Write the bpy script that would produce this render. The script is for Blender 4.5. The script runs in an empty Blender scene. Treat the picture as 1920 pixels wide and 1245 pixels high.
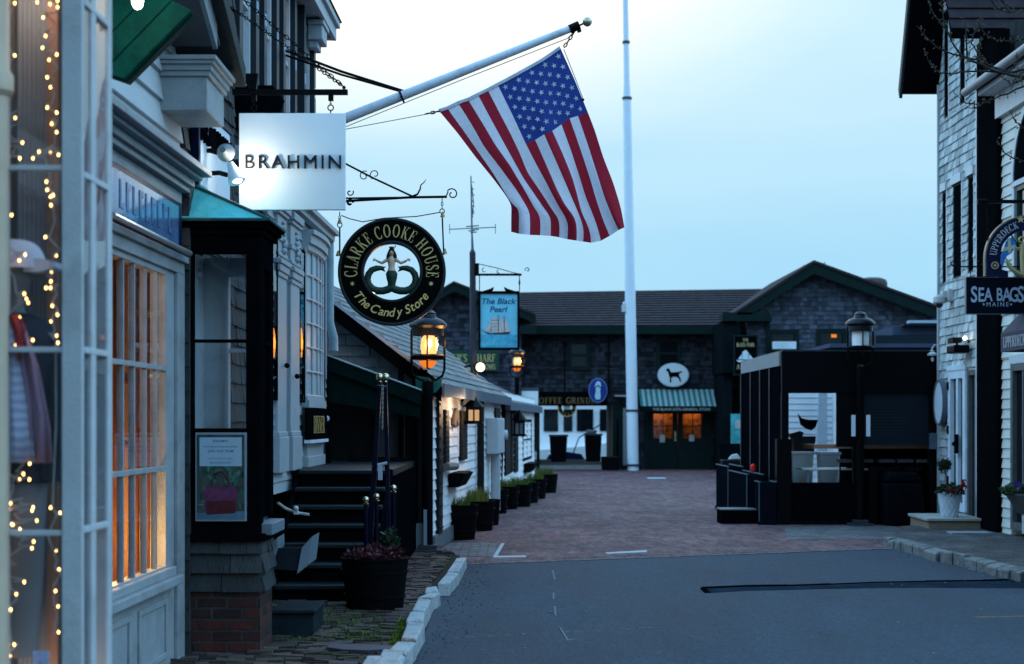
import bpy, bmesh, math, random
from mathutils import Vector, Matrix
random.seed(7)
R = math.radians
SC = bpy.context.scene
COL = SC.collection

# ---------------------------------------------------------------- camera, sky, sun, exposure
EYE = 1.7
FPX = 3000.0
cam = bpy.data.cameras.new('camera'); camo = bpy.data.objects.new('camera', cam); COL.objects.link(camo)
camo.location = (0, 0, EYE); camo.rotation_euler = (R(90), 0, 0)
cam.sensor_width = 36; cam.lens = 36*FPX/1920; cam.shift_y = (790-622.5)/1920
cam.clip_start = 0.1; cam.clip_end = 3000
cam.dof.use_dof = True; cam.dof.focus_distance = 15.0; cam.dof.aperture_fstop = 2.6
SC.camera = camo

SUN_EL, SUN_AZ = 4.0, -12.0
w = bpy.data.worlds.new('World'); SC.world = w; w.use_nodes = True
nt = w.node_tree; N = nt.nodes; L = nt.links; N.clear()
wout = N.new('ShaderNodeOutputWorld')
sky = N.new('ShaderNodeTexSky'); sky.sky_type = 'NISHITA'; sky.sun_disc = False
sky.sun_elevation = R(SUN_EL); sky.sun_rotation = R(SUN_AZ); sky.air_density = 1.6; sky.dust_density = 1.0; sky.ozone_density = 4.0
bg1 = N.new('ShaderNodeBackground'); bg1.inputs[1].default_value = 0.008; L.new(sky.outputs[0], bg1.inputs[0])
# overcast dusk cloud layer: pale blue low down, whiter where the sun has gone behind the cloud
tc = N.new('ShaderNodeTexCoord')
def vdot(vec):
    d = N.new('ShaderNodeVectorMath'); d.operation = 'DOT_PRODUCT'; d.inputs[1].default_value = vec
    L.new(tc.outputs['Generated'], d.inputs[0]); return d.outputs['Value']
def ramp(val, stops):
    r = N.new('ShaderNodeValToRGB'); L.new(val, r.inputs[0]); r.color_ramp.interpolation = 'EASE'
    e = r.color_ramp.elements
    while len(e) < len(stops): e.new(0.5)
    for k, (p, c) in enumerate(stops): e[k].position = p; e[k].color = (*c, 1)
    return r.outputs[0]
g = Vector((-0.036, 1, 0.36)).normalized()
mpg = N.new('ShaderNodeMapping'); mpg.inputs['Scale'].default_value = (0.6, 1, 1); L.new(tc.outputs['Generated'], mpg.inputs[0])
ngl = N.new('ShaderNodeVectorMath'); ngl.operation = 'NORMALIZE'; L.new(mpg.outputs[0], ngl.inputs[0])
dg = N.new('ShaderNodeVectorMath'); dg.operation = 'DOT_PRODUCT'; dg.inputs[1].default_value = g; L.new(ngl.outputs[0], dg.inputs[0])
cz = N.new('ShaderNodeTexNoise'); cz.inputs['Scale'].default_value = 2.2; cz.inputs['Detail'].default_value = 5
mp = N.new('ShaderNodeMapping'); mp.inputs['Scale'].default_value = (1, 1, 3.2); L.new(tc.outputs['Generated'], mp.inputs[0]); L.new(mp.outputs[0], cz.inputs[0])
ad = N.new('ShaderNodeMath'); ad.operation = 'MULTIPLY_ADD'; ad.inputs[1].default_value = 0.004; L.new(cz.outputs[0], ad.inputs[0]); L.new(dg.outputs['Value'], ad.inputs[2])
glow = ramp(ad.outputs[0], [(0.985, (0, 0, 0)), (0.990, (0.10, 0.06, 0.01)), (0.995, (0.46, 0.22, 0.03)), (1.0, (0.9, 0.5, 0.1))])
base = ramp(vdot((0, 0, 1)), [(0.0, (0.33, 0.68, 0.95)), (0.095, (0.385, 0.725, 0.965)), (0.155, (0.49, 0.79, 0.98)), (0.197, (0.58, 0.845, 0.985)), (0.24, (0.61, 0.87, 0.99)), (0.5, (0.36, 0.68, 1.02)), (1.0, (0.29, 0.60, 0.98))])
back = ramp(vdot((0, 1, 0)), [(0.0, (0.85, 0.88, 0.92)), (0.55, (1, 1, 1))])
mul = N.new('ShaderNodeMix'); mul.data_type = 'RGBA'; mul.blend_type = 'MULTIPLY'; mul.inputs[0].default_value = 1
L.new(base, mul.inputs[6]); L.new(back, mul.inputs[7])
addc = N.new('ShaderNodeMix'); addc.data_type = 'RGBA'; addc.blend_type = 'ADD'; addc.inputs[0].default_value = 1
L.new(mul.outputs[2], addc.inputs[6]); L.new(glow, addc.inputs[7])
bg2 = N.new('ShaderNodeBackground'); zr = N.new('ShaderNodeMapRange'); zr.inputs[1].default_value = 0.27; zr.inputs[2].default_value = 0.55; zr.inputs[3].default_value = 1.0; zr.inputs[4].default_value = 2.4; L.new(vdot((0, 0, 1)), zr.inputs[0]); 
ax_ = N.new('ShaderNodeMath'); ax_.operation = 'ABSOLUTE'; L.new(vdot((1, 0, 0)), ax_.inputs[0])
xr = N.new('ShaderNodeMapRange'); xr.inputs[1].default_value = 0.38; xr.inputs[2].default_value = 0.8; xr.inputs[3].default_value = 1.0; xr.inputs[4].default_value = 1.75; L.new(ax_.outputs[0], xr.inputs[0])
zx = N.new('ShaderNodeMath'); zx.operation = 'MULTIPLY'; L.new(zr.outputs[0], zx.inputs[0]); L.new(xr.outputs[0], zx.inputs[1]); L.new(zx.outputs[0], bg2.inputs[1]); 
cl2 = N.new('ShaderNodeTexNoise'); cl2.inputs['Scale'].default_value = 5.0; cl2.inputs['Detail'].default_value = 7; cl2.inputs['Roughness'].default_value = 0.55
mp2 = N.new('ShaderNodeMapping'); mp2.inputs['Scale'].default_value = (1, 1, 4.5); L.new(tc.outputs['Generated'], mp2.inputs[0]); L.new(mp2.outputs[0], cl2.inputs[0])
cr2 = ramp(cl2.outputs[0], [(0.30, (0.97, 0.98, 0.99)), (0.70, (1.035, 1.02, 1.005))])
mu2 = N.new('ShaderNodeMix'); mu2.data_type = 'RGBA'; mu2.blend_type = 'MULTIPLY'; mu2.inputs[0].default_value = 1
L.new(addc.outputs[2], mu2.inputs[6]); L.new(cr2, mu2.inputs[7]); L.new(mu2.outputs[2], bg2.inputs[0])
ash = N.new('ShaderNodeAddShader'); L.new(bg1.outputs[0], ash.inputs[0]); L.new(bg2.outputs[0], ash.inputs[1]); L.new(ash.outputs[0], wout.inputs[0])

sl = bpy.data.lights.new('sun', 'SUN'); sl.energy = 0.12; sl.angle = R(25); sl.color = (1, 0.93, 0.85)
so = bpy.data.objects.new('sun', sl); COL.objects.link(so)
so.rotation_euler = (R(90-SUN_EL-12), 0, R(180-SUN_AZ))
SC.view_settings.view_transform = 'Standard'; SC.view_settings.look = 'None'
SC.view_settings.exposure = 0.0; SC.view_settings.gamma = 1.0
SC.cycles.use_denoising = True; SC.cycles.max_bounces = 8; SC.cycles.transparent_max_bounces = 16
SC.cycles.sample_clamp_indirect = 3.0; SC.cycles.caustics_reflective = False; SC.cycles.caustics_refractive = False

# ---------------------------------------------------------------- photograph geometry
def P(x, y, Y): return Vector(((x-960)/FPX*Y, Y, EYE-(y-790)/FPX*Y))
def GX(x, Y): return (x-960)/FPX*Y
def GZ(y, Y): return EYE-(y-790)/FPX*Y
def GP(x, y, z=0.0):                      # point of a level z seen at a pixel
    Y = FPX*(EYE-z)/(y-790); return Vector((GX(x, Y), Y, z))

# ---------------------------------------------------------------- materials
MATS = {}
def M(name, col, rough=0.6, var=0.18, vs=6.0, bump=0.0, bs=60.0, metal=0.0, spec=0.18, tone=0.0, stretch=(1, 1, 1), dirt=None, dscale=1.5, coat=0.0, speck=0.0, sscale=90):
    if name in MATS: return MATS[name]
    m = bpy.data.materials.new(name); m.use_nodes = True; MATS[name] = m
    nt = m.node_tree; N = nt.nodes; L = nt.links
    b = N['Principled BSDF']; b.inputs['Roughness'].default_value = rough; b.inputs['Metallic'].default_value = metal
    b.inputs['Specular IOR Level'].default_value = spec
    if coat: b.inputs['Coat Weight'].default_value = coat; b.inputs['Coat Roughness'].default_value = 0.08
    tc = N.new('ShaderNodeTexCoord'); mp = N.new('ShaderNodeMapping'); mp.inputs['Scale'].default_value = stretch
    L.new(tc.outputs['Object'], mp.inputs[0])
    n1 = N.new('ShaderNodeTexNoise'); n1.inputs['Scale'].default_value = vs; n1.inputs['Detail'].default_value = 6; n1.inputs['Roughness'].default_value = 0.65
    L.new(mp.outputs[0], n1.inputs[0])
    r = N.new('ShaderNodeValToRGB'); L.new(n1.outputs[0], r.inputs[0])
    r.color_ramp.elements[0].position = 0.3; r.color_ramp.elements[1].position = 0.7
    r.color_ramp.elements[0].color = (*[c*(1-var) for c in col], 1); r.color_ramp.elements[1].color = (*[min(1, c*(1+var)) for c in col], 1)
    out = r.outputs[0]
    if dirt:
        n2 = N.new('ShaderNodeTexNoise'); n2.inputs['Scale'].default_value = dscale; n2.inputs['Detail'].default_value = 8; n2.inputs['Roughness'].default_value = 0.7
        L.new(mp.outputs[0], n2.inputs[0])
        r2 = N.new('ShaderNodeValToRGB'); L.new(n2.outputs[0], r2.inputs[0]); r2.color_ramp.elements[0].position = 0.5; r2.color_ramp.elements[1].position = 0.72
        mx = N.new('ShaderNodeMix'); mx.data_type = 'RGBA'; L.new(r2.outputs[0], mx.inputs[0]); L.new(out, mx.inputs[6]); mx.inputs[7].default_value = (*dirt, 1); out = mx.outputs[2]
    if speck:
        n5 = N.new('ShaderNodeTexNoise'); n5.inputs['Scale'].default_value = sscale; n5.inputs['Detail'].default_value = 3; n5.inputs['Roughness'].default_value = 0.8; L.new(mp.outputs[0], n5.inputs[0])
        m5 = N.new('ShaderNodeMapRange'); m5.inputs[1].default_value = 0.3; m5.inputs[2].default_value = 0.7; m5.inputs[3].default_value = 1-speck; m5.inputs[4].default_value = 1+speck; L.new(n5.outputs[0], m5.inputs[0])
        mx = N.new('ShaderNodeMix'); mx.data_type = 'RGBA'; mx.blend_type = 'MULTIPLY'; mx.inputs[0].default_value = 1
        L.new(out, mx.inputs[6]); L.new(m5.outputs[0], mx.inputs[7]); out = mx.outputs[2]
    if tone:
        at = N.new('ShaderNodeAttribute'); at.attribute_name = 'tone'
        mr = N.new('ShaderNodeMapRange'); mr.inputs[3].default_value = 1-tone; mr.inputs[4].default_value = 1+tone; L.new(at.outputs['Fac'], mr.inputs[0])
        mx = N.new('ShaderNodeMix'); mx.data_type = 'RGBA'; mx.blend_type = 'MULTIPLY'; mx.inputs[0].default_value = 1
        L.new(out, mx.inputs[6]); L.new(mr.outputs[0], mx.inputs[7]); out = mx.outputs[2]
    L.new(out, b.inputs['Base Color'])
    mr = N.new('ShaderNodeMapRange'); mr.inputs[3].default_value = max(0, rough-0.1); mr.inputs[4].default_value = min(1, rough+0.1); L.new(n1.outputs[0], mr.inputs[0]); L.new(mr.outputs[0], b.inputs['Roughness'])
    if bump:
        n3 = N.new('ShaderNodeTexNoise'); n3.inputs['Scale'].default_value = bs; n3.inputs['Detail'].default_value = 4; L.new(mp.outputs[0], n3.inputs[0])
        bp = N.new('ShaderNodeBump'); bp.inputs['Strength'].default_value = bump; bp.inputs['Distance'].default_value = 0.02
        L.new(n3.outputs[0], bp.inputs['Height']); L.new(bp.outputs[0], b.inputs['Normal'])
    return m

def glass(name, tint=(0.9, 0.95, 1.0), refl=0.75, rough=0.02, base=0.0):   # window pane: clear, mirror at a slant
    if name in MATS: return MATS[name]
    m = bpy.data.materials.new(name); m.use_nodes = True; MATS[name] = m
    N = m.node_tree.nodes; L = m.node_tree.links; N.clear()
    o = N.new('ShaderNodeOutputMaterial'); t = N.new('ShaderNodeBsdfTransparent'); t.inputs[0].default_value = (*tint, 1)
    g = N.new('ShaderNodeBsdfGlossy'); g.inputs['Roughness'].default_value = rough; g.inputs['Color'].default_value = (refl, refl, refl, 1)
    f = N.new('ShaderNodeFresnel'); f.inputs[0].default_value = 1.5
    mx = N.new('ShaderNodeMixShader')
    nz = N.new('ShaderNodeTexNoise'); nz.inputs['Scale'].default_value = 3.0
    tcn = N.new('ShaderNodeTexCoord'); L.new(tcn.outputs['Object'], nz.inputs[0])
    bp = N.new('ShaderNodeBump'); bp.inputs['Strength'].default_value = 0.04; bp.inputs['Distance'].default_value = 0.05; L.new(nz.outputs[0], bp.inputs['Height'])
    L.new(bp.outputs[0], g.inputs['Normal'])
    fac = f.outputs[0]
    if base:
        a = N.new('ShaderNodeMath'); a.operation = 'ADD'; a.inputs[1].default_value = base; a.use_clamp = True; L.new(fac, a.inputs[0]); fac = a.outputs[0]
    ge = N.new('ShaderNodeNewGeometry'); inv = N.new('ShaderNodeMath'); inv.operation = 'SUBTRACT'; inv.inputs[0].default_value = 1; L.new(ge.outputs['Backfacing'], inv.inputs[1])
    mm = N.new('ShaderNodeMath'); mm.operation = 'MULTIPLY'; L.new(fac, mm.inputs[0]); L.new(inv.outputs[0], mm.inputs[1]); fac = mm.outputs[0]
    L.new(fac, mx.inputs[0]); L.new(t.outputs[0], mx.inputs[1]); L.new(g.outputs[0], mx.inputs[2]); L.new(mx.outputs[0], o.inputs[0])
    return m

def emit(name, col, strength):
    if name in MATS: return MATS[name]
    m = bpy.data.materials.new(name); m.use_nodes = True; MATS[name] = m
    N = m.node_tree.nodes; L = m.node_tree.links; N.clear()
    o = N.new('ShaderNodeOutputMaterial'); e = N.new('ShaderNodeEmission'); e.inputs[0].default_value = (*col, 1); e.inputs[1].default_value = strength
    L.new(e.outputs[0], o.inputs[0]); return m

def cloth(name, col, trans=0.35, var=0.08):
    if name in MATS: return MATS[name]
    m = M(name, col, 0.8, var, 30, 0.15, 400)
    N = m.node_tree.nodes; L = m.node_tree.links
    o = N['Material Output']; b = N['Principled BSDF']; t = N.new('ShaderNodeBsdfTranslucent'); mx = N.new('ShaderNodeMixShader'); mx.inputs[0].default_value = trans
    src = b.inputs['Base Color'].links[0].from_socket
    L.new(src, t.inputs[0]); L.new(b.outputs[0], mx.inputs[1]); L.new(t.outputs[0], mx.inputs[2]); L.new(mx.outputs[0], o.inputs[0])
    return m

def brickmat(name, c1, c2, mortar, bw, bh, ms=0.008, axes='XY', rough=0.8, bump=0.6, moss=None, moss_lo=0.55, vs=1.2, offset=0.5, amp=0.4, grain=0.0, gstretch=(1, 1, 1)):
    if name in MATS: return MATS[name]
    m = bpy.data.materials.new(name); m.use_nodes = True; MATS[name] = m
    N = m.node_tree.nodes; L = m.node_tree.links; b = N['Principled BSDF']; b.inputs['Roughness'].default_value = rough; b.inputs['Specular IOR Level'].default_value = 0.25
    tc = N.new('ShaderNodeTexCoord'); sp = N.new('ShaderNodeSeparateXYZ'); cb = N.new('ShaderNodeCombineXYZ'); L.new(tc.outputs['Object'], sp.inputs[0])
    L.new(sp.outputs['XYZ'.index(axes[0])], cb.inputs[0]); L.new(sp.outputs['XYZ'.index(axes[1])], cb.inputs[1])
    wob = N.new('ShaderNodeTexNoise'); wob.inputs['Scale'].default_value = 3.0; L.new(cb.outputs[0], wob.inputs[0])
    wa = N.new('ShaderNodeVectorMath'); wa.operation = 'SCALE'; wa.inputs['Scale'].default_value = bh*0.35; L.new(wob.outputs['Color'], wa.inputs[0])
    va = N.new('ShaderNodeVectorMath'); va.operation = 'ADD'; L.new(cb.outputs[0], va.inputs[0]); L.new(wa.outputs[0], va.inputs[1])
    br = N.new('ShaderNodeTexBrick'); br.inputs['Scale'].default_value = 1; br.inputs['Brick Width'].default_value = bw; br.inputs['Row Height'].default_value = bh
    br.inputs['Mortar Size'].default_value = ms; br.inputs['Mortar Smooth'].default_value = 0.3; br.offset = offset
    br.inputs['Color1'].default_value = (*c1, 1); br.inputs['Color2'].default_value = (*c2, 1); br.inputs['Mortar'].default_value = (*mortar, 1)
    L.new(va.outputs[0], br.inputs[0])
    n = N.new('ShaderNodeTexNoise'); n.inputs['Scale'].default_value = vs; n.inputs['Detail'].default_value = 8; n.inputs['Roughness'].default_value = 0.7; L.new(tc.outputs['Object'], n.inputs[0])
    mr = N.new('ShaderNodeMapRange'); mr.inputs[1].default_value = 0.3; mr.inputs[2].default_value = 0.7; mr.inputs[3].default_value = 1-amp; mr.inputs[4].default_value = 1+amp; L.new(n.outputs[0], mr.inputs[0])
    mx = N.new('ShaderNodeMix'); mx.data_type = 'RGBA'; mx.blend_type = 'MULTIPLY'; mx.inputs[0].default_value = 1; L.new(br.outputs[0], mx.inputs[6]); L.new(mr.outputs[0], mx.inputs[7]); out = mx.outputs[2]
    if grain:
        n6 = N.new('ShaderNodeTexNoise'); n6.inputs['Scale'].default_value = 9; n6.inputs['Detail'].default_value = 6; n6.inputs['Roughness'].default_value = 0.8; m7 = N.new('ShaderNodeMapping'); m7.inputs['Scale'].default_value = gstretch; L.new(tc.outputs['Object'], m7.inputs[0]); L.new(m7.outputs[0], n6.inputs[0])
        r6 = N.new('ShaderNodeMapRange'); r6.inputs[1].default_value = 0.35; r6.inputs[2].default_value = 0.65; r6.inputs[3].default_value = 1-grain; r6.inputs[4].default_value = 1+grain; L.new(n6.outputs[0], r6.inputs[0])
        m6 = N.new('ShaderNodeMix'); m6.data_type = 'RGBA'; m6.blend_type = 'MULTIPLY'; m6.inputs[0].default_value = 1; L.new(out, m6.inputs[6]); L.new(r6.outputs[0], m6.inputs[7]); out = m6.outputs[2]
    if moss:
        n2 = N.new('ShaderNodeTexNoise'); n2.inputs['Scale'].default_value = 1.7; n2.inputs['Detail'].default_value = 9; n2.inputs['Roughness'].default_value = 0.75; L.new(tc.outputs['Object'], n2.inputs[0])
        r2 = N.new('ShaderNodeValToRGB'); r2.color_ramp.elements[0].position = moss_lo; r2.color_ramp.elements[1].position = moss_lo+0.15; L.new(n2.outputs[0], r2.inputs[0])
        m2 = N.new('ShaderNodeMix'); m2.data_type = 'RGBA'; L.new(r2.outputs[0], m2.inputs[0]); L.new(out, m2.inputs[6]); m2.inputs[7].default_value = (*moss, 1); out = m2.outputs[2]
    L.new(out, b.inputs['Base Color'])
    bp = N.new('ShaderNodeBump'); bp.inputs['Strength'].default_value = bump; bp.inputs['Distance'].default_value = 0.01; bp.invert = True
    n4 = N.new('ShaderNodeTexNoise'); n4.inputs['Scale'].default_value = 45; L.new(tc.outputs['Object'], n4.inputs[0])
    sm = N.new('ShaderNodeMath'); sm.operation = 'MULTIPLY_ADD'; sm.inputs[1].default_value = 0.5; L.new(n4.outputs[0], sm.inputs[0]); L.new(br.outputs['Fac'], sm.inputs[2])
    L.new(sm.outputs[0], bp.inputs['Height']); L.new(bp.outputs[0], b.inputs['Normal'])
    return m

# ---------------------------------------------------------------- mesh builder
def wf(x, d, z): return Vector((x, d, z))
class MB:
    def __init__(s): s.v = []; s.f = []; s.m = []; s.t = []
    def add(s, vs, fs, m=0, t=0.5):
        o = len(s.v); s.v += [tuple(p) for p in vs]
        for f in fs: s.f.append([i+o for i in f]); s.m.append(m); s.t.append(t)
        return s
    def hexa(s, p, m=0, t=0.5):           # 4 bottom + 4 top corners
        return s.add(p, [(0, 3, 2, 1), (4, 5, 6, 7), (0, 1, 5, 4), (1, 2, 6, 5), (2, 3, 7, 6), (3, 0, 4, 7)], m, t)
    def box(s, x0, x1, y0, y1, z0, z1, m=0, t=0.5, f=wf):
        return s.hexa([f(x0, y0, z0), f(x1, y0, z0), f(x1, y1, z0), f(x0, y1, z0), f(x0, y0, z1), f(x1, y0, z1), f(x1, y1, z1), f(x0, y1, z1)], m, t)
    def prism(s, poly, vec, m=0, t=0.5):  # polygon (3-D points) pushed along vec
        n = len(poly); vec = Vector(vec); a = [Vector(p) for p in poly]
        return s.add(a+[p+vec for p in a], [tuple(range(n))[::-1], tuple(range(n, 2*n))]+[(i, (i+1) % n, n+(i+1) % n, n+i) for i in range(n)], m, t)
    def fprism(s, f, pts, d0, d1, m=0, t=0.5):   # polygon given as (u, z) in frame f, between depths d0 and d1
        n = len(pts)
        return s.add([f(u, d0, z) for u, z in pts]+[f(u, d1, z) for u, z in pts], [tuple(range(n))[::-1], tuple(range(n, 2*n))]+[(i, (i+1) % n, n+(i+1) % n, n+i) for i in range(n)], m, t)
    def tube(s, path, r, n=8, m=0, caps=True, t=0.5):
        pts = [Vector(p) for p in path]; k = len(pts); rs = r if isinstance(r, (list, tuple)) else [r]*k
        o = len(s.v); up = None
        for i, p in enumerate(pts):
            d = (pts[min(i+1, k-1)]-pts[max(i-1, 0)])
            if d.length < 1e-9: d = Vector((0, 0, 1))
            d.normalize()
            if up is None: up = Vector((0, 0, 1)) if abs(d.z) < 0.9 else Vector((1, 0, 0))
            a = d.cross(up)
            if a.length < 1e-4: a = d.cross(Vector((0.3, 1, 0.2)))
            a.normalize(); b = a.cross(d).normalized(); up = b
            for j in range(n):
                q = 2*math.pi*j/n; s.v.append(tuple(p+(a*math.cos(q)+b*math.sin(q))*rs[i]))
        for i in range(k-1):
            for j in range(n):
                s.f.append([o+i*n+j, o+i*n+(j+1) % n, o+(i+1)*n+(j+1) % n, o+(i+1)*n+j]); s.m.append(m); s.t.append(t)
        if caps:
            s.f.append([o+j for j in range(n)][::-1]); s.m.append(m); s.t.append(t)
            s.f.append([o+(k-1)*n+j for j in range(n)]); s.m.append(m); s.t.append(t)
        return s
    def lathe(s, prof, c=(0, 0, 0), n=20, m=0, axis='z', sx=1, sy=1, t=0.5):
        o = len(s.v); c = Vector(c); k = len(prof)
        for r, h in prof:
            for j in range(n):
                q = 2*math.pi*j/n; a, b = r*math.cos(q)*sx, r*math.sin(q)*sy
                s.v.append(tuple(c+(Vector((a, b, h)) if axis == 'z' else Vector((a, h, b)) if axis == 'y' else Vector((h, a, b)))))
        for i in range(k-1):
            for j in range(n):
                s.f.append([o+i*n+j, o+i*n+(j+1) % n, o+(i+1)*n+(j+1) % n, o+(i+1)*n+j]); s.m.append(m); s.t.append(t)
        s.f.append([o+j for j in range(n)][::-1]); s.m.append(m); s.t.append(t)
        s.f.append([o+(k-1)*n+j for j in range(n)]); s.m.append(m); s.t.append(t)
        return s
    def ball(s, c, r, n=14, m=0, sc=(1, 1, 1), t=0.5):
        k = max(6, n//2+1); pr = [(max(1e-4, math.sin(math.pi*i/k))*r, -math.cos(math.pi*i/k)*r) for i in range(k+1)]
        o = len(s.v); s.lathe(pr, (0, 0, 0), n, m, t=t)
        for i in range(o, len(s.v)):
            x, y, z = s.v[i]; s.v[i] = (c[0]+x*sc[0], c[1]+y*sc[1], c[2]+z*sc[2])
        return s
    def ring(s, f, cu, cz, ro, ri, d0, d1, n=48, m=0, a0=0, a1=360, squash=1.0):
        full = abs(a1-a0) >= 360; k = n if full else n+1
        for (i0) in range(n):
            q0, q1 = R(a0+(a1-a0)*i0/n), R(a0+(a1-a0)*(i0+1)/n)
            def pt(q, r, d): return f(cu+math.cos(q)*r*squash, d, cz+math.sin(q)*r)
            vs = [pt(q0, ri, d0), pt(q0, ro, d0), pt(q1, ro, d0), pt(q1, ri, d0), pt(q0, ri, d1), pt(q0, ro, d1), pt(q1, ro, d1), pt(q1, ri, d1)]
            fs = [(0, 3, 2, 1), (4, 5, 6, 7), (1, 2, 6, 5), (3, 0, 4, 7)]
            if not full and i0 == 0: fs.append((0, 1, 5, 4))
            if not full and i0 == n-1: fs.append((2, 3, 7, 6))
            s.add(vs, fs, m)
        return s
    def build(s, name, mats, parent=None, smooth=False, bevel=0.0, world=True, merge=False):
        me = bpy.data.meshes.new(name); vs = s.v
        if parent is not None and world:
            inv = root_matrix(parent).inverted(); vs = [tuple(inv @ Vector(v)) for v in s.v]
        elif parent is None and world and vs:   # own origin at the base centre
            xs = [v[0] for v in vs]; ys = [v[1] for v in vs]; zs = [v[2] for v in vs]
            c = Vector(((min(xs)+max(xs))/2, (min(ys)+max(ys))/2, min(zs))); vs = [tuple(Vector(v)-c) for v in vs]
        me.from_pydata(vs, [], s.f)
        for mm in (mats if isinstance(mats, (list, tuple)) else [mats]): me.materials.append(mm)
        me.polygons.foreach_set('material_index', s.m)
        at = me.attributes.new('tone', 'FLOAT', 'FACE'); at.data.foreach_set('value', s.t)
        bm = bmesh.new(); bm.from_mesh(me)
        if merge: bmesh.ops.remove_doubles(bm, verts=bm.verts, dist=1e-4)
        bmesh.ops.recalc_face_normals(bm, faces=bm.faces); bm.to_mesh(me); bm.free()
        if smooth:
            me.polygons.foreach_set('use_smooth', [True]*len(me.polygons))
            try: me.set_sharp_from_angle(angle=R(40))
            except Exception: pass
        o = bpy.data.objects.new(name, me); COL.objects.link(o)
        if parent is not None: o.parent = parent
        elif world and s.v: o.location = c
        if bevel:
            b = o.modifiers.new('bevel', 'BEVEL'); b.width = bevel; b.segments = 2; b.limit_method = 'ANGLE'; b.angle_limit = R(40)
        return o
def root_matrix(o):
    m = Matrix.Identity(4)
    while o is not None:
        m = Matrix.LocRotScale(o.location, o.rotation_euler, o.scale) @ m; o = o.parent
    return m
def tag(o, label, cat, group=None, kind=None):
    if label: o['label'] = label
    if cat: o['category'] = cat
    if group: o['group'] = group
    if kind: o['kind'] = kind
    return o
def thing(name, label, cat, loc=(0, 0, 0), rz=0, group=None):
    o = bpy.data.objects.new(name, None); COL.objects.link(o); o.location = loc; o.rotation_euler = (0, 0, rz); o.empty_display_size = 0.1
    return tag(o, label, cat, group)
def struct(name, mb, mat, **k):
    o = mb.build(name, mat, **k); o['kind'] = 'structure'; return o
def dup(root, loc, rz=None, label=None):
    def cp(o, par):
        c = o.copy(); COL.objects.link(c)
        if par is not None: c.parent = par
        for ch in o.children: cp(ch, c)
        return c
    r = cp(root, None); r.location = loc
    if rz is not None: r.rotation_euler = (0, 0, rz)
    if label: r['label'] = label
    return r
def lamp_light(parent, loc, power, col=(1, 0.55, 0.2), r=0.05, kind='POINT', rot=None, spot=60, blend=0.5):
    l = bpy.data.lights.new('lamp_light', kind); l.energy = power; l.color = col; l.shadow_soft_size = r
    if kind == 'SPOT': l.spot_size = R(spot); l.spot_blend = blend
    o = bpy.data.objects.new('lamp_light', l); COL.objects.link(o)
    if rot is not None: o.rotation_euler = rot
    if parent is not None:
        o.parent = parent; o.location = root_matrix(parent).inverted() @ Vector(loc)
    else: o.location = loc
    return o

# ---------------------------------------------------------------- walls of boards or shingles
def spans(a, b, z, holes):
    out = [(a, b)]
    for (u0, u1, z0, z1) in holes:
        if z0 < z < z1:
            nx = []
            for (p, q) in out:
                if u1 <= p or u0 >= q: nx.append((p, q)); continue
                if u0 > p: nx.append((p, u0))
                if u1 < q: nx.append((u1, q))
            out = nx
    return [(p, q) for p, q in out if q-p > 0.01]
def courses(z0, z1, h, holes):                 # cut the courses at the openings' heads and sills too
    zs = set(); k = int(math.ceil((z1-z0)/h))
    for i in range(k): zs.add(round(z0+i*h, 4))
    zs.add(round(z1, 4))
    return sorted(zs)
def siding(mb, f, ext, z0, z1, h, holes=(), t=0.018, back=0.12, shingle=0.0, jag=0.006, tvar=0.5):
    zs = courses(z0, z1, h, holes)
    for a, b in zip(zs[:-1], zs[1:]):
        cut = sorted({a, b, *[z for hh in holes for z in hh[2:] if a < z < b]})
        for c0, c1 in zip(cut[:-1], cut[1:]):
            zm = (c0+c1)/2; e0, e1 = ext(zm) if callable(ext) else ext
            for (p, q) in spans(e0, e1, zm, holes):
                ta = t*(b-c0)/(b-a) if b > a else t; tb = t*(b-c1)/(b-a)+0.002
                if not shingle:
                    mb.hexa([f(p, -back, c0), f(q, -back, c0), f(q, ta, c0), f(p, ta, c0), f(p, -back, c1), f(q, -back, c1), f(q, tb, c1), f(p, tb, c1)], t=random.uniform(0.5-tvar/2, 0.5+tvar/2))
                else:
                    u = p
                    while u < q-1e-6:
                        wd = shingle*random.uniform(0.6, 1.5); e = min(q, u+wd)
                        if q-e < shingle*0.4: e = q
                        j = random.uniform(0, jag) if c0 == a else 0; dt = random.uniform(-0.55, 0.45)*t; gp_ = random.uniform(.0015, .006)
                        zb = c0-j
                        mb.hexa([f(u+.001, -back, zb), f(e-gp_, -back, zb), f(e-gp_, ta+dt, zb), f(u+.001, ta+dt*.8, zb), f(u+.001, -back, c1), f(e-gp_, -back, c1), f(e-gp_, tb, c1), f(u+.001, tb, c1)], t=random.uniform(0.5-tvar/2, 0.5+tvar/2))
                        u = e
    return mb
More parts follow.
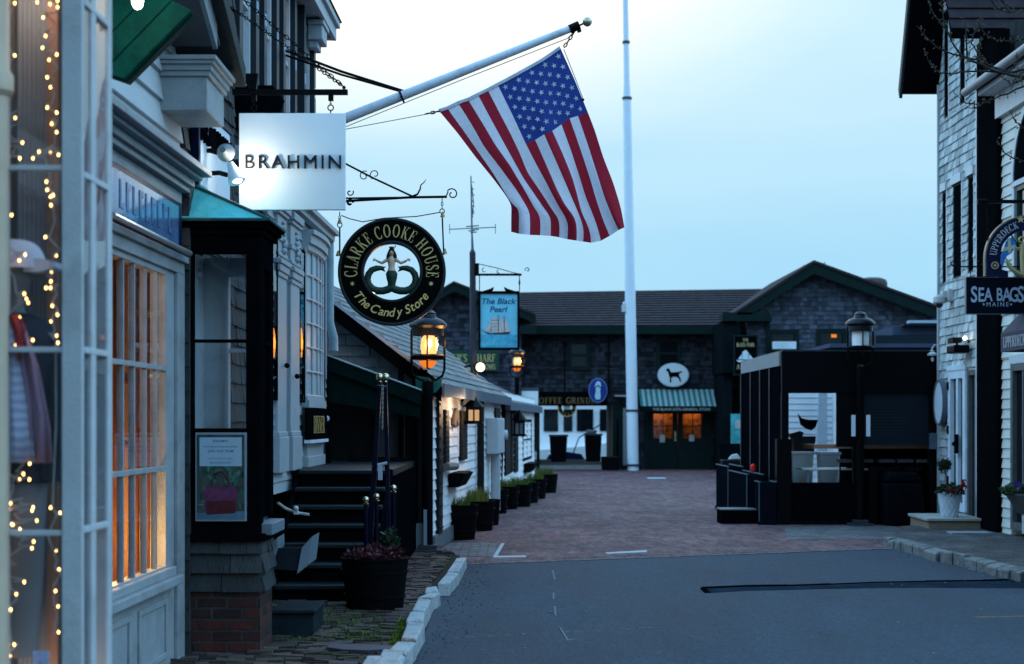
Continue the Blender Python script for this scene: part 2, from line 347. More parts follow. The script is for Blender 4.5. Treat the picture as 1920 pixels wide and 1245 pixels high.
def window(parent, f, u0, u1, z0, z1, fm, gm, cols=2, rows=2, fw=0.06, mw=0.022, d=0.03, gd=-0.012, name='window', sill=None, bevel=0.0):
    mb = MB()
    mb.box(u0, u0+fw, -0.08, d, z0, z1, f=f); mb.box(u1-fw, u1, -0.08, d, z0, z1, f=f)
    mb.box(u0+fw, u1-fw, -0.08, d-.003, z0, z0+fw, f=f); mb.box(u0+fw, u1-fw, -0.08, d-.003, z1-fw, z1, f=f)
    for i in range(1, cols):
        c = u0+fw+(u1-u0-2*fw)*i/cols; mb.box(c-mw/2, c+mw/2, gd-.015, d-.012, z0+fw, z1-fw, f=f)
    for i in range(1, rows):
        c = z0+fw+(z1-z0-2*fw)*i/rows; w_ = mw*(1.8 if rows == 2 else 1); mb.box(u0+fw, u1-fw, gd-.02, d-.008, c-w_/2, c+w_/2, f=f)
    o = mb.build(name, fm, parent, bevel=bevel)
    MB().box(u0+fw*.6, u1-fw*.6, gd-.004, gd, z0+fw*.6, z1-fw*.6, f=f).build('pane', gm, o)
    if sill:
        MB().box(u0-.04, u1+.04, -.05, d+.05, z0-.045, z0, f=f).build('sill', fm, o)
    return o

# ---------------------------------------------------------------- lettering
FC = {}
def bfont(s, shear=0.0, bold=0.0, spacing=1.0):
    key = (s, shear, bold, spacing)
    if key in FC: return FC[key]
    cu = bpy.data.curves.new('lettering', 'FONT'); cu.body = s; cu.size = 1; cu.shear = shear; cu.offset = bold; cu.space_character = spacing; cu.resolution_u = 4
    o = bpy.data.objects.new('lettering', cu); COL.objects.link(o)
    me = bpy.data.meshes.new_from_object(o.evaluated_get(bpy.context.evaluated_depsgraph_get()))
    v = [(p.co.x, p.co.y) for p in me.vertices]; f = [tuple(p.vertices) for p in me.polygons]
    bpy.data.objects.remove(o); bpy.data.curves.remove(cu); bpy.data.meshes.remove(me)
    FC[key] = (v, f); return FC[key]
CAPH = 0.69
GL = {}
def arcpts(cx, cy, rx, ry, a0, a1, n=16): return [(cx+rx*math.cos(R(a0+(a1-a0)*i/n)), cy+ry*math.sin(R(a0+(a1-a0)*i/n))) for i in range(n+1)]
TK, TN, SF = 0.15, 0.055, 0.05
def _b(x): return [((x-.14, SF/2), (x+.14, SF/2))]
def _t(x): return [((x-.14, 1-SF/2), (x+.14, 1-SF/2))]
def glyph(ch):        # (width, [(points, width or widths)])
    st = lambda x: ([(x, 0), (x, 1)], TK)
    thin = lambda *p: (list(p), TN)
    def curve(cx, cy, rx, ry, a0, a1, k=1.0):
        pts = arcpts(cx, cy, rx, ry, a0, a1); n = len(pts)-1
        return (pts, [TN+(TK*k-TN)*abs(math.cos(R(a0+(a1-a0)*i/n))) for i in range(n+1)])
    ser = lambda *l: [([p, q], SF) for x in l for (p, q) in x]
    if ch == 'H': return .8, [st(.17), st(.63), thin((.17, .52), (.63, .52))]+ser(_b(.17), _t(.17), _b(.63), _t(.63))
    if ch == 'I': return .36, [st(.18)]+ser(_b(.18), _t(.18))
    if ch == 'L': return .6, [st(.17), thin((.17, .03), (.56, .03)), thin((.55, .03), (.57, .3))]+ser(_b(.17), _t(.17))
    if ch == 'E': return .62, [st(.17), thin((.17, .03), (.57, .03)), thin((.17, .97), (.55, .97)), thin((.17, .52), (.42, .52)), thin((.57, .03), (.58, .28)), thin((.55, .97), (.55, .74)), thin((.42, .4), (.42, .64))]+ser(_b(.17), _t(.17))
    if ch == 'F': return .58, [st(.17), thin((.17, .97), (.54, .97)), thin((.17, .52), (.42, .52)), thin((.54, .97), (.54, .74)), thin((.42, .4), (.42, .64))]+ser(_b(.17), _t(.17))
    if ch == 'T': return .66, [st(.33), thin((.03, .97), (.63, .97)), thin((.04, .97), (.03, .72)), thin((.62, .97), (.63, .72))]+ser(_b(.33))
    if ch == 'A': return .74, [([(.37, 1), (.62, 0)], TK), thin((.36, 1), (.12, 0)), thin((.2, .33), (.54, .33))]+ser(_b(.13), _b(.61))
    if ch == 'M': return .92, [thin((.17, 0), (.17, 1)), ([(.17, 1), (.46, .1)], TK), thin((.46, .1), (.75, 1)), st(.75)]+ser(_b(.17), _t(.15), _b(.75), _t(.77))
    if ch == 'N': return .8, [thin((.16, 0), (.16, 1)), ([(.16, 1), (.64, 0)], TK), thin((.64, 0), (.64, 1))]+ser(_b(.16), _t(.14), _t(.64))
    if ch == 'W': return 1.05, [([(.13, 1), (.32, 0)], TK), thin((.32, 0), (.52, .95)), ([(.52, .95), (.72, 0)], TK), thin((.72, 0), (.92, 1))]+ser(_t(.13), _t(.92))
    if ch == 'X': return .76, [([(.12, 1), (.64, 0)], TK), thin((.62, 1), (.14, 0))]+ser(_t(.13), _b(.63), _t(.62), _b(.14))
    if ch == 'K': return .78, [st(.17), thin((.22, .42), (.62, 1)), ([(.34, .6), (.66, 0)], TK)]+ser(_b(.17), _t(.17), _b(.64), _t(.62))
    if ch == 'U': return .78, [([(.17, 1), (.17, .35)], TK), curve(.4, .32, .23, .3, 180, 360, .8), thin((.63, 1), (.63, .32))]+ser(_t(.17), _t(.63))
    if ch == 'O': return .84, [curve(.42, .5, .32, .48, 0, 360)]
    if ch in 'CG':
        g = [curve(.42, .5, .33, .48, 50, 310), thin((.66, .7), (.66, .98))]
        return .76, g+([([(.66, 0.08), (.66, .42)], TK)]+[([(.52, .42), (.78, .42)], SF)] if ch == 'G' else [thin((.66, .06), (.66, .28))])
    if ch == 'D': return .8, [st(.17), curve(.3, .5, .4, .47, -90, 90)]+ser(_b(.17), _t(.17))
    if ch == 'P': return .66, [st(.17), curve(.3, .73, .28, .25, -90, 90)]+ser(_b(.17), _t(.17))
    if ch == 'B': return .7, [st(.17), curve(.3, .75, .25, .23, -90, 90), curve(.3, .27, .3, .25, -90, 90)]+ser(_b(.17), _t(.17))
    if ch == 'R': return .76, [st(.17), curve(.3, .74, .27, .24, -90, 90), ([(.36, .5), (.64, 0)], TK)]+ser(_b(.17), _t(.17), _b(.66))
    if ch == 'S': return .6, [curve(.3, .74, .2, .24, 30, 250, .9), ([(.2, .6), (.42, .4)], TK), curve(.3, .26, .21, .24, 75, -150, .9), thin((.49, .72), (.49, .96)), thin((.1, .05), (.1, .3))]
    if ch == "'": return .25, [([(.12, 1), (.1, .75)], .08)]
    return .4, []
def serif(ch):
    if ('s', ch) in FC: return FC[('s', ch)]
    wd, stk = glyph(ch); v = []; f = []
    for pts, wds in stk:
        n = len(pts); ws = wds if isinstance(wds, list) else [wds]*n; o = len(v)
        for i, (x, y) in enumerate(pts):
            x0, y0 = pts[max(i-1, 0)]; x1, y1 = pts[min(i+1, n-1)]
            if abs(pts[0][0]-pts[-1][0]) < 1e-6 and abs(pts[0][1]-pts[-1][1]) < 1e-6 and n > 3 and i in (0, n-1): x0, y0 = pts[-2]; x1, y1 = pts[1]
            l = math.hypot(x1-x0, y1-y0) or 1; nx, ny = -(y1-y0)/l, (x1-x0)/l
            v += [(x+nx*ws[i]/2, y+ny*ws[i]/2), (x-nx*ws[i]/2, y-ny*ws[i]/2)]
        for i in range(n-1): f.append((o+2*i, o+2*i+1, o+2*i+3, o+2*i+2))
    FC[('s', ch)] = (v, f, wd); return FC[('s', ch)]
def letters(mb, s, f, u, z, h, d=0.004, wide=1.0, face='sans', align='c', m=0, shear=0.0, bold=0.0, spacing=1.0, gap=0.0, thick=None):
    """a line of lettering: f maps (u, depth, z); u, z is the baseline anchor, h the capital height; solid letters reaching from d-thick to d"""
    thick = d*0.9 if thick is None else thick
    if face == 'sans':
        v, fs = bfont(s, shear, bold, spacing); k = h/CAPH
        xs = [p[0] for p in v]; x0, x1 = min(xs), max(xs); off = {'c': -(x0+x1)/2, 'l': -x0, 'r': -x1}[align]
        P2 = [((x+off)*k*wide, y*k) for x, y in v]; F2 = fs
    else:
        P2 = []; F2 = []; x = 0
        for ch in s:
            if ch == ' ': x += .45+gap; continue
            v, fs, wd = serif(ch); o = len(P2)
            P2 += [((x+a)*h*wide, b*h) for a, b in v]; F2 += [tuple(i+o for i in q) for q in fs]; x += wd+gap
        off = {'c': -x/2, 'l': 0, 'r': -x}[align]*h*wide; P2 = [(a+off+shear*b, b) for a, b in P2]
    n = len(P2)
    mb.add([f(u+a, d, z+b) for a, b in P2], F2, m)
    if thick > 0.006:        # raised letters get sides: open edges of the outline
        cnt = {}
        for q in F2:
            for i in range(len(q)):
                e = (q[i], q[(i+1) % len(q)]); cnt[tuple(sorted(e))] = cnt.get(tuple(sorted(e)), 0)+1
        for (a, b), c in cnt.items():
            if c == 1: mb.add([f(u+P2[a][0], d, z+P2[a][1]), f(u+P2[b][0], d, z+P2[b][1]), f(u+P2[b][0], d-thick, z+P2[b][1]), f(u+P2[a][0], d-thick, z+P2[a][1])], [(0, 1, 2, 3)], m)
    return mb
def arc_letters(mb, s, f, cu, cz, rad, a0, a1, h, d=0.004, face='serif', wide=1.0, flip=False, m=0, shear=0.0, bold=0.0):
    """letters standing on a circle from angle a0 to a1; flip: tops point to the centre"""
    ws = []
    for ch in s:
        if ch == ' ': ws.append(.35); continue
        if face == 'serif': ws.append(serif(ch)[2])
        else:
            v, fs = bfont(ch, shear, bold); xs = [p[0] for p in v]; ws.append((max(xs)-min(xs))/CAPH+.12)
    tot = sum(ws); acc = 0
    for ch, wd in zip(s, ws):
        a = R(a0+(a1-a0)*(acc+wd/2)/tot); acc += wd
        if ch == ' ': continue
        if face == 'serif': v, fs, _ = serif(ch); pts = [((x-wd/2)*h*wide, y*h) for x, y in v]
        else:
            v, fs = bfont(ch, shear, bold); xs = [p[0] for p in v]; c = (min(xs)+max(xs))/2; pts = [((x-c)*h/CAPH*wide, y*h/CAPH) for x, y in v]
        ra = a-math.pi/2 if not flip else a+math.pi/2
        ca, sa = math.cos(ra), math.sin(ra); bx, by = cu+math.cos(a)*rad, cz+math.sin(a)*rad
        mb.add([f(bx+x*ca-y*sa, d, by+x*sa+y*ca) for x, y in pts], fs, m)
    return mb
def star(mb, f, u, z, r, d, m=0, rot=90, n=5, ri=0.4):
    pts = [(u+math.cos(R(rot+180/n*i))*r*(1 if i % 2 == 0 else ri), z+math.sin(R(rot+180/n*i))*r*(1 if i % 2 == 0 else ri)) for i in range(2*n)]
    mb.add([f(u, d, z)]+[f(a, d, b) for a, b in pts], [(0, 1+i, 1+(i+1) % (2*n)) for i in range(2*n)], m); return mb
def facing(X0, Y0, Z0): return lambda u, d, z: Vector((X0+u, Y0-d, Z0+z))     # a sheet that faces the camera end of the street
def left_wall(X0, m): return lambda u, d, z: Vector((X0+m*u+d, u, z))          # u is the distance Y; d comes out towards the street
def right_wall(X0): return lambda u, d, z: Vector((X0-d, u, z))
def scroll(c, r0, r1, a0, a1, ax=(1, 0, 0), n=20):                              # wrought iron curl in the vertical plane of ax
    ax = Vector(ax); return [Vector(c)+ax*math.cos(R(a0+(a1-a0)*i/n))*(r0+(r1-r0)*i/n)+Vector((0, 0, 1))*math.sin(R(a0+(a1-a0)*i/n))*(r0+(r1-r0)*i/n) for i in range(n+1)]
def chain(mb, a, b, link=0.035, r=0.0035, sag=0.0, m=0):
    a = Vector(a); b = Vector(b); n = max(2, int((b-a).length/link)); d = (b-a).normalized(); s1 = d.cross(Vector((0, 1, 0.01))).normalized(); s2 = d.cross(s1)
    for i in range(n):
        t = (i+.5)/n; c = a.lerp(b, t)-Vector((0, 0, sag*4*t*(1-t))); s = s1 if i % 2 else s2
        mb.tube([c+d*math.cos(R(q))*link*.65+s*math.sin(R(q))*link*.32 for q in range(0, 361, 60)], r, 5, m, False)
    return mb
# ---------------------------------------------------------------- shared materials
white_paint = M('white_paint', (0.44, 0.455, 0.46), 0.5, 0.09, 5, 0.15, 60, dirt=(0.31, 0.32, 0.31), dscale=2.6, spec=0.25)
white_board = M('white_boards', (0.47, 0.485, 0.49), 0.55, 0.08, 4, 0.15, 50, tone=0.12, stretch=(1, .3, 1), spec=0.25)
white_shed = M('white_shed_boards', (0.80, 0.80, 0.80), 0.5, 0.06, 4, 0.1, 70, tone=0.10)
fairy_lit_cream = M('fairy_lit_cream', (0.58, 0.45, 0.32), 0.5, 0.1, 5)  # cream with the fairy lights' warm glow put into the colour
black_paint = M('black_paint', (0.0022, 0.0030, 0.0040), 0.6, 0.3, 9, 0.1, 60, spec=0.0)
black_metal = M('black_metal', (0.0022, 0.0026, 0.0036), 0.45, 0.3, 20, 0.08, 120, spec=0.06)
green_dark = M('dark_green_paint', (0.0030, 0.014, 0.014), 0.5, 0.25, 6, 0.1, 60, spec=0.1)
navy_paint = M('navy_paint', (0.004, 0.008, 0.035), 0.4, 0.2, 6, 0.05, 60, spec=0.08)
gold = M('gold_leaf', (0.62, 0.44, 0.17), 0.4, 0.15, 25, 0.05, 90, metal=0.1)
gold_flat = M('gold_paint', (0.50, 0.36, 0.12), 0.5, 0.15, 25)
brass = M('brass', (0.62, 0.50, 0.30), 0.25, 0.15, 12, metal=1.0)
glass_clear = glass('window_glass')
glass_near = glass('shop_window_glass', (0.92, 0.95, 0.97), 0.9)
dark_glass = M('dark_window_glass', (0.005, 0.007, 0.010), 0.06, 0.3, 3, 0.03, 6, spec=0.30)
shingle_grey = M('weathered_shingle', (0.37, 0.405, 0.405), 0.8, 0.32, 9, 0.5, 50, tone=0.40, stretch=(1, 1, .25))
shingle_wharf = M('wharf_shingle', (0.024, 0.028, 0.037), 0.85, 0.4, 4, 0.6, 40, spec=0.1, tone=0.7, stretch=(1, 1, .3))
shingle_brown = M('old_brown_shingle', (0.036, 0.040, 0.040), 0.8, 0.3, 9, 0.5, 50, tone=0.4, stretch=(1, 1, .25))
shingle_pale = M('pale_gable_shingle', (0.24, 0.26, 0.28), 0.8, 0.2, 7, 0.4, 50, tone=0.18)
roof_dark = M('asphalt_roof_shingle', (0.032, 0.025, 0.028), 0.9, 0.3, 5, 0.5, 30, tone=0.15, spec=0.1)
roof_grey = M('grey_roof_shingle', (0.16, 0.17, 0.17), 0.85, 0.25, 5, 0.5, 30, tone=0.25)
copper_green = M('green_copper', (0.13, 0.62, 0.60), 0.55, 0.2, 4, 0.2, 30, dirt=(0.07, 0.40, 0.40), dscale=3)
teal_cloth = M('teal_canvas', (0.012, 0.15, 0.13), 0.8, 0.15, 8, 0.1, 200)
green_cloth = M('green_canvas', (0.003, 0.013, 0.012), 0.9, 0.2, 8, 0.1, 200, spec=0.0)
soil = M('planter_soil', (0.02, 0.014, 0.01), 0.95, 0.4, 30, 0.8, 60)
leaf_green = M('grass_leaf', (0.10, 0.14, 0.025), 0.7, 0.35, 4, tone=0.5)
leaf_dark = M('dark_leaf', (0.018, 0.035, 0.014), 0.6, 0.3, 6, tone=0.5)
leaf_red = M('dark_red_leaf', (0.055, 0.014, 0.018), 0.35, 0.4, 14, tone=0.6)
tub_wood = M('black_tub_wood', (0.0030, 0.0033, 0.004), 0.7, 0.4, 10, 0.4, 40, stretch=(6, 6, .5), spec=0.03)
steel_white = M('white_enamel', (0.62, 0.70, 0.76), 0.35, 0.05, 2, dirt=(0.45, 0.52, 0.56), dscale=1.2)
bulb_warm = emit('warm_bulb', (1.0, 0.50, 0.15), 16)
lamp_glow = emit('lamp_mantle', (1.0, 0.46, 0.13), 2.2)

# ---------------------------------------------------------------- ground
asphalt = M('asphalt', (0.026, 0.043, 0.061), 0.85, 0.30, 1.1, 0.6, 160, spec=0.25, dirt=(0.017, 0.030, 0.044), dscale=0.9, speck=0.38, sscale=46, stretch=(.8, .2, 1))
asphalt_far = M('ground_paving', (0.04, 0.042, 0.048), 0.9, 0.2, 1.0)
plaza_brick = brickmat('plaza_brick', (0.145, 0.056, 0.054), (0.075, 0.036, 0.040), (0.085, 0.064, 0.068), 0.22, 0.105, 0.012, moss=(0.115, 0.098, 0.118), moss_lo=0.54, vs=0.7, amp=0.6, grain=0.75, gstretch=(1, .22, 1))
walk_brick = brickmat('sidewalk_brick', (0.075, 0.048, 0.040), (0.030, 0.026, 0.024), (0.006, 0.007, 0.006), 0.24, 0.075, 0.012, bump=1.0, grain=0.5, amp=0.5, moss=(0.030, 0.040, 0.012), moss_lo=0.52, vs=1.5)
cobble = brickmat('grey_sett', (0.16, 0.15, 0.155), (0.09, 0.085, 0.09), (0.05, 0.05, 0.048), 0.24, 0.13, 0.016, bump=1.0, vs=1.4, grain=0.4)
walk_grey = brickmat('grey_sidewalk_stone', (0.085, 0.08, 0.078), (0.055, 0.05, 0.05), (0.035, 0.03, 0.03), 0.22, 0.11, 0.016, bump=1.0, moss=(0.13, 0.135, 0.13), moss_lo=0.55, vs=1.8, grain=0.6, amp=0.5)
granite = M('granite', (0.38, 0.40, 0.40), 0.8, 0.3, 60, 0.8, 70, dirt=(0.20, 0.21, 0.19), dscale=5, speck=0.3, sscale=120)
sheet = MB().add([(-400, -300, -0.06), (400, -300, -0.06), (400, 63, -0.06), (-400, 63, -0.06)], [(0, 1, 2, 3)])
struct('ground', sheet, asphalt_far)
rd = [(-0.72, -6), (6.2, -6), (6.2, 13.5), GP(1925, 1088).xy, GP(1900, 1082).xy, GP(1700, 1030).xy, GP(1680, 1028).xy, GP(1400, 1037).xy, GP(1100, 1049).xy, GP(850, 1059).xy]
struct('road', MB().prism([(x, y, -0.05) for x, y in rd], (0, 0, 0.05)), asphalt)
pz = [GP(850, 1059).xy, GP(1100, 1049).xy, GP(1400, 1037).xy, GP(1680, 1028).xy, (5.6, 22.5), (7.2, 22.5), (12, 26), (14, 57.2), (-4, 57.2), (-3, 20), (-1.6, 19.2)]
struct('brick_plaza', MB().prism([(x, y, -0.05) for x, y in pz], (0, 0, 0.054)), plaza_brick)
# paler cobbled strips set in the brick, and the worn edge where asphalt meets brick
mb = MB()
for q in [[(835, 1018), (940, 1020), (928, 1046), (826, 1042)], [(1470, 988), (1660, 985), (1735, 998), (1650, 1012), (1478, 1013)]]:
    mb.prism([(*GP(x, y).xy, -0.02) for x, y in q], (0, 0, 0.028))
struct('cobbled_paving', mb, cobble)
mb = MB()
for q in [[(1135, 1037.5), (1213, 1033), (1213, 1036.5), (1138, 1040)], [(940, 1020), (946, 1020), (932, 1044), (925, 1044)], [(925, 1044), (986, 1043), (986, 1046), (925, 1047)], [(1214, 896), (1248, 896), (1248, 898), (1214, 898)]]:
    mb.prism([(*GP(x, y).xy, -0.01) for x, y in q], (0, 0, 0.022))
struct('paving_marking', mb, M('pale_stone_strip', (0.36, 0.38, 0.40), 0.8, 0.2, 20))
mb = MB(); pts = [(850+i*8.3, 1059-i*0.31*(1 if i < 101 else 1)) for i in range(101)]
for (a, b), (c, d) in zip(pts[:-1], pts[1:]):
    k = random.uniform(0.5, 1.7); A, B = GP(a, b), GP(c, d)
    mb.prism([(A.x, A.y-.09*k, .001), (B.x, B.y-.09*k, .001), (B.x, B.y+.03, .001), (A.x, A.y+.03, .001)], (0, 0, 0.007))
struct('road_edge', mb, M('worn_road_edge', (0.12, 0.115, 0.115), 0.9, 0.4, 25, 0.5, 60))
# road trench, patch and chalk marks
mb = MB(); up = [(1318, 1104), (1400, 1100.5), (1480, 1099.5), (1560, 1096.5), (1640, 1093), (1740, 1091), (1850, 1090), (1925, 1088)]; lo = [(1925, 1103), (1850, 1103), (1740, 1102), (1640, 1103), (1560, 1104), (1480, 1106), (1400, 1108), (1327, 1112)]
mb.prism([(*GP(x, y).xy, -0.01) for x, y in up+lo], (0, 0, 0.014))
struct('road_patch', mb, M('asphalt_patch', (0.017, 0.027, 0.038), 0.95, 0.4, 3, 0.7, 90, spec=0.0))
mb = MB()
for i in range(len(up)-1):
    A, B = GP(*up[i]), GP(*up[i+1]); k = 0.05+0.09*math.sin(i*.55+1.2)**2
    mb.prism([(A.x, A.y-.02, 0), (B.x, B.y-.02, 0), (B.x, B.y+k, 0), (A.x, A.y+k, 0)], (0, 0, 0.008))
A, B = GP(1318, 1104), GP(1327, 1112); mb.prism([(A.x-.03, A.y, 0), (A.x+.03, A.y, 0), (B.x+.03, B.y, 0), (B.x-.03, B.y, 0)], (0, 0, 0.008))
struct('road_crack', mb, M('tar_joint', (0.003, 0.003, 0.004), 0.9, 0.3, 8, spec=0.0))
def stripe(mb, pts, wpx):
    for (a, b), (c, d) in zip(pts[:-1], pts[1:]):
        A, B = GP(a, b), GP(c, d); t = (B-A).normalized(); nn = Vector((-t.y, t.x, 0))*wpx/2
        mb.prism([A+nn, A-nn, B-nn, B+nn], (0, 0, 0.006))
mb = MB(); rr = random.Random(3)
for l in [[(1036, 1070), (1041, 1088)], [(1033, 1079), (1046, 1077)], [(1038, 1112), (1038, 1124)], [(1040, 1137), (1042, 1155)], [(1030, 1148), (1050, 1152)], [(1050, 1178), (1064, 1200)], [(1046, 1178), (1060, 1178)], [(1060, 1201), (1080, 1199)]]: stripe(mb, l, 0.013)
for i in range(14):
    t = rr.random(); x = 845+t*440; y = 1197-t*23; stripe(mb, [(x, y), (x+rr.uniform(6, 22), y-rr.uniform(.2, 1))], 0.010)
for i in range(60):
    x, y = rr.uniform(860, 1850), rr.uniform(1065, 1243); stripe(mb, [(x, y), (x+rr.uniform(1.5, 6), y+rr.uniform(-.6, .6))], rr.uniform(.006, .014))
struct('road_marking', mb, M('chalk_mark', (0.16, 0.17, 0.175), 0.9, 0.5, 60))
mb = MB(); stripe(mb, [(1828, 1158), (1925, 1156)], 0.018)
struct('road_line', mb, M('yellow_line', (0.24, 0.17, 0.06), 0.8, 0.4, 30))

# left sidewalk and its granite kerb
sw = [(-2.6, 4), (-0.98, 4), (-0.90, 11.0), GP(800, 1120, .07).xy, GP(832, 1085, .07).xy, GP(862, 1047, .07).xy, GP(862, 1042, .05).xy, (-1.0, 21.0), (-2.9, 21.0)]
mb = MB().prism([(x, y, -0.05) for x, y in sw], (0, 0, 0.10)); rr = random.Random(77)
def walk_edge(y):                       # X of the kerb's inner side at a distance
    k = [(4, -.99), (11.0, -.92), (13.0, -.84), (16.0, -.80), (19.8, -.70), (21, -1.0)]
    for (a, b), (c, d) in zip(k[:-1], k[1:]):
        if a <= y <= c: return b+(d-b)*(y-a)/(c-a)
    return -.95
y = 10.2; row = 0
while y < 20.9:
    bh = rr.uniform(.070, .098); x = -2.35+(row % 2)*.1+rr.uniform(-.02, .02); e = walk_edge(y)
    while x < e-.03:
        bw = min(rr.uniform(.185, .215), e-x)
        z = .070+rr.gauss(0, .006); tx, ty = rr.gauss(0, .005), rr.gauss(0, .004); g_ = rr.uniform(.004, .011); sk = rr.gauss(0, .006)
        if not (rr.random() < .02):
            q = [(x+g_, y+g_+sk), (x+bw-g_, y+g_-sk), (x+bw-g_, y+bh-g_-sk), (x+g_, y+bh-g_+sk)]
            mb.hexa([(a, b, .03) for a, b in q]+[(q[0][0], q[0][1], z-tx-ty), (q[1][0], q[1][1], z+tx-ty), (q[2][0], q[2][1], z+tx+ty), (q[3][0], q[3][1], z-tx+ty)], 1, rr.random())
        x += bw
    y += bh; row += 1
struct('sidewalk', mb, [M('joint_soil', (0.010, 0.012, 0.007), 0.95, 0.4, 9), M('old_walk_brick', (0.058, 0.040, 0.036), 0.75, 0.3, 14, 0.5, 60, tone=0.55, dirt=(0.030, 0.040, 0.014), dscale=2.0)])
mb = MB(); rr = random.Random(78)        # grit and small stones swept to the road edge
for i in range(520):
    t = rr.random()
    if t < .5: yy = rr.uniform(11.2, 19.5); xx = walk_edge(yy)+.17+abs(rr.gauss(0, .16))+.03
    elif t < .8: xx = rr.uniform(-.6, 5.0); yy = 19.03+(xx+.7)*.41+rr.gauss(0, .14)
    else: q_ = rr.random(); A_, B_ = GP(1700, 1032), GP(1925, 1092); xx, yy = A_.x+(B_.x-A_.x)*q_-abs(rr.gauss(0, .2)), A_.y+(B_.y-A_.y)*q_-abs(rr.gauss(0, .2))
    r_ = rr.uniform(.003, .008); mb.ball((xx, yy, .004+r_*.4), r_, 5, sc=(1, 1.2, .7), t=rr.random())
g_o = tag(mb.build('grit', M('road_grit', (0.055, 0.07, 0.085), 0.9, 0.4, 20, tone=.6)), None, None, None, 'stuff')
kz = 0.13
stones = [[(965, 1245), (1020, 1110), (1215, 1115), (1165, 1245)], [(1080, 1108), (1150, 1042), (1315, 1050), (1225, 1150)], [(1185, 1010), (1240, 870), (1390, 885), (1315, 1020)],
          [(1225, 858), (1262, 780), (1390, 785), (1378, 865)], [(1280, 765), (1330, 665), (1450, 675), (1395, 768)], [(1330, 655), (1430, 615), (1530, 612), (1450, 655)],
          [(1393, 610), (1400, 570), (1500, 555), (1515, 605)], [(1505, 530), (1590, 435), (1690, 440), (1610, 530)], [(1585, 432), (1670, 310), (1760, 305), (1690, 425)]]
kl = ['nearest granite kerb stone on the left side of the road', 'skewed granite kerb stone second from the near end of the left row', 'long granite kerb stone lying level between two crooked short ones', 'short granite kerb stone beyond the long level one, edge of mossy bricks',
      'squared granite kerb stone beside the road opposite the barrel of dark red leaves', 'wedge shaped granite kerb stone poking out into the road', 'smallest granite kerb stone, a chip left in the row', 'granite kerb stone lying in front of the gap in the row', 'last granite kerb stone on the left, touching the brick plaza']
for q, lb in zip(stones, kl):
    pp = [GP(500+x/4.6975, 980+y/4.6975, kz+random.uniform(-.01, .01)) for x, y in q]
    ctr = sum(pp, Vector())/4
    mb = MB().hexa([Vector((p.x+(p.x-ctr.x)*.06, p.y+(p.y-ctr.y)*.02, -0.04)) for p in pp]+pp)
    tag(mb.build('kerb_stone', granite, bevel=0.015), lb, 'kerb stone', 'granite kerb stones along the left sidewalk')
mb = MB(); rr = random.Random(5)      # more kerb out of frame towards the camera
for k in range(5): mb.box(-.99+rr.uniform(-.02, .02), -.72, 5.6+k*1.05, 6.6+k*1.05, -.04, .12)
struct('kerb', mb, granite, bevel=0.015)
# right sidewalk with rough kerb
top = [(1655, 1007), (1690, 1013), (1758, 1033), (1830, 1049), (1895, 1064), (1925, 1071)]
tp = [GP(x, y, 0.13).xy for x, y in top]
struct('sidewalk', MB().prism([(x+.14, y+.12, -.05) for x, y in tp]+[(x, y, -.05) for x, y in [(6.6, 12), (7.3, 12), (7.3, 25.5), (5.9, 24.2)]], (0, 0, .165)), walk_grey)
mb = MB()
for i in range(len(tp)-1):
    (x0, y0), (x1, y1) = tp[i], tp[i+1]
    for k in range(3):
        a, b = (k+.02)/3, (k+.98)/3; j = random.uniform(-.035, .03)
        qa, qb = (x0+(x1-x0)*a, y0+(y1-y0)*a), (x0+(x1-x0)*b, y0+(y1-y0)*b)
        mb.hexa([(qa[0]+j, qa[1]-.02, -.04), (qb[0]+j, qb[1]-.02, -.04), (qb[0]+.17, qb[1]+.14, -.04), (qa[0]+.17, qa[1]+.14, -.04), (qa[0]+j, qa[1]-.02, .125+j), (qb[0]+j, qb[1]-.02, .13+j), (qb[0]+.17, qb[1]+.14, .13), (qa[0]+.17, qa[1]+.14, .125)])
x0, y0 = tp[-1]; mb.box(x0, x0+.18, 12, y0-.05, -.04, .125)
struct('kerb', mb, M('rough_kerb_stone', (0.17, 0.175, 0.17), 0.85, 0.4, 14, 0.9, 30, dirt=(0.07, 0.065, 0.055), dscale=3), bevel=0.02)
# moss and weeds growing between the sidewalk bricks
mb = MB(); rr = random.Random(11)
for i in range(9000):
    t = rr.random()
    if t < .6: x, y = rr.gauss(535, 28), rr.gauss(1156, 8)
    elif t < .8: q = rr.random(); x, y = 758-q*22+rr.gauss(0, 6), 1165+q*55+rr.gauss(0, 5)
    else: x, y = rr.uniform(518, 720), rr.uniform(1135, 1200)
    if x < 517 or y < 1128: continue
    p = GP(x, y, .07); hh = rr.uniform(.004, .020); a = rr.random()*6.3; dx, dy = math.cos(a)*.006, math.sin(a)*.006
    mb.add([p+Vector((dx, dy, 0)), p-Vector((dx, dy, 0)), p+Vector((rr.uniform(-.015, .015), rr.uniform(-.015, .015), hh))], [(0, 1, 2)], t=rr.random())
o = tag(mb.build('moss', M('moss', (0.085, 0.12, 0.012), 0.9, 0.4, 4, tone=.5)), None, None, None, 'stuff')
p = GP(672, 1219, .07)
tag(MB().prism([GP(x, y, .072) for x, y in [(612, 1219), (640, 1223), (690, 1225), (735, 1222), (738, 1216), (690, 1214), (620, 1211)]], (0, 0, .022)).build('access_cover', M('blue_black_plate', (0.035, 0.042, 0.06), 0.6, 0.3, 8, 0.3, 80)), 'dark slate plate let into the left sidewalk bricks', 'cover plate')

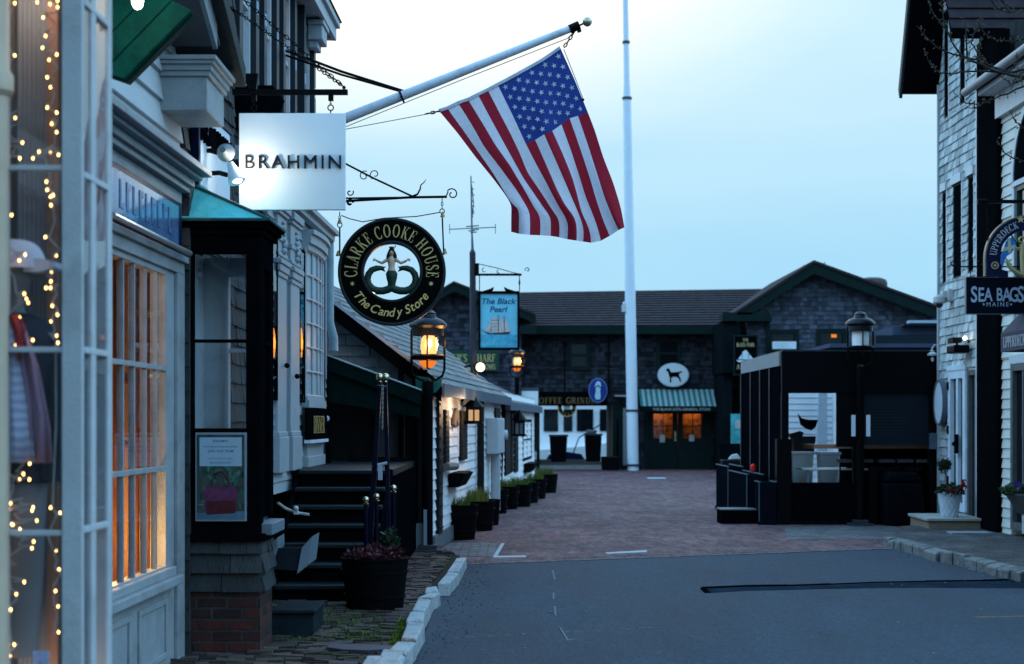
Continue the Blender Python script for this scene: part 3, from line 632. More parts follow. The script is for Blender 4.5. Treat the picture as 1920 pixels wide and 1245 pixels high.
# ---------------------------------------------------------------- water, quay and boats seen through the passage
sea = M('sea_water', (0.02, 0.05, 0.07), 0.12, 0.3, 0.6, 0.4, 4, spec=0.6)
struct('water', MB().add([(-500, 66, -1.2), (700, 66, -1.2), (700, 1500, -1.2), (-500, 1500, -1.2)], [(0, 1, 2, 3)]), sea)
struct('quay', MB().box(-12, 30, 57.2, 66.5, -1.6, -0.02), M('quay_concrete', (0.20, 0.20, 0.20), 0.85, 0.2, 2, 0.3, 20))
YB = 74.0
boat_white = M('boat_gelcoat', (0.86, 0.87, 0.88), 0.25, 0.03, 1.0)
t = thing('motor_yacht', 'big white motor yacht moored behind the passage', 'boat', P(1090, 862, YB))
mb = MB(); sec = []
for i in range(15):
    q = i/14; x = -3.2+q*9.6; hw = 1.5*min(1, .55+1.6*q)*(1-.25*max(0, q-.85)*4); sh = .2+.95*max(0, q-.1)**1.6
    sec.append([(x, YB-hw, -.2+sh*1.3), (x, YB-hw*.75, -1.35), (x, YB+hw*.75, -1.35), (x, YB+hw, -.2+sh*1.3)])
for a, b in zip(sec[:-1], sec[1:]):
    for k in range(4):
        mb.add([a[k], b[k], b[(k+1) % 4], a[(k+1) % 4]], [(0, 1, 2, 3)])
mb.add(sec[0], [(0, 1, 2, 3)]); mb.add(sec[-1], [(0, 1, 2, 3)])
mb.build('hull', boat_white, t, merge=True)
mb = MB()
mb.hexa([(.2, YB-1.1, .3), (5.2, YB-1.1, .7), (5.2, YB+1, .7), (.2, YB+1, .3), (.9, YB-1, 2.6), (5.2, YB-1, 2.7), (5.2, YB+1, 2.7), (.9, YB+1, 2.6)])
mb.box(.6, 5.8, YB-1.2, YB+1.1, 2.62, 2.78)
mb.build('cabin', boat_white, t, bevel=.04)
for xa, xb in [(1.45, 2.1), (2.35, 2.75), (2.95, 3.7), (4.0, 4.8)]:
    w_ = MB().box(xa, xb, YB-1.13, YB-1.06, 1.25, 2.25).build('window', dark_glass, t)
mb = MB()
for k in range(9): mb.tube([(-2.8+k*.4, YB-1.0, -.05+k*.03), (-2.8+k*.4, YB-1.0, .75+k*.04)], .025, 6)
mb.tube([(-2.9, YB-1.0, .72), (.6, YB-1.0, 1.08)], .03, 6); mb.build('rail', M('chrome', (.7, .72, .75), .2, .05, 5, metal=1), t)
t = thing('sailboat', 'far white sailboat hull with dark blue canvas cover', 'boat', (1.2, 69.2, -1.2))
mb = MB()
for i in range(10):
    q = i/9; x = -.6+q*4.6; hw = .75*math.sin(math.pi*min(1, .2+q*.75)); mb.v += [(x, 69.2-hw, -.25+.2*q*q), (x, 69.2, -1.3), (x, 69.2+hw, -.25+.2*q*q)]
for i in range(9):
    for k in range(3):
        mb.f.append([i*3+k, i*3+3+k, i*3+3+(k+1) % 3, i*3+(k+1) % 3]); mb.m.append(0); mb.t.append(.5)
mb.f += [[0, 1, 2], [27, 28, 29]]; mb.m += [0, 0]; mb.t += [.5, .5]
mb.build('hull', boat_white, t)
MB().fprism(facing(2.3, 69.2, -.1), [(-.9, 0), (.9, .05), (.7, .38), (0, .5), (-.7, .36)], -.3, .3).build('canvas_cover', navy_paint, t)
MB().tube([(2.6, 69.2, .2), (2.9, 69.2, 1.0), (3.9, 69.2, 1.6)], .03, 6).build('boom', black_metal, t)
t = thing('dock_house', 'pale grey dock house across the water, left of the yacht', 'building', (.4, 95, -1.2))
mb = MB(); siding(mb, facing(0, 95, 0), (-2.6, 6.0), -1.0, 2.2, .2); mb.build('wall', M('pale_boards', (.5, .56, .58), .7, .1, 3, tone=.1), t)
mb = MB(); mb.hexa([(-2.8, 94.6, 2.1), (6.2, 94.6, 2.1), (6.2, 99, 2.1), (-2.8, 99, 2.1), (-2.8, 96.6, 3.6), (6.2, 96.6, 3.6), (6.2, 97, 3.6), (-2.8, 97, 3.6)]); mb.build('roof', M('blue_grey_roof', (.16, .2, .22), .8, .2, 2), t)
for k in range(4):
    window(t, facing(0, 95, 0), -1.6+k*1.9, -.8+k*1.9, .4, 1.6, white_paint, dark_glass, 2, 2)
tag(MB().box(-2.0, 2.4, 82, 84, -1.25, .25).box(-2.1, 2.5, 81.9, 84.1, .2, .32, ).build('floating_dock', M('grey_dock_wood', (.07, .08, .09), .8, .3, 3)), 'long grey timber dock across the water, in front of the dock house', 'dock')

# ---------------------------------------------------------------- the wharf building that closes the street
YF = 56.5
wharf = thing('wharf_building', 'long dark shingled two storey building closing the street, with two gables', 'building', (4, YF, 0))
sF = lambda x, Y=YF: GX(x, Y)
F0 = lambda u, d, z: Vector((u, YF-d, z))
zf = lambda y, Y=YF: GZ(y, Y)
holes = [(sF(1002), sF(1160), -1, zf(757)), (sF(1066), sF(1106), zf(692), zf(640)), (sF(1232), sF(1276), zf(690), zf(637)), (sF(1208), sF(1332), -1, zf(765))]
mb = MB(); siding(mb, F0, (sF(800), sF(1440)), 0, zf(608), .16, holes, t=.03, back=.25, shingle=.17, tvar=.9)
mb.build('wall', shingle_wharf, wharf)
# wing roof
mb = MB(); e0, e1 = Vector((sF(960), YF-.55, zf(614))), Vector((sF(1470), YF-.55, zf(612))); r0, r1 = P(940, 549, 61.5), P(1500, 541, 61.5)
n = 15
for i in range(n):
    a, b = i/n, (i+1)/n; t0 = .05
    A, B, C_, D = e0.lerp(r0, a), e1.lerp(r1, a), e1.lerp(r1, b), e0.lerp(r0, b); upv = Vector((0, -.2, .5)).normalized()
    m_ = 46
    for k in range(m_):
        p, q = k/m_, (k+1)/m_
        w0, w1, w2, w3 = A.lerp(B, p), A.lerp(B, q), D.lerp(C_, q), D.lerp(C_, p)
        mb.add([w0+upv*.05, w1+upv*.05, w2+upv*.012, w3+upv*.012, w0, w1], [(0, 1, 2, 3), (0, 1, 5, 4)], t=random.random())
mb.prism([e0+Vector((0, 0, -.05)), e1+Vector((0, 0, -.05)), r1+Vector((0, 0, -.05)), r0+Vector((0, 0, -.05))], (0, 0, .04))
mb.prism([r0, r1, r1+Vector((0, 5, -1.6)), r0+Vector((0, 5, -1.6))], (0, 0, -.05))
mb.build('roof', roof_dark, wharf)
MB().box(sF(962), sF(1440), YF-.58, YF-.5, zf(628), zf(613)).box(sF(962), sF(1440), YF-.5, YF+.1, zf(628), zf(626)).build('gutter_board', green_dark, wharf)
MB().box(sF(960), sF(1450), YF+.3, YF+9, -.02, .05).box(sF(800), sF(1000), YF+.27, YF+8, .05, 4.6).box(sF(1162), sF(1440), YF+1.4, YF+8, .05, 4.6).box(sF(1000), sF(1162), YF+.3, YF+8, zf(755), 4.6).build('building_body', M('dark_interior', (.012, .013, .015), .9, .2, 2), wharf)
MB().box(sF(1006), sF(1012), YF-.06, YF+.4, 0, zf(757)).box(sF(1148), sF(1164), YF-.08, YF+.4, 0, zf(757)).box(sF(1164), sF(1182), YF-.06, YF+.02, 0, zf(757)).box(sF(1004), sF(1164), YF-.07, YF+.3, zf(760), zf(753)).build('passage_frame', green_dark, wharf)
MB().box(sF(1168), sF(1178), YF-.1, YF-.04, zf(872), zf(765)).build('shingle_pier', shingle_pale, wharf)
MB().box(sF(985), sF(1170), YF-.02, YF+3, 0, .12).box(sF(985), sF(1135), YF+3.0, YF+3.3, .12, .28).build('threshold', M('pale_kerb', (.32, .33, .34), .8, .2, 3), wharf)
for xa, xb, ya, yb in [(1064, 1107, 638, 694), (1230, 1277, 634, 692)]:
    w_ = window(wharf, F0, sF(xa), sF(xb), zf(yb), zf(ya), green_dark, dark_glass, 1, 2, fw=.14, mw=.05, d=.08)
MB().box(sF(1057), sF(1060), YF-.04, YF, zf(735), zf(640)).build('downspout', black_metal, wharf); MB().box(sF(1140), sF(1143), YF-.04, YF, zf(735), zf(628)).build('downspout', black_metal, wharf)
MB().box(sF(1140), sF(1196), YF-.35, YF, zf(733), zf(745)+.0).build('ledge', M('blue_white_ledge', (.40, .48, .52), .6, .1, 3), wharf) if False else MB().box(sF(1152), sF(1190), YF-.3, YF-.03, zf(744), zf(741)).build('ledge', white_paint, wharf)
MB().box(sF(1165), sF(1205), YF-.2, YF-.03, zf(757), zf(745.5)).build('fascia_board', green_dark, wharf); MB().box(sF(1342), sF(1400), YF-.55, YF-.03, zf(742), zf(728)).build('fascia_board', green_dark, wharf)
# shop door, double leaf, lit from inside
d0 = MB().box(sF(1208), sF(1216), YF-.1, YF+.1, 0, zf(766)).box(sF(1326), sF(1333), YF-.1, YF+.1, 0, zf(766)).box(sF(1216), sF(1326), YF-.1, YF+.1, zf(774), zf(766)).build('door_frame', green_dark, wharf)
for xa, xb in [(1216, 1270), (1271, 1326)]:
    dm = MB(); u0, u1 = sF(xa), sF(xb); g0, g1 = u0+.17, u1-.17; zt, zg0, zg1 = zf(774), zf(822), zf(776)
    dm.box(u0, u1, YF-.05, YF+.02, .02, zg0).box(u0, g0, YF-.05, YF+.02, zg0, zt).box(g1, u1, YF-.05, YF+.02, zg0, zt).box(g0, g1, YF-.05, YF+.02, zg1, zt).box(g0, g1, YF-.056, YF+.02, (zg0+zg1)/2-.015, (zg0+zg1)/2+.015).box((g0+g1)/2-.012, (g0+g1)/2+.012, YF-.056, YF, zg0, zg1)
    o = dm.build('door', green_dark, wharf); MB().box(g0, g1, YF-.02, YF-.012, zg0, zg1).build('pane', glass_clear, o)
    MB().box(g0+.22, g0+.40, YF-.07, YF-.065, zg0-.1 if xa > 1220 else zg0-.14, zg0+.12).build('paper_notice', white_paint, o)
    if xa < 1220: MB().box(u1-.11, u1-.05, YF-.09, YF-.05, 1.0, 1.35).build('handle', brass, o)
MB().box(sF(1222), sF(1320), YF+.9, YF+1.0, .6, 2.6).build('shop_interior', M('amber_shelves', (.30, .12, .04), .7, .9, 7), wharf)
lamp_light(wharf, (sF(1240), YF+.55, 2.15), 15, (1, .45, .12), .1); lamp_light(wharf, (sF(1305), YF+.55, 2.1), 11, (1, .45, .12), .1)
# striped awning over the door
aw = thing('striped_awning', 'green and white striped awning above the double shop door', 'awning', (sF(1268), YF-.6, zf(765)))
mb = MB(); ua, ub = sF(1197), sF(1342); ns = 29
for i in range(ns):
    a, b = ua+(ub-ua)*i/ns, ua+(ub-ua)*(i+1)/ns
    mb.hexa([(a, YF-1.0, zf(762)-.02), (b, YF-1.0, zf(762)-.02), (b, YF-.05, zf(730)-.02), (a, YF-.05, zf(730)-.02), (a, YF-1.0, zf(762)), (b, YF-1.0, zf(762)), (b, YF-.05, zf(730)), (a, YF-.05, zf(730))], i % 2)
mb.build('canopy', [teal_cloth, M('awning_white', (.30, .35, .36), .8, .1, 5)], aw)
MB().box(ua, ub, YF-1.012, YF-.995, zf(772), zf(762)+.0).build('valance', green_cloth, aw)
mb = MB(); letters(mb, 'THE BLACK DOG GENERAL STORE', lambda u, d, z: Vector((u, YF-1.012-d, z)), sF(1272), zf(770), .085, bold=.01, spacing=1.05); mb.build('lettering', white_paint, aw)
tag(MB().box(sF(1340), sF(1352), YF-.5, YF-.42, zf(773), zf(768)).build('wall_lamp', emit('amber_downlight', (1, .35, .06), 1.6)), 'small amber downlight under the eave right of the striped awning', 'lamp')
tag(MB().box(sF(1341), sF(1370), YF-.09, YF-.03, zf(727), zf(720)).build('window_glow', emit('amber_strip', (1, .36, .05), .7)), 'low amber lit strip above the ledge right of the awning', 'lit strip')
# right gable
YG = 53.8; FG = lambda u, d, z: Vector((u, YG-d, z)); sg = lambda x: GX(x, YG); zg = lambda y: GZ(y, YG)
pk = (sg(1520), zg(516)); lf = (sg(1388), zg(602)); rt = (sg(1768), zg(606))
def extg(z):
    if z <= lf[1]: return (sg(1400), sg(1790))
    q = (z-lf[1])/(pk[1]-lf[1]); q2 = (z-rt[1])/(pk[1]-rt[1]); return (lf[0]+(pk[0]-lf[0])*q, rt[0]+(pk[0]-rt[0])*max(0, q2))
wing = thing('gable_house', 'dark shingled house with broad green trimmed gable behind the black pergola', 'building', (sg(1560), YG, 0))
gh = [(sg(1446), sg(1492), zg(662), zg(624)), (sg(1536), sg(1582), zg(662), zg(622))]
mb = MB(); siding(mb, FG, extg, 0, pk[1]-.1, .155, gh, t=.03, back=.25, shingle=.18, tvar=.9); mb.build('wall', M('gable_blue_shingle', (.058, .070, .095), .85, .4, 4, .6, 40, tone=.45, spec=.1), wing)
for (u0, u1, z0, z1) in gh:
    w_ = window(wing, FG, u0-.1, u1+.1, z0-.1, z1+.1, green_dark, dark_glass, 1, 1, fw=.15, d=.07)
MB().box(sg(1558), sg(1568), YG-.06, YG-.05, zg(633), zg(627)).build('window_light', emit('amber_window', (1, .3, .04), .9), wing)
MB().box(sg(1446), sg(1490), YG-.3, YG-.1, zg(655), zg(641)).build('white_board', steel_white, wing)
mb = MB()
for (a, b) in [(lf, pk), (pk, rt)]:
    A = Vector((a[0], YG-.55, a[1])); B = Vector((b[0], YG-.55, b[1])); ex = (B-A)*.05
    if a is lf: A = A-ex*1.6
    else: B = B+ex
    mb.prism([A, B, B+Vector((0, 0, .36)), A+Vector((0, 0, .36))], (0, .12, 0))
mb.build('barge_board', green_dark, wing)
mb = MB()
for (a, b) in [(lf, pk), (pk, rt)]:
    A = Vector((a[0], YG-.6, a[1]+.36)); B = Vector((b[0], YG-.6, b[1]+.36)); ex = (B-A)*.05
    if a is lf: A = A-ex*1.7
    else: B = B+ex
    mb.prism([A, B, B+Vector((0, 0, .09)), A+Vector((0, 0, .09))], (0, 9, 0))
mb.build('roof', roof_dark, wing)
MB().box(sg(1350), sg(1442), YG-.6, YG+.1, zg(604), zg(592)).box(sg(1352), sg(1440), YG-.55, YG+.1, zg(592), zg(588)).build('eave_return', green_dark, wing)
MB().box(sg(1352), sg(1385), YG-.45, YG+2.4, zg(700), zg(604)).box(sg(1355), sg(1372), YG-.1, YG+2.4, .05, zg(700)).build('corner_bay', M('corner_bay_dark', (.006, .009, .011), .9, .3, 5, spec=.0), wing)
MB().box(sg(1436), sg(1443), YG-.1, YG, zg(880), zg(604)).build('corner_board', green_dark, wing)
tag(MB().lathe([(.55, 0), (.55, .5), (.5, .62), (.3, .7)], P(1636, 556, 60), 16).build('roof_vent', M('rust_vent', (.06, .045, .04), .7, .3, 5)), 'round brown vent cowl behind the right roof slope', 'roof vent')
for x, y0, y1 in [(1513, 497, 514), (1546, 492, 519)]:
    tag(MB().tube([P(x, y1+4, 57), P(x-(6 if x < 1520 else 0), y0, 57)], .022, 6).build('roof_mast', black_metal), 'leaning thin mast left of the gable peak' if x < 1520 else 'upright thin mast right of the gable peak', 'aerial')
mb = MB().box(sg(1368), sg(1392), YG-.3, YG-.25, zg(832), zg(776)); o = mb.build('shop_window', M('cyan_poster', (.06, .34, .36), .5, .5, 2), wing)
MB().box(sg(1376), sg(1386), YG-.33, YG-.31, zg(804), zg(788)).build('notice', white_paint, wing)
# left gable
YL = 55.4; sl_ = lambda x: GX(x, YL); zl = lambda y: GZ(y, YL); FL = lambda u, d, z: Vector((u, YL-d, z))
lg = thing('gable_house', 'dark shingled gable house at the left end of the wharf building, behind the shed', 'building', (sl_(850), YL, 0))
lpk = (sl_(852), zl(548)); le = (sl_(700), zl(640)); re = (sl_(978), zl(612))
def extl(z):
    if z <= le[1]: return (le[0]+.5, re[0])
    q = (z-le[1])/(lpk[1]-le[1]); q2 = max(0, (z-re[1])/(lpk[1]-re[1])); return (le[0]+(lpk[0]-le[0])*q, re[0]+(lpk[0]-re[0])*q2)
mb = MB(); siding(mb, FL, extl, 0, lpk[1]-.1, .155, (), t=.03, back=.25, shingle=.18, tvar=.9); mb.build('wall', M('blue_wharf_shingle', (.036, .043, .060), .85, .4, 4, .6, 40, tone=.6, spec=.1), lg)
mb = MB(); mr_ = MB()
for (a, b) in [(le, lpk), (lpk, (sl_(1004), zl(608)))]:
    A = Vector((a[0], YL-.55, a[1])); B = Vector((b[0], YL-.55, b[1]))
    mb.prism([A, B, B+Vector((0, 0, .26)), A+Vector((0, 0, .26))], (0, .12, 0))
    mr_.prism([A+Vector((0, -.05, .26)), B+Vector((0, -.05, .26)), B+Vector((0, -.05, .34)), A+Vector((0, -.05, .34))], (0, 8, 0))
mb.build('barge_board', green_dark, lg); mr_.build('roof', roof_dark, lg)
MB().box(sl_(975), sl_(1006), YL-.7, YL+.4, zl(628), zl(612)).build('eave_return', green_dark, lg)
# ================================================================ LEFT SIDE
LA = -2.498; LM = 0.015
FA = left_wall(LA, LM)
def YA(x, X0=LA, m=LM): return -X0/(m-(x-960)/FPX)
# ---------------------------------------------------------------- white clapboard shop with lit window
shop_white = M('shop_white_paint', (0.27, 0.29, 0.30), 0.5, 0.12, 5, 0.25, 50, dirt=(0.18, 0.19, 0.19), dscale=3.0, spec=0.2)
shop = thing('clapboard_shop', 'white clapboard shop front with warm lit multi pane window and boxed cornice end', 'shop', (-2.4, 9.5, 0))
wy0, wy1, wz0, wz1 = YA(205), YA(309), .70, 2.72
hl = [(8.6, wy1, wz0, wz1)]
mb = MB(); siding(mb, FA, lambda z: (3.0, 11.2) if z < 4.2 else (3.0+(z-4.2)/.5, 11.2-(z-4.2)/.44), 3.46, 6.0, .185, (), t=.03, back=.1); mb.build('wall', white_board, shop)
mb = MB()                                   # frieze, crown and fascia mouldings
for z0, z1, d in [(3.21, 3.30, .02), (3.30, 3.34, .07), (3.34, 3.39, .10), (3.39, 3.42, .15), (3.42, 3.465, .21), (2.72, 2.80, .04), (2.80, 2.845, .07)]: mb.box(3.0, 11.2+(d*.5 if z0 > 3.29 else 0), -.1, d, z0, z1, f=FA)
mb.build('cornice', shop_white, shop, bevel=.006)
mb = MB()                                   # pilaster right of the window, sill, base panel
mb.box(wy1, 11.2, -.1, .015, .0, 2.72, f=FA).box(10.98, 11.2, .015, .04, .02, 2.72, f=FA)
mb.box(3.0, wy1, -.1, .02, .04, .60, f=FA)
mb.box(3.0, 8.6, -.1, .012, .60, 2.72, f=FA)
mb.build('base_panel', shop_white, shop, bevel=.004)
mb = MB()
for a, b in [(8.7, 9.75), (9.95, 10.72)]:
    mb.box(a, b, .02, .035, .48, .52, f=FA); mb.box(a, b, .02, .035, .12, .16, f=FA); mb.box(a, a+.045, .02, .034, .16, .48, f=FA); mb.box(b-.045, b, .02, .034, .16, .48, f=FA)
mb.build('panel_moulding', shop_white, shop, bevel=.004)
MB().box(8.6, 10.9, -.05, .10, .60, .66, f=FA).box(8.6, 10.86, -.05, .06, .66, .72, f=FA).build('sill', shop_white, shop, bevel=.008)
win = MB()
xs_ = [8.62, 8.86, 9.13, 9.39, 9.657, 9.925, 10.22, 10.50]
for y in xs_: win.box(y-.012, y+.012, -.03, .010, wz0, wz1, f=FA)
for z in (1.385, 2.055): win.box(8.6, wy1, -.03, .016, z-.016, z+.016, f=FA)
win.box(wy1-.05, wy1, -.06, .02, wz0, wz1, f=FA); win.box(8.6, wy1, -.06, .018, wz1-.04, wz1, f=FA); win.box(8.6, wy1, -.06, .018, wz0, wz0+.03, f=FA)
wo = win.build('window', shop_white, shop, bevel=.003); MB().box(8.6, wy1, -.006, -.003, wz0, wz1, f=FA).build('pane', glass_near, wo)
tan = M('tan_panelling', (.42, .24, .12), .6, .15, 2, stretch=(1, 1, .3)); brownw = M('brown_cabinet', (.20, .075, .025), .5, .3, 4, stretch=(6, 6, .6))
mb = MB().box(7.0, 11.15, -3.2, -3.1, .1, 3.2, f=FA).box(7.0, 11.15, -3.2, -.1, .05, .1, f=FA).box(7.0, 11.15, -3.2, -.1, 3.1, 3.15, f=FA).box(11.08, 11.15, -3.2, -.1, .05, 3.15, f=FA).box(7.0, 7.05, -3.2, -.1, .05, 3.15, f=FA)
mb.build('shop_interior', tan, shop)
mb = MB().box(11.05, 11.078, -.30, -.25, .1, 3.0, f=FA).box(11.03, 11.078, -.44, -.36, .1, 3.0, f=FA).box(11.05, 11.078, -.20, -.17, .1, 3.0, f=FA).box(11.06, 11.078, -.36, -.12, 1.96, 2.0, f=FA).box(11.06, 11.078, -.36, -.12, 1.52, 1.55, f=FA).box(10.55, 10.95, -.62, -.46, .1, 2.9, f=FA).box(10.9, 11.05, -.75, -.55, .1, 2.9, f=FA).box(10.2, 10.34, -.62, -.50, .1, 1.2, f=FA); mb.build('shop_cabinet', brownw, shop, bevel=.01)
o = MB().lathe([(.05, 0), (.05, .03), (.012, .05), (.012, .2), (.07, .2), (.045, .34)], FA(10.05, -.35, .74), 14).build('table_lamp', emit('table_lamp_shade', (1, .5, .12), 5), shop)
lamp_light(shop, FA(10.5, -.30, .88), 34, (1, .50, .13), .08); lamp_light(shop, FA(9.9, -1.0, 2.5), 58, (1, .58, .32), .15)
# shop board above the window: navy, glossy, letters tinted close to the panel as if lost in reflection
sb = thing('shop_board', 'glossy navy fascia board above the warm lit shop window', 'shop sign', FA(9.8, .05, 2.9))
MB().box(7.5, 11.02, .022, .06, 2.865, 3.205, f=FA).build('frame', navy_paint, sb, bevel=.008)
MB().box(7.6, 10.9, .058, .064, 2.905, 3.165, f=FA).build('panel', M('glossy_blue_panel', (.10, .17, .30), .14, .45, 2.5, .1, 12, spec=.7, coat=.6), sb)
mb = MB()
for i in range(9): y = 9.35+i*.155; mb.box(y, y+.05, .064, .069, 2.95, 3.12, f=FA).box(y, y+.10, .064, .068, 3.08, 3.12, f=FA) if i % 2 else mb.box(y, y+.09, .064, .068, 2.95, 2.985, f=FA).box(y, y+.035, .064, .069, 2.95, 3.12, f=FA)
mb.build('lettering', M('glare_washed_letter', (.09, .15, .27), .2, .3, 8), sb)
tag(MB().tube([FA(9.0, .12, 2.86), FA(11.0, .12, 2.855)], .018, 8).build('sign_rail', M('bright_rail', (.55, .56, .58), .3, .1, 6, metal=.8)), 'bright metal rail under the navy fascia board', 'rail')
# boxed cornice return and rake of the gable roof
mb = MB(); X0, X1 = -2.45, -2.02
mb.box(X0, X1, 10.60, 11.22, 3.76, 3.985)
mb.build('cornice_return', shop_white, shop, bevel=.006)
mb = MB()
for z0, z1, e in [(3.985, 4.02, .02), (4.02, 4.06, .035), (4.06, 4.085, .055), (4.085, 4.115, .07)]: mb.box(X0, X1+e, 10.60-e, 11.22+e, z0, z1)
mb.build('cornice_moulding', shop_white, shop, bevel=.005)
def rz_(y): return 4.13+(11.32-y)*.44
mb = MB(); mb.prism([(-1.985, 10.78, rz_(10.78)-.16), (-1.985, 6.6, rz_(6.6)-.16), (-1.985, 6.6, rz_(6.6)), (-1.985, 10.78, rz_(10.78))], (-.03, 0, 0)); mb.build('rake_board', shop_white, shop)
mb = MB(); mb.prism([(-1.90, 11.42, rz_(11.42)), (-1.90, 6.6, rz_(6.6)), (-1.90, 6.6, rz_(6.6)+.13), (-1.90, 11.42, rz_(11.42)+.13)], (-4.2, 0, 0)); mb.prism([(-1.90, 6.6, rz_(6.6)), (-1.9, 2.0, 4.2), (-1.9, 2.0, 4.33), (-1.9, 6.6, rz_(6.6)+.13)], (-4.2, 0, 0)); mb.build('roof', shingle_brown, shop)
mb = MB(); mb.prism([(-1.99, 10.9, rz_(10.9)-.06), (-1.99, 6.6, rz_(6.6)-.06), (-1.99, 6.6, rz_(6.6)-.03), (-1.99, 10.9, rz_(10.9)-.03)], (-.45, 0, 0)); mb.build('soffit', M('dim_soffit', (.16, .15, .15), .7, .15, 3), shop)
# green lozenge sign with a bulb
gs = thing('hanging_sign', 'thick green plank sign hung on its corner beside the bay window', 'shop sign', P(265, 20, 8.6))
G0 = lambda u, d, z: Vector((GX(250, 8.6)+u*.71+z*.66, 8.6-d, GZ(152, 8.6)+u*-.0+z*.0+0)) if False else None
def lz(px, py, d): q = P(px, py, 8.6); return Vector((q.x, 8.6-d, q.z))
mb = MB(); ln = [(236, 151), (362, 24), (300, -60), (160, -60), (120, 60)]
lines = 4
for i in range(lines):        # planks running along the slanted edge
    a, b = i/lines, (i+1)/lines-.012
    p0, p1 = (236-160*a, 151-52*a), (362-150*a, 24-75*a); q0, q1 = (236-160*b, 151-52*b), (362-150*b, 24-75*b)
    mb.prism([lz(*p0, .0), lz(*p1, .0), lz(*q1, .0), lz(*q0, .0)], (0, -.05, 0))
mb.build('plank_face', M('bright_green_boards', (.003, .075, .050), .6, .35, 3, .25, 30, spec=.08, stretch=(3, 3, 3)), gs, bevel=.004)
mb = MB(); mb.prism([lz(240, 156, -.005), lz(366, 29, -.005), lz(205, -52, -.005), lz(74, 98, -.005)], (0, .05, 0)); mb.build('back_board', M('very_dark_green', (.006, .03, .024), .5, .2, 5), gs)
MB().tube([lz(150, -20, -.02), lz(150, -160, -.02)], .02, 8).build('hanger', black_metal, gs)
bl = thing('sign_bulb', 'bare glowing bulb in front of the green plank sign', 'lamp', P(258, 2, 8.2))
MB().ball(P(258, 1, 8.25), .038, 14, sc=(.8, .8, 1.2)).build('bulb', emit('hot_bulb', (1, .82, .6), 20), bl, smooth=True)
MB().lathe([(.022, .0), (.022, .06), (.03, .06), (.03, .12)], P(258, -12, 8.25), 12).build('socket', black_metal, bl)
MB().tube([P(258, -30, 8.25), P(250, -70, 8.3), P(150, -90, 8.5)], .01, 6).build('arm', black_metal, bl)
lamp_light(bl, P(258, 6, 8.12), 1.6, (1, .8, .55), .03)

# ---------------------------------------------------------------- near bay window full of fairy lights
bay = thing('bay_window', 'near white bay window with clothes and fairy lights behind the panes', 'bay window', (-2.0, 6.1, 0))
BY = 5.95; BX = -1.597; FB = lambda u, d, z: Vector((u, BY-d, z)); xb = lambda x: GX(x, BY)
mb = MB()
mb.box(xb(115), BX, BY, BY+.028, .3, 3.7).box(xb(115), BX-.03, BY+.028, BY+.06, .3, 3.7)                       # corner post
mb.box(BX-.05, BX+.001, 6.325, 6.39, .3, 3.7)                      # far post
mb.box(xb(-40), xb(9), BY+.004, BY+.07, .3, 3.7)
mb.box(-2.6, BX-.004, BY+.01, 6.385, .0, .42).box(-2.6, BX+.05, BY-.05, 6.44, .42, .47)
mb.box(-2.6, BX+.1, BY-.1, 6.5, 3.55, 3.75)
mb.build('frame', white_paint, bay, bevel=.006)
mb = MB()
for y in (-30, 313, 655, 1000): mb.box(xb(9), xb(117), BY+.012, BY+.05, GZ(y, BY)-.010, GZ(y, BY)+.010)
for k in range(1, 4): mb.box(xb(9)-.33*k-.012, xb(9)-.33*k+.012, BY+.01, BY+.055, .47, 3.55)
mb.box(-2.6, xb(-40), BY+.012, BY+.05, 1.273, 1.293).box(-2.6, xb(-40), BY+.012, BY+.05, 1.96, 1.98)
for a in (6.11,): mb.box(BX-.025, BX+.001, a-.035, a+.035, .47, 3.55)
for y in (25, 340, 660, 988): z = GZ(y, 6.15); mb.box(BX-.025, BX+.003, BY+.028, 6.325, z-.012, z+.012)
mb.build('muntins', white_paint, bay, bevel=.003)
MB().box(-2.6, xb(118), BY+.028, BY+.032, .47, 3.55).build('front_pane', glass_near, bay)
MB().box(BX-.010, BX-.006, BY+.028, 6.325, .47, 3.55).build('side_pane', glass_near, bay)
MB().lathe([(.055, .3), (.055, 2.9), (.075, 2.92), (.075, 2.98), (.06, 3.0), (.05, 3.55)], (xb(-8), BY-.03, 0), 14).build('column', fairy_lit_cream, bay, smooth=True)
mb = MB().box(-2.7, BX-.06, 6.38, 6.4, .3, 3.6).box(-3.6, -2.6, 6.35, 6.4, .3, 3.6); mb.build('back_wall', M('dim_grey_wall', (.10, .095, .095), .8, .15, 3), bay)
mb = MB()
for k in range(14):
    x = GX(30, 6.3)+k*.009; mb.tube([(x, 6.35+.012*(k % 2), .5), (x, 6.35+.012*(k % 2), 3.5)], .011, 6)
mb.build('curtain', M('grey_curtain', (.20, .20, .21), .8, .1, 3), bay)
MB().box(GX(92, 6.33), GX(112, 6.33), 6.30, 6.33, .5, 3.5).build('wood_strip', M('reddish_wood', (.26, .12, .07), .5, .3, 4, stretch=(8, 8, .6)), bay)
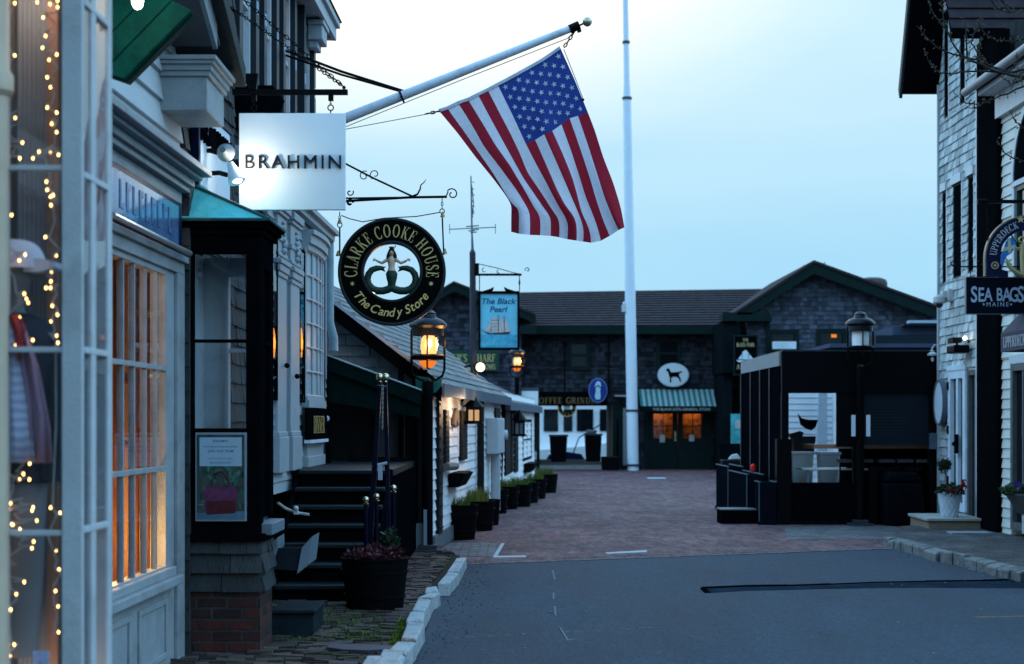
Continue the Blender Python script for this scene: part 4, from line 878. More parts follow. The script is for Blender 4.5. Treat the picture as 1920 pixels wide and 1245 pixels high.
# shop dummy in a navy jacket with a striped shirt over it
mq = thing('shop_mannequin', 'mannequin in the bay window wearing cap, navy jacket and pale striped shirt', 'mannequin', P(30, 1245, 6.18))
MY = 6.19; mx = GX(22, MY); zz = lambda y: GZ(y, MY)
mb = MB(); mb.lathe([(.10, zz(1230)), (.125, zz(1040)), (.135, zz(920)), (.14, zz(840)), (.165, zz(700)), (.17, zz(645)), (.14, zz(612)), (.07, zz(595)), (.048, zz(580)), (.045, zz(560)), (.06, zz(548)), (.075, zz(520)), (.078, zz(490)), (.06, zz(460)), (.01, zz(448))], (mx, MY, 0), 22, sx=1, sy=.72); mb.build('body', M('dark_grey_mannequin', (.13, .135, .14), .5, .1, 4), mq, smooth=True)
mb = MB(); mb.lathe([(.155, zz(905)), (.16, zz(800)), (.178, zz(700)), (.18, zz(650)), (.15, zz(610)), (.075, zz(588))], (mx+.004, MY, 0), 24, sx=1, sy=.75)
mb.tube([(mx+.15, MY, zz(640)), (mx+.178, MY-.02, zz(740)), (mx+.182, MY-.05, zz(860)), (mx+.17, MY-.06, zz(900))], [.05, .05, .042, .038], 10)
mb.build('jacket', M('navy_jacket', (.008, .011, .022), .75, .3, 20, .3, 200), mq, smooth=True)
shirt = M('striped_shirt', (.50, .47, .54), .8, .12, 3)
nt_ = shirt.node_tree; wv = nt_.nodes.new('ShaderNodeTexWave'); wv.inputs['Scale'].default_value = 9; wv.inputs['Distortion'].default_value = 3; wv.bands_direction = 'Z'
tcs = nt_.nodes.new('ShaderNodeTexCoord'); nt_.links.new(tcs.outputs['Object'], wv.inputs[0]); mxx = nt_.nodes.new('ShaderNodeMix'); mxx.data_type = 'RGBA'; mxx.inputs[6].default_value = (.44, .36, .50, 1); mxx.inputs[7].default_value = (.62, .62, .68, 1)
nt_.links.new(wv.outputs[0], mxx.inputs[0]); nt_.links.new(mxx.outputs[2], nt_.nodes['Principled BSDF'].inputs['Base Color'])
def drape(pts0, pts1, d, mat, nm, seed):
    mb = MB(); n = len(pts0); rr = random.Random(seed); k = 8
    for i in range(n):
        for j in range(k+1):
            t = j/k; x = pts0[i][0]+(pts1[i][0]-pts0[i][0])*t; y = pts0[i][1]+(pts1[i][1]-pts0[i][1])*t
            q = P(x, y, MY-d-.022*math.sin(t*9+i*.5+seed)); mb.v.append(tuple(q))
    for i in range(n-1):
        for j in range(k): mb.f.append([i*(k+1)+j, i*(k+1)+j+1, (i+1)*(k+1)+j+1, (i+1)*(k+1)+j]); mb.m.append(0); mb.t.append(.5)
    o = mb.build(nm, mat, mq, smooth=True); s = o.modifiers.new('thickness', 'SOLIDIFY'); s.thickness = .006; return o
pinkc = M('pink_cloth', (.38, .20, .26), .8, .2, 5, .2, 60)
drape([(-30, 600), (-30, 700), (-30, 800), (-30, 868)], [(28, 590), (45, 690), (60, 800), (66, 866)], .16, shirt, 'shirt', 1)
drape([(28, 590), (40, 660), (55, 760), (60, 868)], [(50, 620), (72, 690), (92, 800), (97, 868)], .15, pinkc, 'shirt_lining', 2)
drape([(8, 592), (18, 620), (28, 650), (35, 672)], [(34, 590), (50, 615), (46, 630), (40, 676)], .17, M('red_scarf', (.42, .02, .02), .7, .2, 6), 'scarf', 3)
mb = MB(); cp = P(22, 505, MY)
for i in range(9):
    a = i/8*math.pi/2; mb.v += [(cp.x+math.cos(q/16*2*math.pi)*.135*math.cos(a)**.6, cp.y+math.sin(q/16*2*math.pi)*.10*math.cos(a)**.6, cp.z+.115*math.sin(a)) for q in range(16)]
for i in range(8):
    for q in range(16): mb.f.append([i*16+q, i*16+(q+1) % 16, (i+1)*16+(q+1) % 16, (i+1)*16+q]); mb.m.append(0); mb.t.append(.5)
br = [P(60, 488, MY), P(84, 487, MY), P(112, 494, MY), P(110, 504, MY), P(84, 512, MY), P(52, 512, MY)]
mb.prism([p+Vector((0, -.06, 0)) for p in br], (0, .12, 0)); mb.build('cap', M('white_cap', (.56, .56, .62), .8, .06, 6), mq, smooth=True)
# fairy lights
wire_m = M('pale_wire', (.40, .38, .34), .5, .1, 9)
LB = [(p[0]/2.964, p[1]/2.964) for p in [(82, 18), (28, 155), (82, 308), (40, 357), (48, 465), (72, 515), (30, 645), (85, 655), (30, 682), (45, 715), (125, 793), (38, 818), (110, 880), (40, 895), (65, 1195)]]
LB += [(p[0]/2.966, 400+p[1]/2.966) for p in [(42, 165), (140, 230), (107, 262), (42, 308), (135, 447), (147, 475), (157, 497), (65, 587), (110, 580), (57, 627), (50, 718), (95, 720), (85, 732), (182, 705), (40, 798), (62, 867), (40, 938), (85, 1000), (130, 1012), (105, 1162)]]
LB += [(p[0]/2.797, 800+p[1]/2.797) for p in [(37, 64), (138, 136), (42, 163), (156, 194), (123, 248), (103, 278), (154, 277), (56, 402), (50, 433), (174, 423), (168, 440), (193, 493), (62, 512), (70, 512), (105, 538), (177, 603), (167, 638), (48, 690), (38, 741), (127, 815), (86, 878), (57, 960), (75, 1143), (53, 1202)]]
RB = [(p[0]/2.964, p[1]/2.964) for p in [(207, 12), (278, 22), (320, 5), (320, 40), (240, 97), (253, 200), (236, 265), (315, 303), (273, 332), (262, 430), (280, 485), (262, 598), (315, 625), (287, 688), (315, 735), (325, 860), (280, 850), (217, 843), (183, 880), (258, 1010), (262, 1055), (295, 1085), (280, 1093), (283, 1140)]]
RB += [(p[0]/2.966, 400+p[1]/2.966) for p in [(252, 132), (312, 235), (287, 325), (283, 378), (255, 415), (281, 415), (290, 515), (320, 565), (284, 600), (315, 680), (322, 720)]]
RB += [(p[0]/2.797, 800+p[1]/2.797) for p in [(265, 425), (315, 452), (293, 650), (309, 748), (291, 862), (304, 942), (307, 1078)]]
def fairy(pts, x0, label, seed):
    rr = random.Random(seed); t = thing('fairy_lights', label, 'string lights', P(x0, 1200, 6.03)); pr = None; wv = []
    pos = [P(x, y, 6.03+rr.uniform(-.02, .05)) for x, y in pts]
    base_b = None
    for q in pos:
        if base_b is None:
            base_b = MB().ball((0, 0, 0), .0032, 8, sc=(1, 1, 1.7)).build('bulb', bulb_warm, t, world=False, smooth=True); b = base_b
        else:
            b = base_b.copy(); COL.objects.link(b)
        b.location = q-t.location
    path = []; last = None
    for q in sorted(pos, key=lambda v: -v.z):
        c = Vector((x0_(x0, q), 6.045, q.z+rr.uniform(.0, .02)))
        if last is not None: path.append((last+c)/2+Vector((rr.uniform(-.03, .03), .01, rr.uniform(-.02, .02))))
        path.append(c); path.append(q+Vector((0, 0, .010))); path.append(c+Vector((.004, 0, -.012))); last = c
    MB().tube(path, .0032, 5).build('wire', wire_m, t)
    [lamp_light(t, P(60, yy, 6.12), ww, (1, .76, .58), .04) for yy, ww in ((-60, 2.4), (1320, 1.2))]  # unseen fill lights, added out of view to brighten the bay interior
def x0_(x0, q): return q.x+(GX(x0, 6.04)-q.x)*.55
fairy(LB, 14, 'string of warm fairy lights down the left side of the near bay window', 1)
fairy(RB, 98, 'string of warm fairy lights down the wooden strip in the near bay window', 2)
tag(MB().box(GX(62, 6.1), GX(90, 6.1), 6.1, 6.12, GZ(1260, 6.1), GZ(1222, 6.1)).build('window_card', M('blue_white_card', (.35, .42, .62), .5, .3, 40)), 'small blue and white card standing at the foot of the near bay window', 'card')

# ---------------------------------------------------------------- brown shingled shop with the black bay
bs = thing('shingled_shop', 'brown shingled shop with sign board, between white shop and tall shuttered house', 'shop', (-2.3, 12.2, 0))
mb = MB(); siding(mb, FA, (11.3, 13.2), 3.0, 6.6, .16, (), t=.022, back=.2, shingle=.15); siding(mb, facing(0, 11.27, 0), (-2.345, -2.265), .05, 3.42, .17, (), t=.022, back=.15, shingle=.14); siding(mb, FA, (11.95, 13.2), .1, 3.0, .16, (), t=.02, back=.2, shingle=.15)
mb.build('wall', shingle_brown, bs)
mb = MB().box(11.55, 12.75, .02, .06, 3.42, 3.98, f=FA); mb.build('sign_panel', steel_white, bs, bevel=.006)
MB().box(11.50, 11.56, .02, .075, 3.40, 4.0, f=FA).box(11.56, 12.8, .02, .072, 3.985, 4.02, f=FA).build('sign_frame', navy_paint, bs)
mb = MB(); letters(mb, 'BRAHMIN', lambda u, d, z: FA(u, .06+d, z), 12.13, 3.74, .17, d=.022, wide=1.0, spacing=1.15, thick=.02); mb.build('wall_lettering', black_paint, bs)
MB().box(-2.9, -2.5, 11.3, 13.2, 0, 6.6).build('body', black_paint, bs)
bb = thing('bay_window', 'black bay window with poster on a brick base under a green copper roof', 'bay window', (-2.0, 11.5, 0))
BYy = 11.30; XL, XR = GX(356, BYy), GX(490, BYy); YR = 11.90; xx = lambda x: GX(x, BYy); z_ = lambda y: GZ(y, BYy)
mb = MB()
mb.box(XL, xx(362), BYy, BYy+.08, z_(1010), z_(440)).box(xx(461), XR, BYy, BYy+.10, z_(1010), z_(440)).box(xx(362), xx(461), BYy, BYy+.08, z_(475), z_(440)).box(xx(362), xx(461), BYy+.01, BYy+.07, z_(642), z_(636)).box(xx(362), xx(461), BYy, BYy+.08, z_(812), z_(803)).box(xx(362), xx(461), BYy, BYy+.08, z_(1010), z_(978))
mb.box(XR-.07, XR-.003, BYy+.1, BYy+.14, z_(975), z_(440)).box(XR-.07, XR-.003, YR-.12, YR, z_(975), z_(440)).box(XR-.06, XR-.006, BYy+.14, YR-.12, z_(500), z_(440)).box(XR-.06, XR-.006, BYy+.14, YR-.12, z_(645), z_(635))
mb.box(XR-.04, XR-.02, BYy+.29, BYy+.31, z_(975), z_(500))
mb.build('frame', black_paint, bb, bevel=.006)
MB().box(xx(360), xx(463), BYy+.04, BYy+.044, z_(806), z_(474)).build('front_pane', glass_near, bb)
MB().box(XR-.032, XR-.028, BYy+.12, YR-.1, z_(978), z_(498)).build('side_pane', glass_near, bb)
mb = MB(); mb.box(XL-.05, XR+.02, BYy-.02, YR+.02, z_(440), z_(428)).box(XL-.05, XR+.05, BYy-.05, YR+.05, z_(428), z_(420)).box(XL-.05, XR+.07, BYy-.07, YR+.07, z_(420), z_(414)); mb.build('cornice', black_paint, bb, bevel=.006)
mb = MB(); zt = z_(414)+.002; A = (XL-.05, BYy-.07, zt); B = (XR+.07, BYy-.07, zt); C_ = (XR+.07, YR+.07, zt); D = (XL-.05, YR+.07, zt); E = (-2.335, BYy+.18, GZ(343, BYy+.18)); F = (-2.335, YR-.05, GZ(343, BYy+.18))
mb.add([A, B, C_, D, E, F], [(0, 1, 4), (1, 2, 5, 4), (2, 3, 5), (0, 3, 2, 1), (0, 4, 5, 3)]); mb.build('copper_roof', copper_green, bb)
MB().tube([E, B], .014, 6).tube([A, B, C_], .012, 6).build('roof_edge', M('dark_copper_edge', (.03, .10, .10), .5, .3, 6), bb)
MB().box(XL, XR+.03, BYy-.03, YR, z_(1015), z_(1000)).build('base_rail', black_paint, bb, bevel=.004)
MB().box(XR-.05, XR+.075, BYy+.02, YR+.03, z_(1004), z_(982)).build('sill', M('blue_grey_sill', (.12, .16, .19), .5, .15, 5), bb, bevel=.006)
mb = MB(); siding(mb, facing(0, BYy+.01, 0), (XL, XR), .50, z_(1015), .135, (), t=.03, back=.1, shingle=.22); siding(mb, right_wall(XR-.01) if False else (lambda u, d, z: Vector((XR-.01+d, u, z))), (BYy+.02, YR), .50, z_(1015), .135, (), t=.03, back=.1, shingle=.2)
mb.build('shingle_skirt', shingle_brown, bb)
bm_ = brickmat('bay_brick', (.085, .020, .014), (.020, .011, .011), (.040, .034, .030), .215, .078, .010, axes='XZ', bump=1.0, vs=5)
bm2 = brickmat('bay_brick_side', (.06, .018, .013), (.016, .010, .010), (.03, .026, .023), .215, .078, .010, axes='YZ', bump=1.0, vs=5)
MB().box(XL+.01, XR-.01, BYy+.01, BYy+.12, -.05, .50).build('brick_base', bm_, bb); MB().box(XR-.12, XR-.012, BYy+.12, YR-.02, -.05, .498).build('brick_side', bm2, bb)
# room behind the bay glass
mb = MB().box(XL-.03, XL+.17, BYy+.50, BYy+.52, z_(806), z_(470)).box(XL+.0, XL+.01, BYy+.06, BYy+.5, z_(806), z_(470)); mb.build('inner_panel', white_paint, bb)
mb = MB().box(XL+.17, XL+.19, BYy+.46, BYy+.55, z_(806), z_(470)).box(XL+.19, XR-.08, BYy+.50, BYy+.53, z_(470)-.14, z_(470)).box(XL+.19, XR-.08, BYy+.48, BYy+.53, z_(655), z_(648)).box(XL+.36, XL+.38, BYy+.5, BYy+.53, z_(806), z_(470)-.14); mb.build('inner_frame', M('dim_white', (.4, .42, .44), .5, .1, 5), bb)
MB().box(XL, XR-.07, BYy+.05, YR, z_(812)-.02, z_(812)).build('display_floor', black_paint, bb)
MB().ball(GPz if False else P(374, 515, BYy+.25), .03, 12).tube([P(374, 512, BYy+.25), P(370, 500, BYy+.3), P(366, 490, BYy+.35)], .012, 6).build('spotlight', M('grey_spot', (.3, .31, .33), .4, .1, 4), bb)
# poster in the bay
po = thing('window_poster', 'poster of a purple handbag on leaves, in the black bay window', 'poster', P(414, 976, BYy-.02))
PF = lambda u, d, z: Vector((u, BYy-.005-d, z)); ux = lambda x: GX(x, BYy-.02); uz = lambda y: GZ(y, BYy-.02)
MB().box(ux(367), ux(462), BYy-.03, BYy-.002, uz(977), uz(811)).build('frame', M('pale_poster_frame', (.22, .27, .31), .4, .1, 4), po)
pm = M('poster_leaves', (.014, .040, .034), .35, .9, 14, spec=.5, coat=.3)
MB().box(ux(370), ux(459), BYy-.034, BYy-.028, uz(973), uz(815)).build('print', pm, po)
mb = MB(); rr = random.Random(8)
for i in range(46):
    x, y = rr.uniform(372, 457), rr.uniform(876, 950); a = rr.uniform(0, 6.28); r_ = rr.uniform(5, 13)
    pts = [PF(ux(x+math.cos(a)*r_*q-math.sin(a)*r_*s), .0292+.0002*i/46, uz(y+math.sin(a)*r_*q+math.cos(a)*r_*s)) for q, s in [(-1, 0), (-.3, .32), (.5, .25), (1, 0), (.5, -.25), (-.3, -.32)] if True]
    if all(ux(370) < p.x < ux(459) for p in pts): mb.add(pts, [tuple(range(6))], t=rr.random())
mb.build('leaf_print', M('printed_leaf', (.03, .11, .09), .4, .3, 5, tone=.8), po)
MB().box(ux(375), ux(454), BYy-.0365, BYy-.0345, uz(874), uz(820)).build('text_panel', M('pale_blue_print', (.30, .42, .50), .5, .08, 4), po)
mb = MB()
for y, s, h in [(829, 'BRAHMIN', .017), (839, 'NOW HIRING SALES ASSOCIATES', .011), (848, 'JOIN OUR TEAM', .017), (861, 'APPLY IN STORE OR ONLINE', .009), (869, 'SEE AN ASSOCIATE', .012)]: letters(mb, s, PF, ux(414), uz(y), h, d=.0318, bold=.01)
mb.build('lettering', M('print_grey', (.06, .09, .13), .6, .1, 4), po)
mb = MB(); bag = [(386, 911), (440, 911), (447, 922), (442, 962), (388, 965), (382, 924)]; mb.add([PF(ux(x), .0318, uz(y)) for x, y in bag], [tuple(range(6))]); mb.build('handbag_print', M('printed_purple', (.10, .022, .065), .4, .4, 30, spec=.3), po)
mb = MB(); mb.add([PF(ux(x), .0322, uz(y)) for x, y in [(388, 940), (442, 938), (442, 962), (388, 965)]], [(0, 1, 2, 3)]); mb.tube([PF(ux(414+math.cos(R(a))*16), .033, uz(912-math.sin(R(a))*28)) for a in range(0, 181, 15)], .005, 6); mb.build('handbag_trim', M('printed_maroon', (.07, .012, .018), .4, .2, 20), po)
MB().add([PF(ux(x), .0316, uz(y)) for x, y in [(370, 962), (459, 958), (459, 973), (370, 973)]], [(0, 1, 2, 3)]).build('table_print', M('printed_blue', (.07, .14, .20), .4, .3, 6), po)
# empty flower box, step, rope rail
fb = thing('flower_box', 'empty dark flower box with flared ends beside the black bay', 'planter', P(540, 1076, 12.1))
q = lambda x, y, Y: P(x, y, Y)
mb = MB(); A = [q(502, 1028, 12.0), q(566, 1027, 12.0), q(556, 1075, 12.0), q(506, 1072, 12.0)]; Bk = [p+Vector((0, .42, 0)) for p in A]
mb.prism(A, (0, .02, 0)); mb.prism(Bk, (0, .02, 0)); mb.hexa([A[3], A[2], Bk[2], Bk[3], A[3]+Vector((0, 0, .02)), A[2]+Vector((0, 0, .02)), Bk[2]+Vector((0, 0, .02)), Bk[3]+Vector((0, 0, .02))]); mb.build('box', M('box_dark_paint', (.008, .012, .018), .55, .2, 5), fb)
mb = MB(); mb.prism([q(566, 1027, 11.98), q(585, 1006, 12.0), q(579, 1058, 12.0), q(557, 1076, 11.98)], (.0, .46, 0)); mb.build('end_board', M('box_pale_edge', (.12, .155, .18), .5, .15, 5), fb); MB().prism([q(497, 1030, 11.98), q(520, 1008, 12.0), q(521, 1030, 12.0), q(506, 1072, 11.98)], (-.012, .44, 0)).build('end_board', M('box_pale_edge', (.12, .155, .18), .5, .15, 5), fb)
tag(MB().box(GX(510, 12.2), GX(590, 12.2), 12.15, 12.75, .03, .24).box(GX(508, 12.2), GX(594, 12.2), 12.12, 12.78, .24, .27).build('stone_step', M('slate_step', (.014, .022, .027), .7, .3, 6, .3, 50, spec=.02), bevel=.01), 'low slate step beside the brick base of the black bay', 'step')
tr = thing('rope_rail', 'curved pale rope rail with a knob in front of the dark steps', 'rail', P(550, 964, 12.6))
MB().tube([P(521, 943, 12.5), P(535, 953, 12.55), P(553, 961, 12.6), P(580, 965, 12.6)], .012, 8).build('rope', M('pale_rope', (.30, .28, .26), .6, .3, 30, .4, 120), tr, smooth=True)
MB().ball(P(555, 953, 12.55), .02).box(P(552, 0, 12.6).x, P(560, 0, 12.6).x, 12.55, 12.6, GZ(964, 12.6), GZ(956, 12.6)).build('knob', white_paint, tr)

# ---------------------------------------------------------------- square hanging sign with its bracket and lamps
SY = 12.0; SF_ = lambda u, d, z: Vector((u, SY-d, z)); sx = lambda x: GX(x, SY); sz = lambda y: GZ(y, SY)
br_ = thing('sign_bracket', 'black iron bar bracket holding the square white sign', 'bracket', (sx(445), SY, sz(173)))
MB().box(GX(436, SY), sx(652), SY-.018, SY+.018, sz(178), sz(168)).build('bar', black_metal, br_, bevel=.003)
MB().prism([(sx(453), SY-.03, sz(139)), (sx(485), SY-.03, sz(139)), (sx(481), SY-.03, sz(168)), (sx(467), SY-.03, sz(168))], (0, .06, 0)).build('gusset', black_metal, br_)
MB().box(sx(471), sx(481), SY-.02, SY+.02, sz(189), sz(178)).box(sx(616), sx(625), SY-.02, SY+.02, sz(189), sz(178)).build('lug', black_metal, br_)
mb = MB(); mb.ball((sx(645), SY, sz(164)), .014, 8); chain(mb, (sx(645), SY, sz(163)), P(434, 14, 13.0), .036, .0042); chain(mb, (sx(645), SY, sz(163)), P(455, -2, 11.6), .036, .0042); mb.build('chain', black_metal, br_)
sg_ = thing('hanging_sign', 'square white hanging sign with raised black lettering, lit from its left', 'shop sign', (sx(548), SY, sz(395)))
MB().box(sx(449), sx(648), SY-.02, SY+.02, sz(394), sz(213)).build('board', M('satin_white_board', (.74, .80, .82), .35, .04, 1.2, spec=.5), sg_, bevel=.004)
mb = MB(); letters(mb, 'BRAHMIN', lambda u, d, z: Vector((u, SY-.02-d, z)), sx(551), sz(317), .099, d=.022, wide=1.02, spacing=1.22, thick=.021); mb.build('lettering', M('dark_letter_face', (.012, .014, .02), .35, .2, 6), sg_)
mb = MB()
for x in (476, 620):
    chain(mb, (sx(x), SY, sz(189)), (sx(x), SY, sz(197)), .018, .003); mb.tube([(sx(x)+math.cos(R(a))*.021, SY, sz(202)+math.sin(R(a))*.021) for a in range(0, 361, 24)], .005, 6, 0, False); mb.tube([(sx(x), SY, sz(207)), (sx(x), SY, sz(214))], .005, 6)
mb.build('hook', black_metal, sg_)
spot_grey = M('spot_housing', (.16, .20, .22), .4, .1, 5)
for i, (x, y, lb) in enumerate([(421, 284, 'round grey floodlight above the other, left of the square white sign'), (439, 326, 'lit white floodlight close against the left edge of the square white sign')]):
    s_ = thing('floodlight', lb, 'floodlight', P(x, y, 11.7), group='floodlights aimed at the square sign')
    c = P(x, y, 11.75)
    if i == 0:
        MB().lathe([(.02, -.07), (.035, -.03), (.062, .03), (.068, .055), (.045, .06)], c, 18, axis='y').build('housing', spot_grey, s_, smooth=True); tip = c
    else:
        mb = MB(); d = Vector((.35, -.25, -.9)).normalized(); mb.tube([c-d*.09, c-d*.03, c+d*.05, c+d*.065], [.025, .04, .062, .066], 16); mb.build('housing', steel_white, s_, smooth=True)
        MB().ball(c+d*.052, .042, 12, sc=(1, 1, .6)).build('bulb', emit('flood_bulb', (1, .93, .8), 9), s_, smooth=True)
    MB().tube([P(x-14, y+2, 11.8), P(x-28, y-2, 11.85), FA(11.9, .02, GZ(y, 11.9))], .018, 8).build('arm', black_metal, s_)
lp = SF_(sx(449)+.02, .34, sz(312))
lamp_light(br_, (sx(464), SY-.24, sz(325)), 6.5, (1, .90, .74), .05)
# ---------------------------------------------------------------- tall shuttered house
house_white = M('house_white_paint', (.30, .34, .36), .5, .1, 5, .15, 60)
CA = -2.53; FC_ = left_wall(CA, LM)
def YC(x): return YA(x, CA)
house = thing('tall_house', 'tall house with blue shutters, white pilasters and an overhanging eave behind the flagpole root', 'house', (-2.3, 16.2, 0))
FCU = left_wall(CA-.06, LM)
cw = [(13.78, 14.23, 4.62, 6.1), (15.0, 15.36, 4.62, 6.1), (16.12, 16.53, 4.62, 6.1), (17.54, 17.95, 4.62, 6.1)]
mb = MB(); siding(mb, FCU, (13.2, 18.6), 4.0, 6.25, .15, cw, t=.024, back=.2, shingle=.16, tvar=.6); mb.build('wall', M('dark_house_shingle', (.075, .085, .095), .8, .3, 9, .5, 50, tone=.4), house)
shut_b = M('blue_shutter', (.16, .27, .38), .45, .12, 5); dark_sh = M('dark_shutter_edge', (.015, .022, .03), .5, .2, 5)
pinkglass = emit('evening_reflection', (1.0, .42, .25), .42)  # glowing version of the painted sunset reflection, unused
for i, (a, b, z0, z1) in enumerate(cw):
    wo = window(house, FCU, a, b, z0, z1, white_paint, M('pale_blind', (.40, .48, .55), .25, .1, 2, spec=.6) if i != 2 else M('rosy_reflection', (.85, .42, .33), .7, .15, 5), 1, 2, fw=.07, d=.05, sill=True)  # third window's pane colour paints in a rosy sunset reflection
    for (s0, s1) in ((a-.30, a-.04), (b+.04, b+.30)):
        mb = MB().box(s0, s1, .02, .075, z0-.05, z1+.1, f=FCU); so_ = mb.build('shutter', shut_b, house, bevel=.004)
        mb = MB()
        for za, zb in ((z0, z0+.75), (z0+.85, z1)): mb.box(s0+.035, s1-.035, .075, .083, za+.03, zb, f=FCU)
        mb.box(s0-.03, s0-.002, .02, .10, z0-.05, z1+.1, f=FCU); mb.build('shutter_panel', dark_sh, so_)
    if i in (0, 1): MB().prism([FCU(a-.12, .02, z0-.42+.0), FCU(a-.12, .02, z0-.05), FCU(a-.12, .34, z0-.05), FCU(a-.12, .2, z0-.42)], FCU(b+.1, 0, 0)-FCU(a-.12, 0, 0)).build('flower_box', black_paint, house)
# eave with soffit, bracket and end moulding
ez = 6.18
mb = MB(); mb.box(13.2, 18.72, -.2, .17, ez, ez+.05, f=FC_); mb.box(13.2, 18.76, .14, .19, ez-.02, ez+.16, f=FC_); mb.box(13.2, 18.80, .17, .23, ez+.13, ez+.21, f=FC_); mb.box(18.62, 18.75, -.2, .15, ez-.02, ez+.15, f=FC_); mb.build('eave', M('dull_white_eave', (.36, .40, .43), .5, .15, 4), house, bevel=.006)
mb = MB(); mb.hexa([FC_(13.2, -3, ez+.21), FC_(18.85, -3, ez+.21), FC_(18.85, .25, ez+.21), FC_(13.2, .25, ez+.21), FC_(13.2, -3, ez+2.2), FC_(18.85, -3, ez+2.2), FC_(18.85, -2.6, ez+2.2), FC_(13.2, -2.6, ez+2.2)]); mb.build('roof', roof_dark, house)
mb = MB().box(17.75, 18.15, .0, .16, ez-.24, ez-.02, f=FC_).box(17.72, 18.18, .0, .18, ez-.08, ez-.02, f=FC_).box(17.8, 18.1, .0, .10, ez-.32, ez-.24, f=FC_); mb.build('eave_bracket', house_white, house, bevel=.01)
MB().box(-5.5, -2.66, 13.25, 18.55, 0, 6.25).box(-5.5, -2.62, 18.55, 19.2, 0, 3.9).build('body', M('house_body', (.05, .055, .06), .8, .2, 3), house)
# lower storey: white boards, pilasters, door seam, bow window
F2 = left_wall(CA+.05, LM)
mb = MB(); siding(mb, FC_, (13.2, 14.98), .1, 3.95, .16, (), t=.022, back=.15, shingle=.15); mb.build('shingle_panel', shingle_brown, house)
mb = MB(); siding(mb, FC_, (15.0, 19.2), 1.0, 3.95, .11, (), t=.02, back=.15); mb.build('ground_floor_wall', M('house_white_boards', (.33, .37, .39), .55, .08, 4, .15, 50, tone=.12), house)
MB().box(13.2, 19.3, -.1, .16, 3.93, 3.98, f=FC_).box(13.2, 19.25, -.1, .11, 3.86, 3.93, f=FC_).build('belt_course', house_white, house)
for (a, b) in ((15.37, 15.9), (16.2, 16.79)):
    mid = (a+b)/2
    mb = MB(); mb.box(a, b, -.08, .0, 1.2, 3.85, f=F2)
    for z0, z1, e in ((1.2, 1.55, .025), (1.55, 1.6, .015), (3.10, 3.15, .015), (3.15, 3.22, .03), (3.22, 3.27, .045), (3.30, 3.34, .015), (3.45, 3.5, .015), (3.70, 3.74, .025), (3.74, 3.82, .045)): mb.box(a-e, b+e, -.08, e, z0, z1, f=F2)
    p = mb.build('pilaster', house_white, house, bevel=.008)
    mb = MB()
    for k in range(6): mb.ball(F2(mid+.03*math.sin(k*2), .015, 3.36+k*.055), .035-.003*k, 8)
    mb.build('carved_scroll', house_white, p, smooth=True)
MB().box(15.9, 16.2, -.08, -.03, 1.2, 3.8, f=F2).build('door_jamb', M('jamb_grey', (.16, .19, .21), .5, .1, 4), house)
MB().ball(F2(15.75, .03, 2.25), .028, 10).build('door_knob', black_metal, house, smooth=True); MB().ball(F2(16.35, .04, 2.16), .028, 10).build('door_knob', black_metal, house, smooth=True)
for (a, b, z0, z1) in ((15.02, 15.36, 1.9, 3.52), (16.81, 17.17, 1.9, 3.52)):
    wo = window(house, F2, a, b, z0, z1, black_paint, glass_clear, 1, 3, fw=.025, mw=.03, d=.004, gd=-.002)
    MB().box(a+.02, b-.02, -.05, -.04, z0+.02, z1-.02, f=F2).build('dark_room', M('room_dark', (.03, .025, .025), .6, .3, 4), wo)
    m_ = (a+b)/2; MB().lathe([(.02, GZ(670, m_)), (.045, GZ(652, m_)), (.05, GZ(640, m_)), (.035, GZ(625, m_)), (.01, GZ(615, m_))], F2(m_, -.012, 0), 10, sx=.25, sy=2.6).build('amber_reflection', emit('amber_reflection_glow', (1, .36, .05), 1.9), wo, smooth=True)  # glowing shape added to imitate amber lamp reflections in the glass
bw0, bw1 = 17.22, 18.62
mb = MB()
def bow(t, d=0): return F2(bw0+(bw1-bw0)*t, .035*math.sin(math.pi*t)+d, 0)
nb = 10
for nm_, lst in (('bow_window', ((1.85, 1.93, .04), (1.93, 1.98, .02))), ('bow_cornice', ((3.55, 3.62, .03), (3.62, 3.72, .06), (3.72, 3.77, .09)))):
    mb = MB()
    for z0, z1, e in lst:
        for k in range(nb):
            p, q = bow(k/nb, e), bow((k+1)/nb, e); mb.hexa([Vector((p.x-.2, p.y, z0)), Vector((q.x-.2, q.y, z0)), Vector((q.x, q.y, z0)), Vector((p.x, p.y, z0)), Vector((p.x-.2, p.y, z1)), Vector((q.x-.2, q.y, z1)), Vector((q.x, q.y, z1)), Vector((p.x, p.y, z1))])
    b_o = mb.build(nm_, house_white, house)
    if nm_ == 'bow_window': bo = b_o
mb = MB()
for k in range(nb):
    p, q = bow(k/nb, -.012), bow((k+1)/nb, -.012); mb.add([Vector((p.x, p.y, 1.98)), Vector((q.x, q.y, 1.98)), Vector((q.x, q.y, 3.55)), Vector((p.x, p.y, 3.55))], [(0, 1, 2, 3)])
mb.build('curtained_pane', M('white_curtained_glass', (.36, .42, .45), .3, .06, 2, spec=.2), bo)
mb = MB()
for k in (0, 2.5, 5, 7.5, 10): p = bow(k/nb); mb.tube([(p.x, p.y, 1.96), (p.x, p.y, 3.57)], .014, 6)
for z in [1.98+1.57*i/6 for i in range(7)]: mb.tube([(bow(k/nb).x, bow(k/nb).y, z) for k in range(nb+1)], .012, 6)
mb.build('glazing_bar', white_paint, bo)
MB().box(17.3, 18.6, -.08, .01, 1.2, 1.85, f=F2).box(17.25, 18.62, -.08, .03, 1.2, 1.32, f=F2).build('bow_base', house_white, house, bevel=.01)
mbd = thing('menu_case', 'black menu case with gold lettering under the bow window', 'menu board', F2(17.8, .02, 1.5))
MB().box(17.05, 18.55, .012, .06, 1.50, 1.84, f=F2).build('case', black_paint, mbd, bevel=.006)
